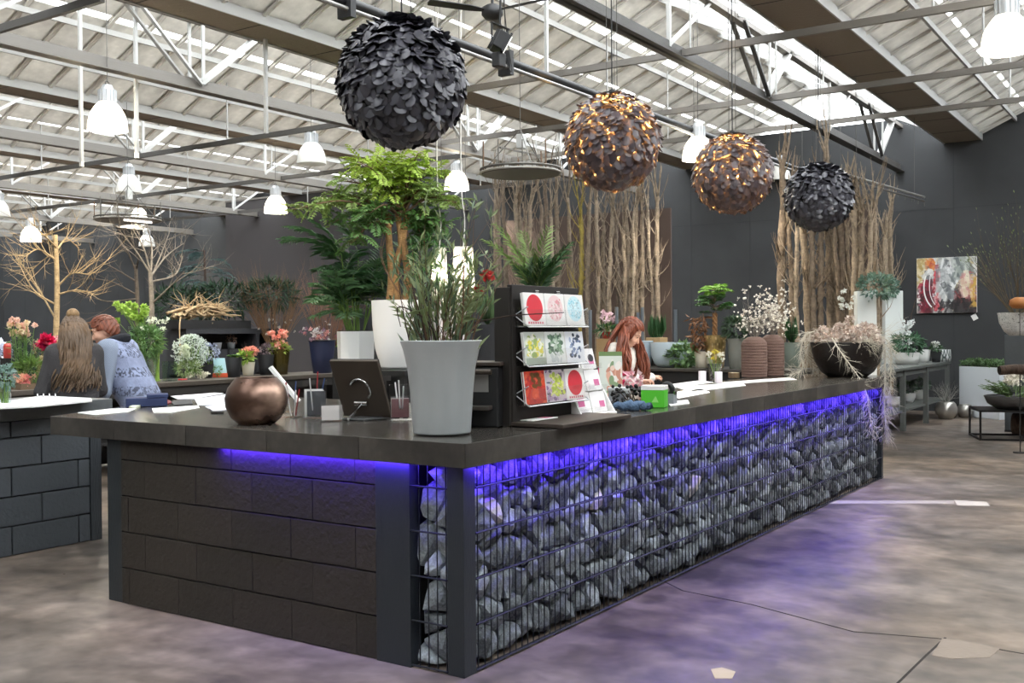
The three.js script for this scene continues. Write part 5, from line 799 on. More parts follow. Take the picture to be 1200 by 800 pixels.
// ---------- flowers on the bench ----------
const BN = (px, py) => { const p = onZ(px, py, -7.2 - Math.max(0, 448 - py) * 0.04); p.y = HBN + 0.001; p.x = Math.min(p.x, 7.75); return p; };
{
  // glass cylinder with pink carnations
  const mk = (px, py, wpx, hpx, label) => { const p = BN(px, py), k = scaleAt(p), o = thing('glass_vase', label, 'vase', p); mesh('glass', lathe([[0.001, 0.004], [wpx / 2 * k, 0], [wpx / 2 * k, hpx * k], [wpx / 2 * k - 0.004, hpx * k], [wpx / 2 * k - 0.004, 0.012], [0.001, 0.012]], 28), glassThin, o); return [o, k, hpx * k]; };
  let [o, k, h] = mk(27, 444, 25, 58, 'tall cylinder glass vase of pale pink carnations at the far left of the bench');
  let S = [], A = [], B = [], G = []; for (let i = 0; i < 22; i++) { const a = rr(0, 6.28), r = rr(0.02, 0.14), t = V(Math.cos(a) * r + 0.02, h + rr(0.04, 0.2), Math.sin(a) * r); S.push(taper([V(Math.cos(a) * 0.03, 0.02, Math.sin(a) * 0.03), t], 0.004, 0.003, 4)); bloom(i % 3 ? A : B, t, 0.034, 34, 0.8); for (let j = 0; j < 5; j++) G.push({ p: V(0, 0, 0).lerp(t, rr(0.3, 0.9)), d: rdir(0.6), n: rdir(), l: 0.1, w: 0.012 }); }
  stuff(mesh('stems', S, stemGreen, o)); stuff(mesh('pink_flowers', leaves(A), leafMat('#f0d0c0'), o)); stuff(mesh('cream_flowers', leaves(B), leafMat('#e6d3b0'), o)); stuff(mesh('foliage', leaves(G), leafMat('#8fa564'), o));
  [o, k, h] = mk(45, 441, 16, 46, 'narrow glass vase with faded flowers beside the pink carnations'); S = []; A = []; for (let i = 0; i < 9; i++) { const t = V(rr(-0.08, 0.08), h + rr(-0.1, 0.06), rr(-0.08, 0.08)); S.push(taper([V(0, 0.02, 0), t], 0.003, 0.003, 4)); bloom(A, t, 0.035, 18, 0.7); } stuff(mesh('stems', S, stemGreen, o)); stuff(mesh('faded_flowers', leaves(A), leafMat('#b9ad86'), o));
  [o, k, h] = mk(56, 443, 10, 40, 'slim glass vase holding one large magenta bloom'); S = [taper([V(0, 0.02, 0), V(-0.01, h + 0.06, 0)], 0.005, 0.004, 5)]; A = []; bloom(A, V(-0.01, h + 0.11, 0), 0.095, 130, 0.8, 0); stuff(mesh('stem', S, stemGreen, o)); stuff(mesh('magenta_petals', leaves(A), leafMat('#d01455', { transmission: 0.2 }), o));
  { const p = BN(67, 440), w = thing('white_carton', 'small white carton with pink sprig behind the magenta bloom', 'box', V(p.x, HBN, p.z)), kk = scaleAt(p); mesh('stand', boxA(-0.05, 0.05, 0, 40 * kk, -0.05, 0.05), blackM, w); mesh('carton', rbox(12 * kk, 9 * kk, 0.09, 0.004, 0, 44 * kk, 0), white, w); bush(w, V(0.02, 53 * kk, 0), 0.05, 60, 0.03, 0.02, leafMat('#dba4ad')); }
  { const p = BN(38, 452), kk = scaleAt(p), c = thing('flower_crate', 'low wooden crate of pink gerberas and greenery on the bench at the left', 'crate', p); const cm = rough('#6d5a44', 0.8); mesh('bottom', box(42 * kk, 0.01, 0.2, 0, 0.006, 0), cm, c); for (const s of [-1, 1]) { mesh('side_board', box(42 * kk, 7 * kk, 0.012, 0, 3.5 * kk, s * 0.1), cm, c); mesh('end_board', box(0.012, 7 * kk, 0.2, s * 21 * kk, 3.5 * kk, 0), cm, c); }
    const Gx = [[], []]; for (let i = 0; i < 16; i++) bloom(Gx[i % 2], V(rr(-21, 0) * kk, rr(7, 15) * kk, rr(-0.08, 0.1)), 0.04, 22, 0.35, 0.3); stuff(mesh('pink_gerberas', leaves(Gx[0]), leafMat('#ee8f8d'), c)); stuff(mesh('peach_gerberas', leaves(Gx[1]), leafMat('#f3c0a2'), c));
    bush(c, V(2 * kk, 20 * kk, -0.06), 0.15, 420, 0.09, 0.014, leafMat('#6a8a3a'), { flat: 0.8 }); const Wh = []; for (let i = 0; i < 10; i++) bloom(Wh, V(rr(8, 22) * kk, rr(14, 36) * kk, rr(-0.08, 0.05)), 0.05, 24, 0.7); stuff(mesh('beige_flowers', leaves(Wh), leafMat('#cdbb96'), c)); bush(c, V(15 * kk, 9 * kk, 0.05), 0.07, 60, 0.05, 0.02, leafMat('#8b3a3a')); }
  { // far left: white hydrangea, red jar, behind
    const p = BN(-3, 430), kk = scaleAt(p), c = thing('white_hydrangea', 'white blue hydrangea head at the left edge of the bench', 'flower', V(p.x, HBN, p.z)); mesh('pot', lathe(potProf(0.08, 0.1, 26 * kk)), darkPot, c); bush(c, V(0, 40 * kk, 0), 0.12, 320, 0.05, 0.04, leafMat('#dfe4f0'));
    const q = BN(9, 436), j = thing('red_jar', 'red jar standing left of the pink carnations', 'jar', q); mesh('stand', boxA(-0.05, 0.05, 0, 34 * kk, -0.05, 0.05), blackM, j); mesh('jar', lathe([[0.001, 34 * kk], [4 * kk, 34 * kk], [4.4 * kk, 48 * kk], [3 * kk, 51 * kk], [0.001, 51 * kk]], 18), M('#c4473f', { roughness: 0.4 }), j);
    const e = onY(8, 474, HT + 0.001), g = thing('eucalyptus_glass', 'small glass with grey eucalyptus at the left end of the side counter', 'vase', e), k2 = scaleAt(e); mesh('glass', lathe([[0.001, 0.003], [4.5 * k2, 0], [5 * k2, 26 * k2], [4.7 * k2, 26 * k2], [4.2 * k2, 0.01], [0.001, 0.01]], 20), glassThin, g); bush(g, V(-2 * k2, 32 * k2, 0), 0.07, 120, 0.04, 0.03, leafMat('#7f9c92'), { stems: 8, y0: 0.01 });
  }
  { // white box and wreath behind the two people
    const p = BN(87, 436), kk = scaleAt(p), w = thing('white_box', 'white box on a black stand behind the woman with long hair', 'box', p); mesh('stand', boxA(-0.08, 0.08, 0, 55 * kk, -0.06, 0.06), blackM, w); mesh('box', rbox(16 * kk, 20 * kk, 0.14, 0.004, 0, 64 * kk, 0), white, w);
    const q = BN(106, 436), r = thing('twig_wreath', 'brown twig wreath between the heads of the two people', 'wreath', q); mesh('stand', boxA(-0.03, 0.03, 0, 58 * kk, -0.03, 0.03), blackM, r); const S2 = []; for (let i = 0; i < 50; i++) { const a = rr(0, 6.28), R = rr(7, 12) * kk; S2.push(taper([0, 0.4, 0.8, 1.2].map((t) => V(Math.cos(a + t) * R * 1.3 + rr(-1, 1) * 0.012, 66 * kk + rr(-0.01, 0.02) + Math.sin(a + t) * R * 0.5, Math.sin(a + t) * R * 0.8)), 0.004, 0.002, 4)); } stuff(mesh('twigs', S2, twigM, r));
  }
  // viburnum and greens
  { const p = BN(170, 447), kk = scaleAt(p), o2 = thing('viburnum_vase', 'glass vase of lime green viburnum balls beside the person in the blue vest', 'vase', p); mesh('glass', lathe([[0.001, 0.003], [11 * kk, 0], [19 * kk, 66 * kk], [18.4 * kk, 66 * kk], [10.5 * kk, 0.012], [0.001, 0.012]], 28), glassThin, o2);
    const S3 = [], Bq = []; for (let i = 0; i < 26; i++) { const t = at(rr(136, 175), rr(354, 376), depthOf(p) + rr(-0.15, 0.2)).sub(p); S3.push(taper([V(rr(-0.04, 0.04), 0.02, 0), V(t.x * 0.2, t.y * 0.6, t.z * 0.2), t], 0.004, 0.003, 4)); Bq.push(t); } const L4 = []; Bq.forEach((t) => bloom(L4, t, 0.045, 40, 0.75, 0.1)); stuff(mesh('stems', S3, stemGreen, o2)); stuff(mesh('lime_flowers', leaves(L4), leafMat('#abc85c'), o2));
    bush(o2, V(0.02, 48 * kk, 0), 0.17, 620, 0.08, 0.022, leafMat('#769a58'), { flat: 1.0 }); const Wq = []; for (let i = 0; i < 20; i++) bloom(Wq, at(rr(160, 198), rr(372, 386), depthOf(p) + rr(-0.2, 0.2)).sub(p), 0.03, 12, 0.5); stuff(mesh('white_blossom', leaves(Wq), leafMat('#e6ecd8'), o2));
    const p3 = BN(184, 446), o3 = thing('lime_flower_bunch', 'bunch of lime flowers with thick stems leaning in front of the glass vase', 'flowers', p3); const S5 = [], L5 = []; for (let i = 0; i < 14; i++) { const t = V(rr(-9, 6) * kk, rr(32, 48) * kk, rr(-0.05, 0.08)); S5.push(taper([V(rr(-0.02, 0.04), 0.005, rr(-0.02, 0.02)), t], 0.006, 0.004, 5)); bloom(L5, t, 0.04, 30, 0.8); } stuff(mesh('stems', S5, M('#9dbb56', { roughness: 0.6 }), o3)); stuff(mesh('lime_flowers', leaves(L5), leafMat('#bcd072'), o3));
    for (const [px, w2, h2, l] of [[163, 20, 25, 'square glass tank in front of the viburnum vase'], [199, 12, 24, 'small square glass beside the white gypsophila']]) { const q = BN(px, 447), g = thing('glass_tank', l, 'vase', q, 0.3); for (const s of [-1, 1]) { mesh('pane', box(w2 * kk, h2 * kk, 0.004, 0, h2 * kk / 2, s * w2 * kk / 2), glassThin, g); mesh('pane', box(0.004, h2 * kk, w2 * kk, s * w2 * kk / 2, h2 * kk / 2, 0), glassThin, g); } mesh('base', box(w2 * kk, 0.006, w2 * kk, 0, 0.003, 0), glassThin, g); } }
  { // gypsophila
    const p = BN(224, 441), kk = scaleAt(p), g = thing('gypsophila', 'large cloud of white gypsophila on the bench', 'flowers', p), S6 = [], L6 = [], W6 = []; for (let i = 0; i < 900; i++) { const d = rdir(0.1), c = V(d.x * 26 * kk, 32 * kk + d.y * 20 * kk, d.z * 0.2).multiplyScalar(1); c.x *= rr(0.5, 1); c.z *= rr(0.5, 1); bloom(i % 8 ? L6 : W6, c, 0.014, 5, 0.9); if (i % 20 === 0) S6.push(taper([V(0, 0.01, 0), c], 0.003, 0.002, 4)); }
    stuff(mesh('white_blossom', leaves(L6), leafMat('#dfe8e0'), g)); stuff(mesh('green_buds', leaves(W6), leafMat('#a9b893'), g)); stuff(mesh('stems', S6, stemGreen, g)); const H6 = []; for (let i = 0; i < 5; i++) bloom(H6, V((-15 + rr(-6, 6)) * kk, (32 + rr(-5, 5)) * kk, 0.12), 0.05, 40, 0.7); stuff(mesh('white_hydrangea_head', leaves(H6), leafMat('#e6ecd6'), g)); bush(g, V(-8 * kk, 12 * kk, 0.05), 0.15, 260, 0.07, 0.02, leafMat('#8fa36c'), { flat: 0.5 }); const low = []; for (let i = 0; i < 26; i++) bloom(low, V(rr(-16, 14) * kk, rr(2, 7) * kk, rr(0.08, 0.16)), 0.03, 12, 0.7); stuff(mesh('low_white_flowers', leaves(low), leafMat('#eae6d6'), g)); }
  const pl = (px, py, w0, w1, h, m, name, label, cat, ext) => { const p = BN(px, py), [o2, kk, hh] = pot(name, label, cat, p, w0, w1, h, m); ext && ext(o2, kk, hh); return o2; };
  pl(241, 440, 14, 19, 16, darkPot, 'dark_pot', 'dark pot with lavender blue flowers in front of the gypsophila', 'pot', (o2, kk, hh) => { bush(o2, V(10 * kk, hh + 14 * kk, -0.05), 0.11, 240, 0.035, 0.02, leafMat('#a8b1c8'), { stems: 10, y0: hh * 0.8 }); bush(o2, V(12 * kk, hh * 0.5, 0.06), 0.05, 60, 0.05, 0.015, GREEN.mid); });
  { const p = BN(258, 441), kk = scaleAt(p), c = thing('pale_blue_packet', 'pale blue gift packet with orange base between the dark pots', 'packet', p, camYaw(p)); mesh('packet', box(15 * kk, 19 * kk, 0.05, 0, 13 * kk, 0), M('#b9e2ea', { roughness: 0.4 }), c); mesh('base', rbox(17 * kk, 5 * kk, 0.09, 0.003, 0, 2.5 * kk, 0), M('#d5552e', { roughness: 0.5 }), c); }
  { const p = BN(217, 447), kk = scaleAt(p), c = thing('secateurs', 'red handled secateurs lying on the bench edge', 'secateurs', p, 0.2); for (const s of [-1, 1]) mesh('handle', taper([V(-0.09, 0.012, s * 0.02), V(0, 0.012, s * 0.012), V(0.03, 0.012, 0)], 0.009, 0.006, 6), M('#cf2f32', { roughness: 0.4 }), c); mesh('blade', bar(V(0.02, 0.012, 0), V(0.1, 0.012, 0.006), 0.004, 0.018), chrome, c); }
  pl(274, 444, 14, 20, 23, darkPot, 'dark_pot', 'dark pot with a broad green leaf left of the small cream pot', 'pot', (o2, kk, hh) => { const L7 = []; for (let i = 0; i < 12; i++) { const a = rr(0, 6.28); L7.push({ p: V(0, hh, 0), d: V(Math.cos(a), 0.5, Math.sin(a)).normalize(), n: UPV.clone(), l: 0.13, w: 0.07, droop: 0.3 }); } L7.forEach((q) => mesh('leaf', leaves([q]), leafMat('#5c8140'), o2)); });
  pl(291, 440, 12, 16, 16, cream, 'cream_pot', 'small cream pot with salmon flowers and round leaves on the bench', 'pot', (o2, kk, hh) => { bush(o2, V(-6 * kk, hh + 5 * kk, 0), 0.09, 60, 0.09, 0.06, leafMat('#93b046'), { flat: 0.5 }); bush(o2, V(3 * kk, hh + 12 * kk, 0), 0.1, 300, 0.03, 0.024, leafMat('#f2ab98'), { flat: 0.6 }); mesh('thin_stems', Array.from({ length: 9 }, (_, i) => taper([V(0, hh, 0), V(rr(-14, 8) * kk, hh + rr(18, 26) * kk, 0)], 0.003, 0.002, 4)), twigDark, o2); });
  pl(312, 441, 14, 19, 24, darkPot, 'dark_bucket', 'dark flower bucket left of the amber glass vase', 'bucket', (o2, kk, hh) => bush(o2, V(0, hh + 5 * kk, 0), 0.08, 140, 0.04, 0.02, leafMat('#7d6a70')));
  pl(328, 442, 18, 24, 29, MP('#6a5c2a', { roughness: 0.05, transmission: 0.7, thickness: 0 }), 'amber_vase', 'amber green glass vase of salmon flowers on the bench', 'vase', (o2, kk, hh) => { const A7 = [], B7 = []; for (let i = 0; i < 26; i++) bloom(i % 2 ? A7 : B7, V(rr(-17, 15) * kk, hh + rr(2, 22) * kk, rr(-0.1, 0.1)), 0.04, 22, 0.7); stuff(mesh('salmon_flowers', leaves(A7), leafMat('#ee9c88'), o2)); stuff(mesh('pale_salmon_flowers', leaves(B7), leafMat('#f2baa6'), o2)); bush(o2, V(0, hh, 0), 0.12, 160, 0.07, 0.03, leafMat('#8ca03c'), { flat: 0.6 }); });
  for (const [px, py, D, Rw, hh, m, l] of [[322, 404, 14.6, 0.5, 0.85, '#8a6a4c', 'bush of bare tan twigs rising behind the salmon flowers'], [384, 408, 14.8, 0.5, 0.95, '#84604c', 'bush of bare reddish twigs left of the faceted white pot']]) {
    const p = at(px, py, D), o2 = thing('twig_bush', l, 'twigs', V(p.x, 0, p.z)), S8 = [], L8 = []; mesh('pot', lathe(potProf(0.12, 0.17, p.y + 0.02)), darkPot, o2); for (let i = 0; i < 60; i++) { const a = rr(0, 6.28), ln = rr(0.1, 0.65); twigs(S8, V(Math.cos(a) * 0.1, p.y, Math.sin(a) * 0.1), V(Math.cos(a) * ln, 1, Math.sin(a) * ln).normalize(), hh * rr(0.4, 0.7), 0.0045, 2, { spread: 0.3, kids: 3, up: 0.1, seg: 3 }); } stuff(mesh('twigs', S8, M(m, { roughness: 0.9 }), o2)); const Wp = []; for (let i = 0; i < 16; i++) bloom(Wp, V(rr(-0.25, 0.25), p.y + rr(0, 0.4), rr(-0.2, 0.2)), 0.022, 10, 0.8); stuff(mesh('white_blossom', leaves(Wp), leafMat('#ece6da'), o2));
  }
  pl(378, 447, 22, 31, 38, M('#1d2440', { roughness: 0.5 }), 'blue_bucket', 'dark blue flower bucket behind the till screen', 'bucket', (o2, kk, hh) => { const rim = mesh('rim', new THREE.TorusGeometry(15.5 * kk, 0.008, 6, 28).rotateX(PI / 2).translate(0, hh, 0), blackM, o2); const Q = [[], [], []]; for (let i = 0; i < 40; i++) bloom(Q[i % 3], V(rr(-26, 8) * kk, hh + rr(0, 14) * kk, rr(-0.12, 0.1)), 0.032, 16, 0.7); stuff(mesh('pink_flowers', leaves(Q[0]), leafMat('#dc9f98'), o2)); stuff(mesh('white_flowers', leaves(Q[1]), leafMat('#dcdad8'), o2)); stuff(mesh('mauve_flowers', leaves(Q[2]), leafMat('#8d6f80'), o2)); });
  pl(400, 437, 12, 14, 20, glassThin, 'tulip_vase', 'purple tulips with bright green leaves in a glass beside the faceted white pot', 'vase', (o2, kk, hh) => { const T9 = []; for (let i = 0; i < 10; i++) { const t = V(rr(-12, 11) * kk, hh + rr(8, 20) * kk, rr(-0.07, 0.07)); const tu = mesh('tulip', merge([ball(0.022, 0, 0, 0, 8).scale(1, 1.5, 1)]), M('#8a3a5e', { roughness: 0.5 }), o2); tu.position.copy(t); T9.push(taper([V(0, 0.01, 0), t], 0.004, 0.003, 4)); } mesh('stems', T9, stemGreen, o2); bush(o2, V(2 * kk, hh + 4 * kk, 0), 0.1, 60, 0.14, 0.03, leafMat('#83b83c'), { flat: 0.6 }); });
  { const p = BN(434, 438), kk = scaleAt(p), c = thing('spray_bottle', 'small grey bottle with a red cap in front of the round white pot', 'bottle', p); mesh('body', lathe([[0.001, 0], [3.5 * kk, 0], [3.5 * kk, 14 * kk], [2 * kk, 18 * kk], [0.001, 18 * kk]], 18), M('#3a3a3c'), c); mesh('cap', cyl(2.2 * kk, 2.2 * kk, 7 * kk, 0, 18 * kk, 0, 14), M('#d98a94'), c); }
}
// ---------- things on the back counter ----------
const BC = (px, py) => { const p = onX(px, py, px > 915 ? 8.7 : 8.32 + Math.max(0, 434 - py) * 0.022); p.y = HT + 0.001; return p; };
{
  const set = (name, label, cat, px, py, w0, w1, h, m, ext) => { const p = BC(px, py), [o, k, hh] = pot(name, label, cat, p, w0, w1, h, m); ext && ext(o, k, hh, p); return o; };
  set('blue_bucket', 'pale blue tapered bucket right of the clerk', 'bucket', 757, 430, 12, 17, 30, bluePot, (o, k, h) => { mesh('rim', new THREE.TorusGeometry(8.3 * k, 0.006, 6, 24).rotateX(PI / 2).translate(0, h, 0), bluePot, o); });
  { const p = BC(786, 428), k = scaleAt(p), o = thing('pale_blue_bowl', 'wide pale blue bowl on the back counter right of the clerk', 'bowl', p); mesh('bowl', lathe([[0.001, 0], [14, 0], [19, 4], [23, 14], [23.5, 29], [22.5, 29], [21, 15], [0.001, 6]].map(([x, y]) => [x * k, y * k]), 36), M('#c2d0d8', { roughness: 0.35 }), o); mesh('soil', cyl(21 * k, 21 * k, 0.01, 0, 24 * k, 0, 24), soilM, o); }
  { const p = BC(799, 433.5), k = scaleAt(p), o = thing('greenery_bunch', 'bunch of cut green leaves lying in front of the pale blue bowl', 'greenery', p); bush(o, V(2 * k, 13 * k, 0), 0.18, 240, 0.1, 0.07, leafMat('#7d9f68'), { flat: 0.7, stems: 8, y0: 0.01 }); const S = [], L = []; for (let i = 0; i < 4; i++) frond(L, S, V(-6 * k, 12 * k, 0), CR.clone().multiplyScalar(-1).add(V(0, 0.2 + i * 0.2, 0)), 0.2, { n: 6, ll: 0.05, lw: 0.02 }); stuff(mesh('dark_sprigs', leaves(L), GREEN.dark, o)); mesh('sprig_stems', S, twigDark, o); }
  set('cream_pot', 'cream pot left of the gold mosaic pot', 'pot', 822, 430, 14, 17, 19, cream, (o, k, h) => { const L = []; for (let i = 0; i < 150; i++) { const q = V(rr(-13, -2) * k, h + rr(0, 40) * k, rr(-0.1, 0.1)); L.push({ p: q, d: rdir(-0.4), n: rdir(), l: rr(0.06, 0.12), w: 0.03 }); } stuff(mesh('dry_leaves', leaves(L), leafMat('#8a5c33'), o)); });
  set('taupe_pot', 'smaller taupe pot in front of the gold mosaic pot', 'pot', 832, 432, 9, 10, 13, M('#a39c88', { roughness: 0.6 }));
  { const p = BC(838, 428), k = scaleAt(p), o = thing('bonsai', 'small green tree with braided stem in a gold mosaic pot', 'potted tree', p); const f = noise2(5, 64); const t = tex(256, (u, v) => { const q = f(u * 40, v * 40), e = f(u * 40 + 9, v * 40) > 0.72 ? 60 : 0; return [120 + q * 90 + e, 100 + q * 80 + e, 60 + q * 60 + e]; }); const bt = tex(256, (u, v) => { const q = Math.abs(Math.sin(u * 60) * Math.sin(v * 60)) * 255; return [q, q, q]; }, { srgb: false });
    mesh('pot', lathe(potProf(10 * k, 13.5 * k, 38 * k), 36), M('#fff', { map: t, roughness: 0.3, metalness: 0.5, bumpMap: bt, bumpScale: 0.004 }), o); mesh('soil', cyl(12 * k, 12 * k, 0.01, 0, 34 * k, 0, 18), soilM, o);
    for (const s of [0, 2, 4]) { const pts = []; for (let i = 0; i <= 12; i++) pts.push(V(Math.cos(i * 0.9 + s) * 0.018, 34 * k + i / 12 * 30 * k, Math.sin(i * 0.9 + s) * 0.018)); mesh('stem', taper(pts, 0.02, 0.016, 6), bark('#b78a5e'), o); }
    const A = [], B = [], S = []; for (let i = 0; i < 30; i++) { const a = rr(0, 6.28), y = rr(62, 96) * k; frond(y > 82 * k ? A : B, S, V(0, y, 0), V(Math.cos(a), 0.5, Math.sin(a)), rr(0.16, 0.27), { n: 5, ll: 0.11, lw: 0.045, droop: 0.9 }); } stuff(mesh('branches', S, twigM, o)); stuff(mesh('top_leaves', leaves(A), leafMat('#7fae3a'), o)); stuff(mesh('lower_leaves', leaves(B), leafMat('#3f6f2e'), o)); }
  set('grey_pot', 'tall grey tapered pot between the gold mosaic pot and brown vases', 'pot', 862, 436, 14, 19, 35, greyPot, (o, k, h) => bush(o, V(1 * k, h + 11 * k, 0.0), 0.13, 240, 0.09, 0.03, leafMat('#34502e'), { flat: 1.0 }));
  set('green_grey_pot', 'grey green pot with long dark leaves behind the trailing branches', 'pot', 928, 436, 18, 21, 30, M('#6a746a', { roughness: 0.6 }), (o, k, h) => { const L = []; for (let i = 0; i < 26; i++) { const a = rr(0, 6.28); L.push({ p: V(0, h * 0.9, 0), d: V(Math.cos(a) * 0.6, 1, Math.sin(a) * 0.6).normalize(), n: V(Math.cos(a), 0, Math.sin(a)), l: rr(0.22, 0.34), w: 0.03, droop: 0.4 }); } stuff(mesh('foliage', leaves(L), GREEN.deep, o)); });
  for (const [px, y0, y1] of [[692, 356, 404], [723, 352, 402], [748, 358, 400], [753, 352, 400], [792, 354, 399]]) { const p = BC(px, 421), k = scaleAt(p), o = thing('shelf_post', px === 692 ? 'thin grey post left of the clerk hair' : px === 723 ? 'thin grey post right behind the clerk head' : px === 748 ? 'thin grey post right of the clerk, left one of a close pair' : px === 753 ? 'thin grey post right of the clerk, right one of a close pair' : 'thin grey post rising from the pale blue bowl', 'post', p); mesh('post', cyl(2 * k, 2 * k, (421 - y0) * k, 0, 0, 0, 10), M('#6f7880', { roughness: 0.4, metalness: 0.4 }), o); mesh('foot_plate', cyl(4 * k, 4 * k, 0.008, 0, 0, 0, 14), steelDark, o); }
  { const p = BC(712, 424), k = scaleAt(p), o = thing('orchid', 'pale pink orchid in a red pot left of the clerk head', 'potted plant', p); mesh('riser', boxA(-0.12, 0.12, 0, 32 * k, -0.1, 0.1), rough('#a88a62', 0.8), o); mesh('pot', lathe(potProf(5 * k, 7 * k, 8 * k).map(([x, y]) => [x, y + 32 * k])), M('#9d2c2a', { roughness: 0.4 }), o); const L = [], S = []; for (let i = 0; i < 16; i++) { const t = V(rr(-11, 12) * k, rr(50, 64) * k, rr(-0.06, 0.06)); bloom(L, t, 0.035, 12, 0.9); S.push(taper([V(0, 38 * k, 0), t], 0.003, 0.002, 4)); } stuff(mesh('pink_petals', leaves(L), leafMat('#e8cdd8'), o)); mesh('stems', S, stemGreen, o); bush(o, V(0, 42 * k, 0), 0.12, 80, 0.12, 0.03, GREEN.deep, { flat: 0.4 }); }
  { const p = BC(760, 421), k = scaleAt(p), o = thing('crate_plant', 'green leafy plant in a tan crate behind the pale blue bowl', 'potted plant', V(p.x + 0.25, p.y, p.z)); mesh('riser', boxA(-0.1, 0.1, 0, 20 * k, -0.1, 0.1), blackM, o); mesh('crate', rbox(22 * k, 13 * k, 0.2, 0.006, 0, 27 * k, 0), rough('#b79c72', 0.8), o); const L = []; for (let i = 0; i < 90; i++) { const a = rr(0, 6.28); L.push({ p: V(rr(-8, 6) * k, 33 * k, rr(-0.06, 0.06)), d: V(Math.cos(a) * 0.5, 1, Math.sin(a) * 0.5).normalize(), n: V(Math.cos(a), 0, Math.sin(a)), l: rr(0.15, 0.32), w: 0.025, droop: 0.3 }); } stuff(mesh('foliage', leaves(L), GREEN.deep, o)); }
  { const p = BC(628, 421), q = at(628, 330, 11.2), o = thing('palm_plant', 'green palm with arching fronds behind the card rack', 'potted palm', V(q.x, 0, q.z)); mesh('pot', lathe(potProf(0.16, 0.2, 0.4)), darkPot, o); mesh('stem', taper([V(0, 0.3, 0), V(0, q.y - 0.15, 0)], 0.035, 0.025, 8), twigM, o); const S = [], A = [], B = [], c = V(0, q.y - 0.15, 0), W = (px, py) => at(px, py, 11.1).sub(o.position).sub(c);
    for (const [px, py, l, t] of [[572, 268, 0.85, 0], [590, 262, 0.9, 0], [640, 268, 0.75, 0], [662, 285, 0.7, 1], [655, 305, 0.6, 1], [615, 270, 0.7, 0], [640, 300, 0.45, 1], [605, 310, 0.4, 1], [630, 300, 0.4, 1], [645, 325, 0.4, 1]]) { const w = W(px, py); w.y += 0.12; frond(t ? B : A, S, c, w.normalize(), l, { n: 20, ll: 0.2, lw: 0.018, droop: 0.9, r: 0.006 }); } stuff(mesh('frond_ribs', S, stemGreen, o)); stuff(mesh('light_fronds', leaves(A), leafMat('#8fae62'), o)); stuff(mesh('dark_fronds', leaves(B), leafMat('#35662f'), o)); }
  { const q = at(571, 345, 10.4), o = thing('anthurium', 'red flowers with grey green strap leaves left of the card rack', 'potted plant', V(q.x, 0, q.z)); mesh('pot', lathe(potProf(0.12, 0.16, q.y - 0.3)), darkPot, o); const L = [], R = []; for (let i = 0; i < 50; i++) { const a = rr(0, 6.28); L.push({ p: V(0, q.y - 0.32, 0), d: V(Math.cos(a) * 0.6, 1, Math.sin(a) * 0.6).normalize(), n: V(Math.cos(a), 0, Math.sin(a)), l: rr(0.2, 0.42), w: 0.045, droop: 0.35 }); } for (let i = 0; i < 4; i++) bloom(R, V(rr(-0.03, 0.05), q.y + rr(0.1, 0.26), rr(-0.03, 0.03)), 0.06, 14, 0.8); stuff(mesh('foliage', leaves(L), leafMat('#7d9a6c'), o)); mesh('stem', taper([V(0, q.y - 0.3, 0), V(0.01, q.y + 0.2, 0)], 0.006, 0.004, 5), stemGreen, o); mesh('red_petals', leaves(R), leafMat('#c32922'), o); }
  { const o = thing('white_stones', 'row of white pebbles on the back counter left of the card rack', 'pebbles', BC(583, 428)); for (let i = 0; i < 14; i++) mesh('pebble', ball(0.035, -0.2 + i * 0.035, 0.022, rr(-0.04, 0.04), 8).scale(1, 0.8, 1), M('#e4e0d6', { roughness: 0.7 }), o); }
  for (const [px, w, l] of [[1014, 22, 'tall white planter behind the dusty pink flowers, the left one'], [1046, 20, 'tall white planter behind the dusty pink flowers, the right one']]) { const lo = px < 1030, p = lo ? onX(px, 380, 9.1) : onZ(px, 380, -1.5), k = scaleAt(p), yb = lo ? 0 : 0.922, o = thing('white_planter', l, 'planter', V(p.x, yb, p.z), camYaw(p) + 0.2); const y1 = (lo ? onX(px, 341, 9.1).y : onZ(px, 341, -1.5).y) - yb; mesh('pot', [rbox(w * k, y1, w * k * 0.9, 0.008, 0, y1 / 2, 0)], M('#e6ebe8', { roughness: 0.4 }), o); mesh('soil', box(w * k * 0.9, 0.01, w * k * 0.8, 0, y1 + 0.003, 0), soilM, o); bush(o, V(px < 1030 ? 0.1 : -0.12, y1 + 0.05, 0.12), 0.2, 300, 0.07, 0.04, leafMat('#6f8f80'), { flat: 0.7 }); if (px < 1030) { const B = []; for (let i = 0; i < 12; i++) bloom(B, V(rr(-0.34, -0.16), y1 - rr(-0.05, 0.2), rr(0.1, 0.2)), 0.035, 14, 0.8); stuff(mesh('white_blossom', leaves(B), leafMat('#eef0ea'), o)); } }
}
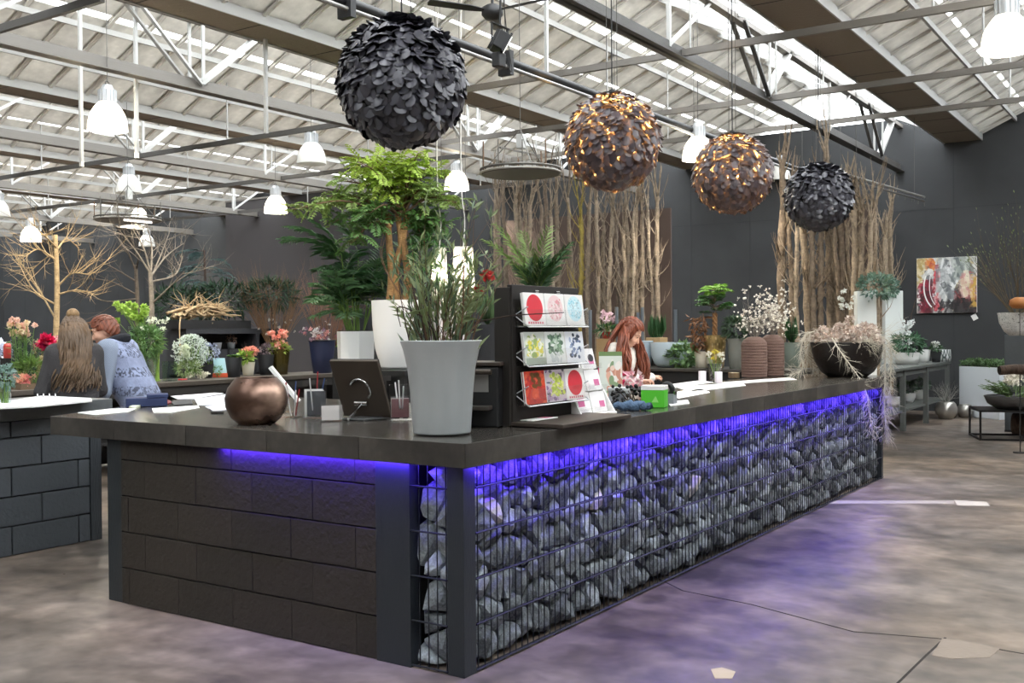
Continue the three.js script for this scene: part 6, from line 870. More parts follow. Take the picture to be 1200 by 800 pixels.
// ---------- right side: display table, vases, planter, painting ----------
{
  const HTB = 0.92, o = thing('display_table', 'grey steel display table with lower shelf at the right end of the counter', 'table'), m = rough('#5f625f', 0.6, 0.002, 2), x0 = 10.6, x1 = 15.2, z0 = -1.85, z1 = -0.9;
  mesh('top', worldUV(rbox(x1 - x0, 0.04, z1 - z0, 0.004, (x0 + x1) / 2, HTB - 0.02, (z0 + z1) / 2)), m, o); mesh('apron', boxA(x0 + 0.05, x1 - 0.05, HTB - 0.12, HTB - 0.04, z1 - 0.06, z1 - 0.04), m, o); mesh('lower_shelf', worldUV(rbox(x1 - x0 - 0.1, 0.03, z1 - z0 - 0.1, 0.003, (x0 + x1) / 2, 0.29, (z0 + z1) / 2)), m, o);
  for (const x of [x0 + 0.06, 12.0, 13.5, x1 - 0.06]) for (const z of [z0 + 0.06, z1 - 0.05]) mesh('leg', boxA(x - 0.035, x + 0.035, 0, HTB - 0.04, z - 0.035, z + 0.035), m, o);
  const tb = (px, py) => { let p = onZ(px, py, -1.2); if (p.x > 14.6) p = onZ(px, py, -1.0); p.x = Math.min(p.x, 15.02); p.y = HTB + 0.002; return p; }, T = (name, label, cat, px, py, w0, w1, h, mt, ext) => { const p = tb(px, py), [q, k, hh] = pot(name, label, cat, p, w0, w1, h, mt); ext && ext(q, k, hh); };
  T('white_pot', 'plain round white pot on the display table', 'pot', 1081, 421, 15, 18, 15, whitePot);
  T('white_orchid', 'white orchids and grey green leaves in a low white pot on the display table', 'potted plant', 1063, 424, 24, 28, 14, whitePot, (q, k, h) => { const L = []; for (let i = 0; i < 22; i++) bloom(L, V(rr(-12, 14) * k, h + rr(6, 36) * k, rr(-0.1, 0.1)), 0.05, 14, 0.85); stuff(mesh('white_petals', leaves(L), leafMat('#eef2f0'), q)); bush(q, V(0, h + 10 * k, 0), 0.22, 240, 0.12, 0.045, leafMat('#4f7a58'), { flat: 0.6 }); const S = []; twigs(S, V(0, h, 0), V(-0.1, 1, 0), 0.45, 0.006, 2, { spread: 0.5 }); mesh('twigs', S, twigM, q); });
  T('dark_pot', 'small dark pot with white flowers on the display table', 'pot', 1097, 418, 9, 12, 13, darkPot, (q, k, h) => { const L = []; for (let i = 0; i < 7; i++) bloom(L, V(rr(-6, 6) * k, h + rr(5, 13) * k, rr(-0.05, 0.05)), 0.04, 12, 0.85); stuff(mesh('white_petals', leaves(L), leafMat('#eceee8'), q)); bush(q, V(0, h + 3 * k, 0), 0.08, 60, 0.08, 0.03, GREEN.deep, { flat: 0.6 }); });
  { const p = tb(1117, 416), k = scaleAt(p), pt = canvasTex(256, 64, (x, w, h) => { x.fillStyle = '#d9dcda'; x.fillRect(0, 0, w, h); x.strokeStyle = '#55605f'; x.lineWidth = 4; for (let i = 0; i < 8; i++) { x.beginPath(); x.arc(i * 32 + 16, 32, 14, 0, 7); x.stroke(); x.beginPath(); x.moveTo(i * 32, 0); x.lineTo(i * 32 + 32, 64); x.moveTo(i * 32 + 32, 0); x.lineTo(i * 32, 64); x.stroke(); } }); const q = thing('patterned_pot', 'white pot with a dark lattice pattern on the display table', 'pot', p); mesh('pot', lathe([[0.001, 0], [9 * k, 0], [9.5 * k, 7 * k], [9 * k, 14 * k], [8.4 * k, 14 * k], [8.6 * k, 3 * k], [0.001, 3 * k]], 30), M('#fff', { map: pt, roughness: 0.4 }), q); }
  for (const [px, py, w, h, l] of [[1083, 413, 20, 33, 'left grey box standing at the back of the display table'], [1104, 412, 14, 27, 'right grey box standing at the back of the display table']]) { const p = V(14.2 + (px - 1083) * 0.026, HTB + 0.002, -1.7), k = 0.0135, q = thing('grey_box', l, 'box', p); mesh('body', rbox(w * k, h * k, 0.2, 0.004, 0, h * k / 2, 0), M('#7f8886', { roughness: 0.6 }), q); mesh('lid', rbox(w * k + 0.01, 0.06, 0.21, 0.004, 0, h * k, 0), M('#929a98', { roughness: 0.6 }), q); }
  const sh = (px, py) => { const p = onZ(px, py, -1.25); p.y = 0.306; return p; };
  for (const [px, py, w, l, plant] of [[1046, 479, 26, 'white oval bowl on the lower shelf nearest the counter end', 0], [1064, 472, 18, 'middle white bowl with dark greenery on the lower shelf', 1], [1079, 470, 16, 'white bowl with greenery at the far part of the lower shelf', 1]]) { const p = sh(px, py), k = scaleAt(p), q = thing('white_bowl', l, 'bowl', p); mesh('bowl', lathe([[0.001, 0], [w * 0.3, 0], [w * 0.45, 5], [w * 0.5, 11], [w * 0.46, 11], [w * 0.4, 5], [0.001, 2]].map(([x, y]) => [x * k, y * k]), 28), whitePot, q); if (plant) { mesh('soil', cyl(w * 0.42 * k, w * 0.42 * k, 0.01, 0, 8 * k, 0, 18), soilM, q); bush(q, V(0, 17 * k, 0), 0.14, 160, 0.07, 0.03, leafMat('#55705a'), { flat: 0.6 }); } else mesh('rim', new THREE.TorusGeometry(w * 0.48 * k, 0.006, 6, 26).rotateX(PI / 2).translate(0, 11 * k, 0), whitePot, q); }
  const silver = M('#b3b0aa', { roughness: 0.3, metalness: 0.8 });
  for (const [px, py, w, h, l, br] of [[1109, 490.5, 25, 20, 'larger silver vase with pale branches on the floor by the table', 1], [1131, 489, 18, 15, 'smaller silver vase on the floor beside the white planter', 0]]) { const p = onY(px, py, 0.0), k = scaleAt(p), q = thing('silver_vase', l, 'vase', V(p.x, 0, p.z)); mesh('body', lathe([[0.001, 0], [w * 0.3, 0], [w * 0.48, h * 0.35], [w * 0.5, h * 0.6], [w * 0.42, h * 0.88], [w * 0.34, h], [w * 0.31, h], [w * 0.38, h * 0.85], [0.001, h * 0.6]].map(([x, y]) => [x * k, y * k]), 32), silver, q); if (br) { const S = []; for (let i = 0; i < 18; i++) twigs(S, V(0, h * 0.8 * k, 0), V(rr(-0.8, 0.8), 1, rr(-0.8, 0.8)).normalize(), 0.2, 0.004, 2, { spread: 0.6, kids: 3 }); stuff(mesh('pale_branches', S, M('#a8a69f'), q)); } else mesh('rim', new THREE.TorusGeometry(w * 0.33 * k, 0.008, 6, 24).rotateX(PI / 2).translate(0, h * k, 0), silver, q); }
  { const a = onY(1124, 487, 0), b = onY(1171, 492, 0), w = a.distanceTo(b), c = a.clone().add(b).multiplyScalar(0.5), q = thing('hedge_planter', 'tall white box planter with clipped green hedge by the back wall', 'planter', V(c.x, 0, c.z), Math.atan2(-(b.z - a.z), b.x - a.x)); mesh('box', rbox(w, 0.84, 0.4, 0.008, 0, 0.42, -0.2), M('#dfe5ea', { roughness: 0.45 }), q); mesh('soil', box(w - 0.06, 0.01, 0.34, 0, 0.84, -0.2), soilM, q); const L = []; for (let i = 0; i < 900; i++) L.push({ p: V(rr(-w / 2, w / 2), rr(0.84, 0.94), rr(-0.38, -0.01)), d: rdir(0.5), n: rdir(1), l: rr(0.05, 0.08), w: 0.035 }); stuff(mesh('hedge', leaves(L), leafMat('#5a7a48'), q)); }
  { // abstract painting and its tag
    const tl = onX(1074.5, 303, XW - 0.03), br = onX(1145, 366, XW - 0.03), w = br.z - tl.z, h = tl.y - br.y, q = thing('painting', 'abstract painting in grey, white, red and black on the dark wall', 'painting', V(XW - 0.03, (tl.y + br.y) / 2, (tl.z + br.z) / 2), -PI / 2);
    const t = canvasTex(512, 470, (x, W, H) => { const r = RNG(77); x.fillStyle = '#b9bbb8'; x.fillRect(0, 0, W, H); const sm = (x0, y0, x1, y1, cs, n, s) => { for (let i = 0; i < n; i++) { x.fillStyle = cs[Math.floor(r() * cs.length)]; x.globalAlpha = 0.25 + r() * 0.6; const a = x0 + r() * (x1 - x0), b = y0 + r() * (y1 - y0); x.save(); x.translate(a, b); x.rotate(r() * 1.2 - 0.6); x.fillRect(-s * r(), -s * 2 * r(), s * (0.4 + r()), s * 3 * r()); x.restore(); } x.globalAlpha = 1; };
      sm(0, 0, W, H, ['#d8dad6', '#a3a6a4', '#8d908e', '#e8e6df', '#c9b57e'], 260, 40); sm(0, 0, 90, 260, ['#c9b57e', '#d8cda8', '#a58c54'], 70, 30); sm(90, 20, 150, 140, ['#c9682f', '#d98c4a', '#b84a3a'], 40, 26); sm(70, 120, 150, 330, ['#c9c7c4', '#6b6f72', '#e8e8e6'], 80, 34); sm(150, 80, 200, 460, ['#c8323c', '#e0606a', '#8d1f2e', '#d8a0a0'], 80, 26); sm(30, 230, 130, 470, ['#7c1830', '#a8263e', '#4a1420'], 90, 34); sm(200, 60, 330, 330, ['#eceeee', '#7d8285', '#b9bdbd', '#5d6164'], 140, 40); sm(320, 20, 460, 180, ['#5f6868', '#9aa29c', '#c9cfc8'], 90, 36); sm(330, 260, 512, 470, ['#141214', '#2b2628', '#0a0a0b', '#7c3a3c'], 110, 40); sm(390, 180, 500, 330, ['#d8c6a8', '#c98a88', '#b85a5c', '#e8dcc8'], 90, 34); sm(200, 400, 512, 470, ['#1b191b', '#3a3638'], 60, 30); sm(470, 150, 512, 420, ['#d8b65e', '#c9a04a'], 40, 20); sm(0, 250, 28, 440, ['#f0f0ee', '#1b191b'], 30, 16);
      x.strokeStyle = '#f2f2f0'; x.lineWidth = 12; x.beginPath(); x.moveTo(80, 150); x.bezierCurveTo(40, 260, 70, 360, 130, 420); x.stroke(); x.lineWidth = 7; x.beginPath(); x.moveTo(120, 140); x.bezierCurveTo(100, 260, 110, 340, 160, 400); x.stroke(); });
    mesh('canvas_edge', rbox(w, h, 0.04, 0.003), white, q); mesh('canvas', new THREE.PlaneGeometry(w - 0.004, h - 0.004).translate(0, 0, 0.0205), M('#fff', { map: t, roughness: 0.6 }), q);
    const g = onX(1142, 371.5, XW - 0.01), u = thing('price_tag', 'small white tag on the wall below the painting', 'tag', g, -PI / 2); mesh('card', rbox(0.09, 0.1, 0.004, 0.001).rotateZ(0.5), white, u); mesh('string', bar(V(0, 0.04, 0.003), V(0.02, 0.12, 0.003), 0.003), blackM, u);
  }
  // plinth with the speckled bowl, log sections and the wire table
  { const p = V(13.2, 0, 0.75), q = thing('grey_plinth', 'dark grey block plinth under the speckled bowl at the right edge', 'plinth', V(0, 0, 0)); const a = onZ(1177, 392, 0.28), x = 12.6; const A = onX(1177, 392, x), hgt = A.y; mesh('block', rbox(0.9, hgt, 0.9, 0.006, x + 0.45, hgt / 2, A.z + 0.45), rough('#4b4f52', 0.7), q); mesh('shadow_gap', boxA(x - 0.002, x + 0.9, 0, 0.03, A.z - 0.002, A.z + 0.9), blackM, q);
    const c = onY(1194, 393, hgt + 0.002), k = scaleAt(c), b = thing('speckled_bowl', 'white speckled bowl with thin green brown branches on the grey plinth', 'bowl', V(c.x, hgt + 0.001, c.z)); const f = noise2(9, 128), t = tex(256, (u, v) => { const s = f(u * 128, v * 128) > 0.84 ? -110 : 0, n = f(u * 30, v * 30) * 24; return [205 + n + s, 206 + n + s, 202 + n + s]; }); mesh('bowl', lathe([[0.001, 0], [10, 0], [16, 5], [21, 15], [23, 27], [21.8, 27], [19, 14], [0.001, 8]].map(([x2, y2]) => [x2 * k, y2 * k]), 36), M('#fff', { map: t, roughness: 0.8 }), b); const S = [], G = []; for (let i = 0; i < 34; i++) { const a2 = rr(0, 6.28), l = rr(0.2, 0.9); twigs(S, V(Math.cos(a2) * 0.05, 22 * k, Math.sin(a2) * 0.05), V(Math.cos(a2) * l, 1, Math.sin(a2) * l).normalize(), rr(0.4, 0.75), 0.0045, 2, { spread: 0.3, kids: 3, tips: G }); } stuff(mesh('branches', S, M('#5d5038', { roughness: 0.9 }), b)); stuff(mesh('buds', leaves(G.map((g) => ({ p: g.p, d: g.d, n: rdir(1), l: 0.04, w: 0.016 }))), leafMat('#6f7d48'), b));
    const gq = at(1195, 355, depthOf(c) - 0.35), go = thing('amber_gourd', 'amber wooden gourd hanging before the speckled bowl branches', 'gourd', V(gq.x, hgt + 0.001, gq.z)); const gy = gq.y - hgt; mesh('stand', cyl(0.004, 0.004, gy - 0.06, 0, 0, 0, 8), blackM, go); mesh('body', lathe([[0.001, -0.07], [0.08, -0.065], [0.12, -0.02], [0.11, 0.04], [0.05, 0.07], [0.001, 0.07]].map(([x2, y2]) => [x2, y2 + gy]), 28), rough('#a5682f', 0.5, 0.003, 4), go); }
  { const A = onY(1149, 516, 0), top = 0.4, q = thing('wire_table', 'low black wire frame side table at the right edge', 'side table', V(A.x, 0, A.z)), s = 0.9, w = 0.025; const bm = M('#1d1b1a', { roughness: 0.5, metalness: 0.4 }); const B = onY(1210, 517, 0), dx = B.clone().sub(A).setY(0).normalize(), dz = V(-dx.z, 0, dx.x).multiplyScalar(-1); const P = (i, j, y) => dx.clone().multiplyScalar(i * s).addScaledVector(dz, j * 0.75).setY(y);
    for (const [i, j] of [[0, 0], [1, 0], [0, 1], [1, 1]]) mesh('leg', bar(P(i, j, 0), P(i, j, top), w), bm, q); for (const y of [w / 2, top - w / 2]) for (const [a, b, c, d] of [[0, 0, 1, 0], [0, 1, 1, 1], [0, 0, 0, 1], [1, 0, 1, 1]]) mesh('rail', bar(P(a, b, y), P(c, d, y), w), bm, q);
    mesh('top_plate', slabGeo([P(0, 0, 0), P(1, 0, 0), P(1, 1, 0), P(0, 1, 0)].map((v) => [v.x, v.z]), top - 0.006, top), bm, q);
    const c = P(0.55, 0.45, top).add(q.position), k = scaleAt(c), b = thing('stone_bowl', 'low dark stone bowl with white flowers and greenery on the wire table', 'bowl', c.clone().setY(top + 0.001)); mesh('bowl', lathe([[0.001, 0], [20, 0], [30, 6], [34, 15], [32, 15.5], [26, 8], [0.001, 5]].map(([x2, y2]) => [x2 * k, y2 * k]), 36), rough('#565554', 0.7, 0.004, 4), b); mesh('soil', cyl(29 * k, 29 * k, 0.01, 0, 12 * k, 0, 24), soilM, b); const S = [], L = [], W = []; for (let i = 0; i < 26; i++) { const a2 = rr(0, 6.28); frond(L, S, V(Math.cos(a2) * 0.1, 14 * k, Math.sin(a2) * 0.1), V(Math.cos(a2), rr(0.3, 0.9), Math.sin(a2)).normalize(), rr(0.28, 0.46), { n: 12, ll: 0.08, lw: 0.022, droop: 0.5 }); } for (let i = 0; i < 22; i++) bloom(W, V(rr(-14, 16) * k, rr(28, 40) * k, rr(-0.12, 0.12)), 0.05, 14, 0.8); stuff(mesh('stems', S, stemGreen, b)); stuff(mesh('foliage', leaves(L), leafMat('#5f7a45'), b)); stuff(mesh('white_petals', leaves(W), leafMat('#eeeae0'), b));
    const l1 = P(0.75, 0.5, 0).add(q.position), lg = thing('amber_log', 'amber wood log section lying under the wire table', 'log', V(l1.x, 0.19, l1.z)); const dd = CR.clone().multiplyScalar(-0.6).addScaledVector(CF, 0.5).setY(0).normalize(); const e0 = V().addScaledVector(dd, -0.14), e1 = V().addScaledVector(dd, 0.2); mesh('bark_side', bar(e0, e1, 0.14, 0.14, 24), bark('#5b4b3f'), lg); mesh('cut_face', bar(e0.clone().addScaledVector(dd, -0.004), e0, 0.125, 0.125, 24), rough('#b8732f', 0.5, 0.003, 5), lg); mesh('rest_block', boxA(-0.08, 0.08, -0.19, -0.12, -0.06, 0.06), blackM, lg);
    const l2 = at(1188, 434, 12.2), l3 = thing('dark_log', 'dark brown log lying in front of the grey plinth', 'log', l2); mesh('bark_side', taper([V().addScaledVector(CR, -0.17), V(0, 0.015, 0), V().addScaledVector(CR, 0.4)], 0.055, 0.065, 12), bark('#4c3b30'), l3); mesh('rest', [cyl(0.006, 0.006, l2.y - 0.04, 0.12, -l2.y, 0.05, 10), cyl(0.08, 0.08, 0.012, 0.12, -l2.y, 0.05, 20)], blackM, l3); }
}

// ---------- people ----------
rnd = RNG(1234);
function iso(fn, lo, hi, res) { // surface fn = 0 (negative inside) on a grid over the box lo..hi
  const mc = new MarchingCubes(res, new THREE.MeshBasicMaterial(), false, false, 400000); const h = res / 2, s = hi.clone().sub(lo).multiplyScalar(0.5), c = hi.clone().add(lo).multiplyScalar(0.5), p = V();
  for (let k = 0; k < res; k++) for (let j = 0; j < res; j++) for (let i = 0; i < res; i++) mc.field[i + j * res + k * res * res] = -fn(p.set(c.x + s.x * (i - h) / h, c.y + s.y * (j - h) / h, c.z + s.z * (k - h) / h));
  mc.isolation = 0; mc.update(); const n = mc.count, src = mc.positionArray, pos = new Float32Array(n * 3), nor = new Float32Array(n * 3), e = 0.002, g = V();
  for (let i = 0; i < n; i++) {
    const x = c.x + s.x * src[i * 3], y = c.y + s.y * src[i * 3 + 1], z = c.z + s.z * src[i * 3 + 2]; pos[i * 3] = x; pos[i * 3 + 1] = y; pos[i * 3 + 2] = z;
    g.set(fn(p.set(x + e, y, z)) - fn(p.set(x - e, y, z)), fn(p.set(x, y + e, z)) - fn(p.set(x, y - e, z)), fn(p.set(x, y, z + e)) - fn(p.set(x, y, z - e))).normalize(); nor[i * 3] = g.x; nor[i * 3 + 1] = g.y; nor[i * 3 + 2] = g.z;
  }
  // keep the winding in line with the normals
  for (let t = 0; t < n; t += 3) { const a = t * 3, ax = pos[a + 3] - pos[a], ay = pos[a + 4] - pos[a + 1], az = pos[a + 5] - pos[a + 2], bx = pos[a + 6] - pos[a], by = pos[a + 7] - pos[a + 1], bz = pos[a + 8] - pos[a + 2]; if ((ay * bz - az * by) * nor[a] + (az * bx - ax * bz) * nor[a + 1] + (ax * by - ay * bx) * nor[a + 2] < 0) for (let q = 0; q < 3; q++) { let u = pos[a + 3 + q]; pos[a + 3 + q] = pos[a + 6 + q]; pos[a + 6 + q] = u; u = nor[a + 3 + q]; nor[a + 3 + q] = nor[a + 6 + q]; nor[a + 6 + q] = u; } }
  const geo = new THREE.BufferGeometry(); geo.setAttribute('position', new THREE.BufferAttribute(pos, 3)); geo.setAttribute('normal', new THREE.BufferAttribute(nor, 3)); return worldUV(geo);
}
const cap = (p, a, b, ra, rb) => { const bx = b.x - a.x, by = b.y - a.y, bz = b.z - a.z, px = p.x - a.x, py = p.y - a.y, pz = p.z - a.z; const t = Math.max(0, Math.min(1, (px * bx + py * by + pz * bz) / (bx * bx + by * by + bz * bz + 1e-9))); return Math.hypot(px - bx * t, py - by * t, pz - bz * t) - (ra + (rb - ra) * t); };
const smin = (a, b, k) => { const h = Math.max(k - Math.abs(a - b), 0) / k; return Math.min(a, b) - h * h * k * 0.25; };
const ell = (p, cx, cy, cz, rx, ry, rz) => { const x = (p.x - cx) / rx, y = (p.y - cy) / ry, z = (p.z - cz) / rz, k = Math.hypot(x, y, z); return (k - 1) * Math.min(rx, ry, rz); };
const headFn = (p) => { // centre of the head at 0, face to +z, y up
  let d = smin(ell(p, 0, 0.025, -0.012, 0.074, 0.092, 0.094), ell(p, 0, -0.045, 0.018, 0.055, 0.068, 0.066), 0.05);
  d = smin(d, ell(p, 0, -0.095, 0.048, 0.026, 0.02, 0.026), 0.03); d = smin(d, cap(p, V(0, 0.008, 0.078), V(0, -0.03, 0.1), 0.009, 0.0135), 0.014);
  for (const s of [-1, 1]) { d = -smin(-d, ell(p, s * 0.032, 0.008, 0.094, 0.019, 0.011, 0.017), 0.014); d = smin(d, ell(p, s * 0.032, 0.007, 0.072, 0.0135, 0.0125, 0.0125), 0.004); d = smin(d, cap(p, V(s * 0.012, 0.028, 0.08), V(s * 0.05, 0.027, 0.066), 0.007, 0.006), 0.012); d = smin(d, ell(p, s * 0.04, -0.03, 0.06, 0.022, 0.018, 0.018), 0.03); d = smin(d, ell(p, s * 0.075, -0.005, -0.012, 0.01, 0.031, 0.02), 0.01); }
  d = smin(d, ell(p, 0, -0.057, 0.082, 0.024, 0.006, 0.009), 0.008); d = smin(d, ell(p, 0, -0.069, 0.08, 0.02, 0.007, 0.009), 0.008); return d;
};
// hand: wrist at 0, fingers towards +y, palm facing +z, thumb towards side s
function handGeo(s, curl) {
  const F = [[-0.033, 0.084, 0.062], [-0.011, 0.09, 0.075], [0.012, 0.088, 0.07], [0.032, 0.078, 0.055]], B = [];
  F.forEach(([x, y, l], i) => { const cc = curl * (0.9 + i * 0.12); let p = V(x * -s, y, 0), a = 0.2 * cc; const seg = [0.45, 0.32, 0.23]; seg.forEach((f, j) => { const q = p.clone().add(V((x * -s) * 0.12, Math.cos(a) * l * f, Math.sin(a) * l * f)); B.push([p, q, 0.0095 - j * 0.0012, 0.0088 - j * 0.0012]); p = q; a += cc * 0.75; }); });
  const T = [V(s * 0.022, 0.025, 0.006), V(s * 0.05, 0.055, 0.018), V(s * 0.056, 0.08, 0.028), V(s * 0.05, 0.1, 0.036)]; for (let i = 0; i < 3; i++) B.push([T[i], T[i + 1], 0.0125 - i * 0.0012, 0.0115 - i * 0.0014]);
  const fn = (p) => { let d = cap(p, V(0, -0.03, 0), V(0, 0.02, 0), 0.024, 0.026); for (const x of [-0.026, -0.009, 0.009, 0.026]) d = smin(d, cap(p, V(x * 0.7, 0.02, 0), V(x * 1.15, 0.078, 0), 0.014, 0.0115), 0.012); let f = 1; for (const [a, b, ra, rb] of B) f = Math.min(f, cap(p, a, b, ra, rb)); return smin(d, f, 0.006); };
  return iso(fn, V(-0.09, -0.06, -0.05), V(0.09, 0.19, 0.11), 56);
}
function person({ label, headAt, turn, lean, headPitch = 0, headYaw = 0, hands, elbows, female, skin, top, topThick = 0.02, trousers, shoes, hem = 0.86, extra }) {
  const o = thing('person', label, 'person'); const hipY = 0.9, R = (v) => { const y = v.y - hipY, z = v.z; return V(v.x, hipY + y * Math.cos(lean) - z * Math.sin(lean), z * Math.cos(lean) + y * Math.sin(lean)); };
  const sw = female ? 0.155 : 0.18, J = { neck: R(V(0, 1.43, 0)), chest: R(V(0, 1.28, 0)), waist: R(V(0, 1.05, 0)) }; const head = R(V(0, 1.575, 0.02 )); head.z += Math.sin(headPitch) * 0.06; head.y -= (1 - Math.cos(headPitch)) * 0.06;
  const s = headAt.y / head.y; o.scale.setScalar(s); const hl = head.clone().multiplyScalar(s).applyAxisAngle(UPV, turn); o.position.set(headAt.x - hl.x, 0, headAt.z - hl.z); o.rotation.y = turn; o.updateMatrixWorld(true);
  const local = (w) => o.worldToLocal(w.clone()); const sh = [-1, 1].map((k) => R(V(k * sw, 1.385, 0)));
  const HND = hands.map((h, i) => (h.world ? local(h.world) : h.clone())), ELB = elbows;
  const legs = [-1, 1].map((k) => [V(k * 0.088, 0.9, 0), V(k * 0.1, 0.48, 0.015), V(k * 0.105, 0.085, -0.02), V(k * 0.12, 0.03, 0.14)]);
  const torso = (p, g) => { let d = 9; for (const k of [-1, 1]) { d = smin(d, cap(p, V(k * 0.06, 0.93, 0), J.waist.clone().add(V(k * 0.05, 0, 0)), 0.112 + g, (female ? 0.088 : 0.105) + g), 0.06); d = smin(d, cap(p, J.waist.clone().add(V(k * 0.05, 0, 0)), J.chest.clone().add(V(k * 0.065, 0, 0)), (female ? 0.088 : 0.105) + g, 0.108 + g), 0.06); } return smin(d, cap(p, sh[0].clone().multiplyScalar(0.9).add(J.neck.clone().multiplyScalar(0.1)), sh[1].clone().multiplyScalar(0.9).add(J.neck.clone().multiplyScalar(0.1)), 0.058 + g, 0.058 + g), 0.06); };
  const arms = (p, g, end = 1) => { let d = 9; for (const i of [0, 1]) { d = smin(d, cap(p, sh[i], ELB[i], 0.05 + g, 0.04 + g), 0.03); d = smin(d, cap(p, ELB[i], ELB[i].clone().lerp(HND[i], end), 0.04 + g, 0.028 + g), 0.02); } return d; };
  const leg = (p, g) => { let d = 9; for (const L of legs) { let q = cap(p, L[0], L[1], 0.088 + g, 0.058 + g); q = smin(q, cap(p, L[1], L[2], 0.056 + g, 0.04 + g), 0.03); d = Math.min(d, q); } return d; };
  const foot = (p, g) => { let d = 9; for (const L of legs) d = Math.min(d, smin(cap(p, L[2].clone().setY(0.06), L[3], 0.042 + g, 0.034 + g), cap(p, L[2], L[2].clone().add(V(0, 0.06, 0)), 0.042 + g, 0.042 + g), 0.03)); return Math.max(d, -p.y + 0.004); };
  const zlo = -0.3, zhi = Math.max(0.45, HND[0].z + 0.1, HND[1].z + 0.1, head.z + 0.2), xm = Math.max(0.38, ...HND.map((h) => Math.abs(h.x) + 0.1), ...ELB.map((h) => Math.abs(h.x) + 0.12));
  const lo = V(-xm, -0.02, zlo), hi = V(xm, 1.62, zhi);
  const bodyFn = (p) => smin(smin(torso(p, 0), arms(p, 0), 0.04), smin(smin(leg(p, 0), foot(p, 0), 0.02), cap(p, J.neck.clone().add(V(0, -0.04, 0)), head.clone().add(V(0, -0.05, -0.01)), 0.052, 0.048), 0.04), 0.05);
  const hm = new THREE.Matrix4().compose(head, new THREE.Quaternion().setFromEuler(new THREE.Euler(headPitch, headYaw, 0, 'YXZ')), V(1, 1, 1));
  const hg = iso(headFn, V(-0.11, -0.15, -0.13), V(0.11, 0.14, 0.14), 76).applyMatrix4(hm), parts = [iso(bodyFn, lo, hi, 92), hg];
  HND.forEach((h, i) => { const y = h.clone().sub(ELB[i]).normalize(), z = V(0, -1, 0).addScaledVector(y, y.y).normalize(), x = y.clone().cross(z); parts.push(handGeo(i ? -1 : 1, 0.75).applyMatrix4(new THREE.Matrix4().makeBasis(x, y, z).setPosition(h))); });
  mesh('body', parts, M(skin, { roughness: 0.55 }), o);
  for (const k of [-1, 1]) { mesh('eye', ball(0.0105, k * 0.032, 0.007, 0.0765, 10).applyMatrix4(hm), M('#33281f', { roughness: 0.2 }), o); mesh('eyebrow', bar(V(k * 0.016, 0.03, 0.087), V(k * 0.05, 0.03, 0.071), 0.005, 0.004).applyMatrix4(hm), M('#5a3826'), o); }
  mesh('lips', merge([ball(0.02, 0, 0, 0, 10).scale(1, 0.3, 0.35).translate(0, -0.062, 0.087)]).applyMatrix4(hm), M('#b5675c', { roughness: 0.5 }), o);
  mesh('top', iso((p) => Math.max(smin(torso(p, topThick), arms(p, topThick * 0.8, 0.92), 0.05), hem - p.y), lo.clone().setY(hem - 0.04), hi, 92), top, o);
  mesh('trousers', iso((p) => Math.max(smin(leg(p, 0.016), Math.max(torso(p, 0.012), p.y - 0.96), 0.03), 0.1 - p.y, p.y - 0.97), V(-0.36, 0.05, -0.26), V(0.36, 1.0, 0.3), 64), trousers, o);
  mesh('shoes', iso((p) => Math.max(foot(p, 0.012), p.y - 0.13), V(-0.26, -0.03, -0.2), V(0.26, 0.15, 0.26), 56), shoes, o);
  extra && extra(o, hm, { head, J, sh, R, hm });
  return o;
}
const hairM = (c) => { const f = noise2(44, 64); return M('#ffffff', { map: tex(128, (u, v) => { const k = 0.7 + 0.55 * f(u * 60, v * 8), q = new THREE.Color(c); return [q.r ** (1 / 2.2) * 255 * k, q.g ** (1 / 2.2) * 255 * k, q.b ** (1 / 2.2) * 255 * k]; }, { repeat: 3 }), roughness: 0.5 }); };
const hairCap = (hm, thick, cut) => iso((p) => Math.max(smin(ell(p, 0, 0.03, -0.016, 0.076 + thick, 0.094 + thick, 0.098 + thick), ell(p, 0, -0.02, -0.03, 0.07 + thick, 0.075, 0.07 + thick), 0.04) + Math.sin(p.x * 190 + p.y * 60) * 0.0022 + Math.sin(p.y * 150 + p.z * 120) * 0.0018, cut(p)), V(-0.14, -0.16, -0.17), V(0.14, 0.17, 0.15), 60).applyMatrix4(hm);
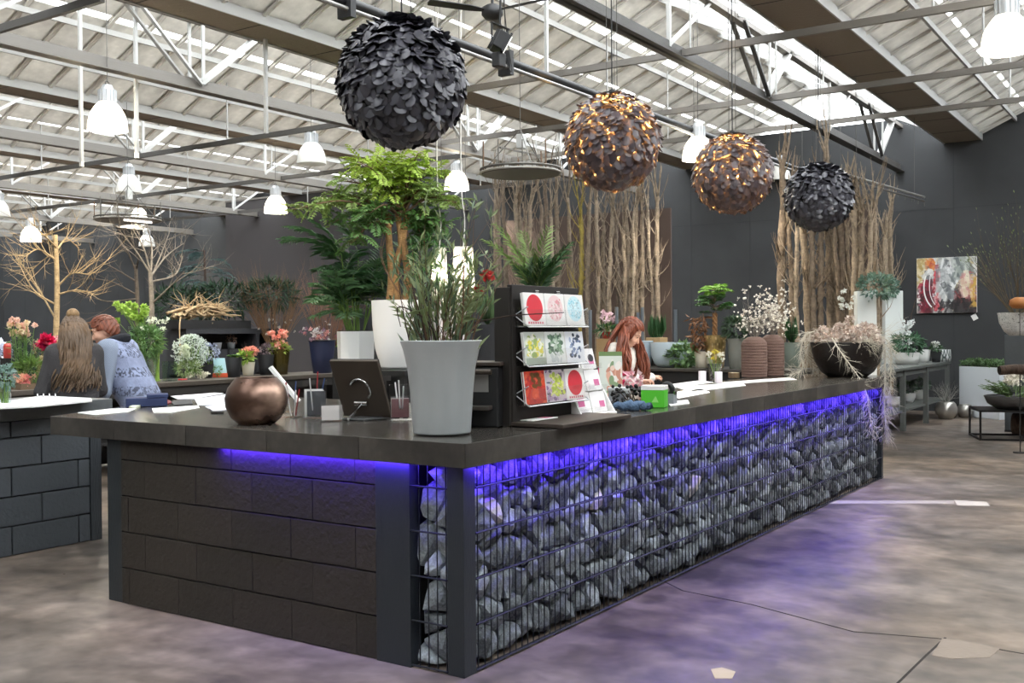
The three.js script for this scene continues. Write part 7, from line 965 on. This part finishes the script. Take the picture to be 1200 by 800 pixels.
// a lock of hair: wavy tapering strand through points
const lock = (pts, r, wob, ph) => { const c = curve(pts, 16); return limb(c.map((p, i) => p.clone().add(V(Math.sin(i * 0.9 + ph) * wob * Math.min(1, i / 4), 0, Math.cos(i * 1.1 + ph) * wob * Math.min(1, i / 4)))), c.map((_, i) => r * (i < 2 ? 0.7 : 1) * (1 - 0.72 * (i / 16) ** 2)), 6); };
{
  // woman with long hair seen from behind
  const h1 = at(85, 388, 8.3);
  person({ label: 'person with very long brown wavy hair seen from behind, wearing a dark coat', headAt: h1, turn: Math.atan2(0.35, -1), lean: 0.06, headPitch: 0.25, headYaw: 0, hands: [V(-0.1, 1.0, 0.34), V(0.18, 0.98, 0.34)], elbows: [V(-0.21, 1.08, 0.06), V(0.25, 1.08, 0.04)], female: true, skin: '#d9a98c', top: rough('#3c3a3b', 0.85, 0.004, 10), topThick: 0.022, trousers: rough('#4f5a66', 0.85, 0.004, 10), shoes: blackM, hem: 0.84,
    extra: (o, hm, s) => { const m = hairM('#66503a'), c = []; const P = (x, y, z) => V(x, y, z).applyMatrix4(hm);
      mesh('hair', [hairCap(hm, 0.016, (p) => Math.min(p.z - 0.02 + (p.y - 0.02) * -0.5, 0.05 - p.y)).clone()], m, o);
      for (let i = 0; i < 150; i++) { const a = rr(-1.5, 1.5), x0 = Math.sin(a) * 0.085, z0 = -0.03 - Math.cos(a) * 0.085, bx = Math.sin(a) * rr(0.13, 0.19), bl = rr(0.42, 0.5); c.push(lock([P(x0 * 0.5, 0.11, z0 * 0.6), P(x0, 0.02, z0 - 0.01), V(s.head.x + bx * 0.8, s.head.y - 0.25, s.head.z + z0 - 0.09 + Math.abs(a) * 0.02), V(s.head.x + bx, s.head.y - bl, s.head.z + z0 - 0.1 + Math.abs(a) * 0.03)], rr(0.012, 0.019), 0.022, rr(0, 6))); }
      stuff(mesh('hair_locks', c, m, o)); mesh('hair_bun', [ball(0.05, 0, 0.13, -0.05, 14), ...Array.from({ length: 10 }, () => new THREE.TorusGeometry(0.042, 0.01, 6, 18).rotateX(rr(0, 3)).rotateY(rr(0, 3)).translate(0, 0.13, -0.05))].map((g) => g.applyMatrix4(hm)), hairM('#8f7148'), o); } });
  // man in blue knitted jacket, in profile
  const vt = (() => { const f = fbmT(700, 8, 4), g = noise2(701, 64); return tex(256, (u, v) => { const row = (v * 4) % 1, band = row > 0.2 && row < 0.7, fl = band && g(u * 62, v * 40) > 0.55, st = (Math.sin(u * 400) * Math.sin(v * 400)) * 12; let k = 150 + (f(u, v) - 0.5) * 70 + st; if (fl) k = 78 + f(v, u) * 40; return [k * 0.92, k * 0.98, k * 1.16]; }, { repeat: 1.6 }); })();
  const sl = tex(128, (u, v) => { const k = 128 + Math.sin(u * 6.28 * 24) * 26 * Math.sin(v * 6.28 * 24) + 14; return [k * 0.95, k * 1.02, k * 1.14]; }, { repeat: 3 });
  const h2 = at(122, 388, 8.8), f2 = CR.clone().multiplyScalar(-1).addScaledVector(CF, 0.08).setY(0).normalize();
  person({ label: 'person with short auburn hair leaning over the flowers in a pale blue patterned knit jacket', headAt: h2, turn: yawTo(f2), lean: 0.42, headPitch: 0.35, headYaw: 0.42, hands: [V(-0.16, 0.98, 0.62), V(0.16, 0.98, 0.6)], elbows: [V(-0.26, 1.05, 0.28), V(0.28, 1.02, 0.22)], female: false, skin: '#dba98f', top: M('#ffffff', { map: vt, roughness: 0.95, bumpMap: grainBump, bumpScale: 0.01 }), topThick: 0.035, trousers: rough('#3b4350', 0.85), shoes: M('#6d6a68', { roughness: 0.6 }), hem: 0.78,
    extra: (o, hm, s) => { mesh('hair', hairCap(hm, 0.011, (p) => Math.max(p.z - 0.048 - Math.max(0, p.y - 0.05) * 3, -(p.y + 0.06 - 0.075 * Math.max(0, Math.min(1, (p.z + 0.045) / 0.05))))), hairM('#7a3f26'), o); const c = []; for (let i = 0; i < 70; i++) { const a = rr(0, 6.28), e = rr(0.2, 1.4), d = V(Math.cos(a) * Math.cos(e), Math.sin(e), Math.sin(a) * Math.cos(e)); if (d.z > 0.75) continue; const b = V(d.x * 0.084, 0.035 + d.y * 0.1, -0.016 + d.z * 0.104); c.push(taper([b, b.clone().add(V(d.x * 0.012, 0.004, 0.015)), b.clone().add(V(d.x * 0.006, -0.008, 0.035))], 0.008, 0.003, 5).applyMatrix4(hm)); } stuff(mesh('hair_locks', c, hairM('#7a3f26'), o));
      mesh('sleeve', [iso((p) => smin(cap(p, s.sh[1], V(0.28, 1.02, 0.22), 0.1, 0.086), cap(p, V(0.28, 1.02, 0.22), V(0.2, 0.99, 0.5), 0.086, 0.06), 0.03), V(0.02, 0.85, -0.1), V(0.45, 1.5, 0.66), 48)], M('#ffffff', { map: sl, roughness: 0.95 }), o);
      mesh('scarf', [new THREE.TorusGeometry(0.085, 0.04, 10, 28).rotateX(PI / 2 + 0.35).translate(s.J.neck.x, s.J.neck.y + 0.035, s.J.neck.z - 0.005)], rough('#23252e', 0.95, 0.01, 12), o); } });
  // clerk behind the counter
  const h3 = onZ(739, 390, -1.36), f3 = V(0.08, 0, 1).normalize();
  const hR = onY(764, 442, HT + 0.05), hL = onY(746, 447, HT + 0.05);
  person({ label: 'person with long wavy red brown hair and pale top, working behind the counter', headAt: h3, turn: yawTo(f3), lean: 0.24, headPitch: 0.62, headYaw: 0.1, hands: [{ world: hL }, { world: hR }], elbows: [V(-0.25, 1.1, 0.16), V(0.25, 1.1, 0.16)], female: true, skin: '#e2b096', top: rough('#ece5dc', 0.85, 0.004, 8), topThick: 0.022, trousers: blackM, shoes: blackM, hem: 0.86,
    extra: (o, hm, s) => { const m = hairM('#7c3a1e'), c = []; const P = (x, y, z) => V(x, y, z).applyMatrix4(hm);
      mesh('hair', hairCap(hm, 0.018, (p) => (p.z > 0.03 && p.y < 0.075 && Math.abs(p.x) < 0.062 ? 0.02 : p.z > 0.055 && p.y < 0.06 ? 0.02 : -1)), m, o);
      for (let i = 0; i < 120; i++) { const sd = i % 2 ? 1 : -1, back = i % 3 === 0, x0 = sd * rr(0.02, 0.086), z0 = back ? -0.1 : rr(-0.06, 0.012), ln = rr(0.34, 0.5), bx = sd * rr(0.13, 0.25), bz = back ? -0.14 : rr(-0.06, 0.06); c.push(lock([P(x0 * 0.4, 0.12, z0 * 0.4), P(sd * 0.088 * (back ? rr(0.2, 1) : 1), 0.03, z0), V(s.head.x + bx, s.head.y - 0.18, s.head.z + bz), V(s.head.x + bx * 0.95, s.head.y - ln, s.head.z + bz + 0.04)], rr(0.011, 0.018), 0.016, rr(0, 6))); } stuff(mesh('hair_locks', c, m, o)); } });
}

renderer.render(scene, camera);
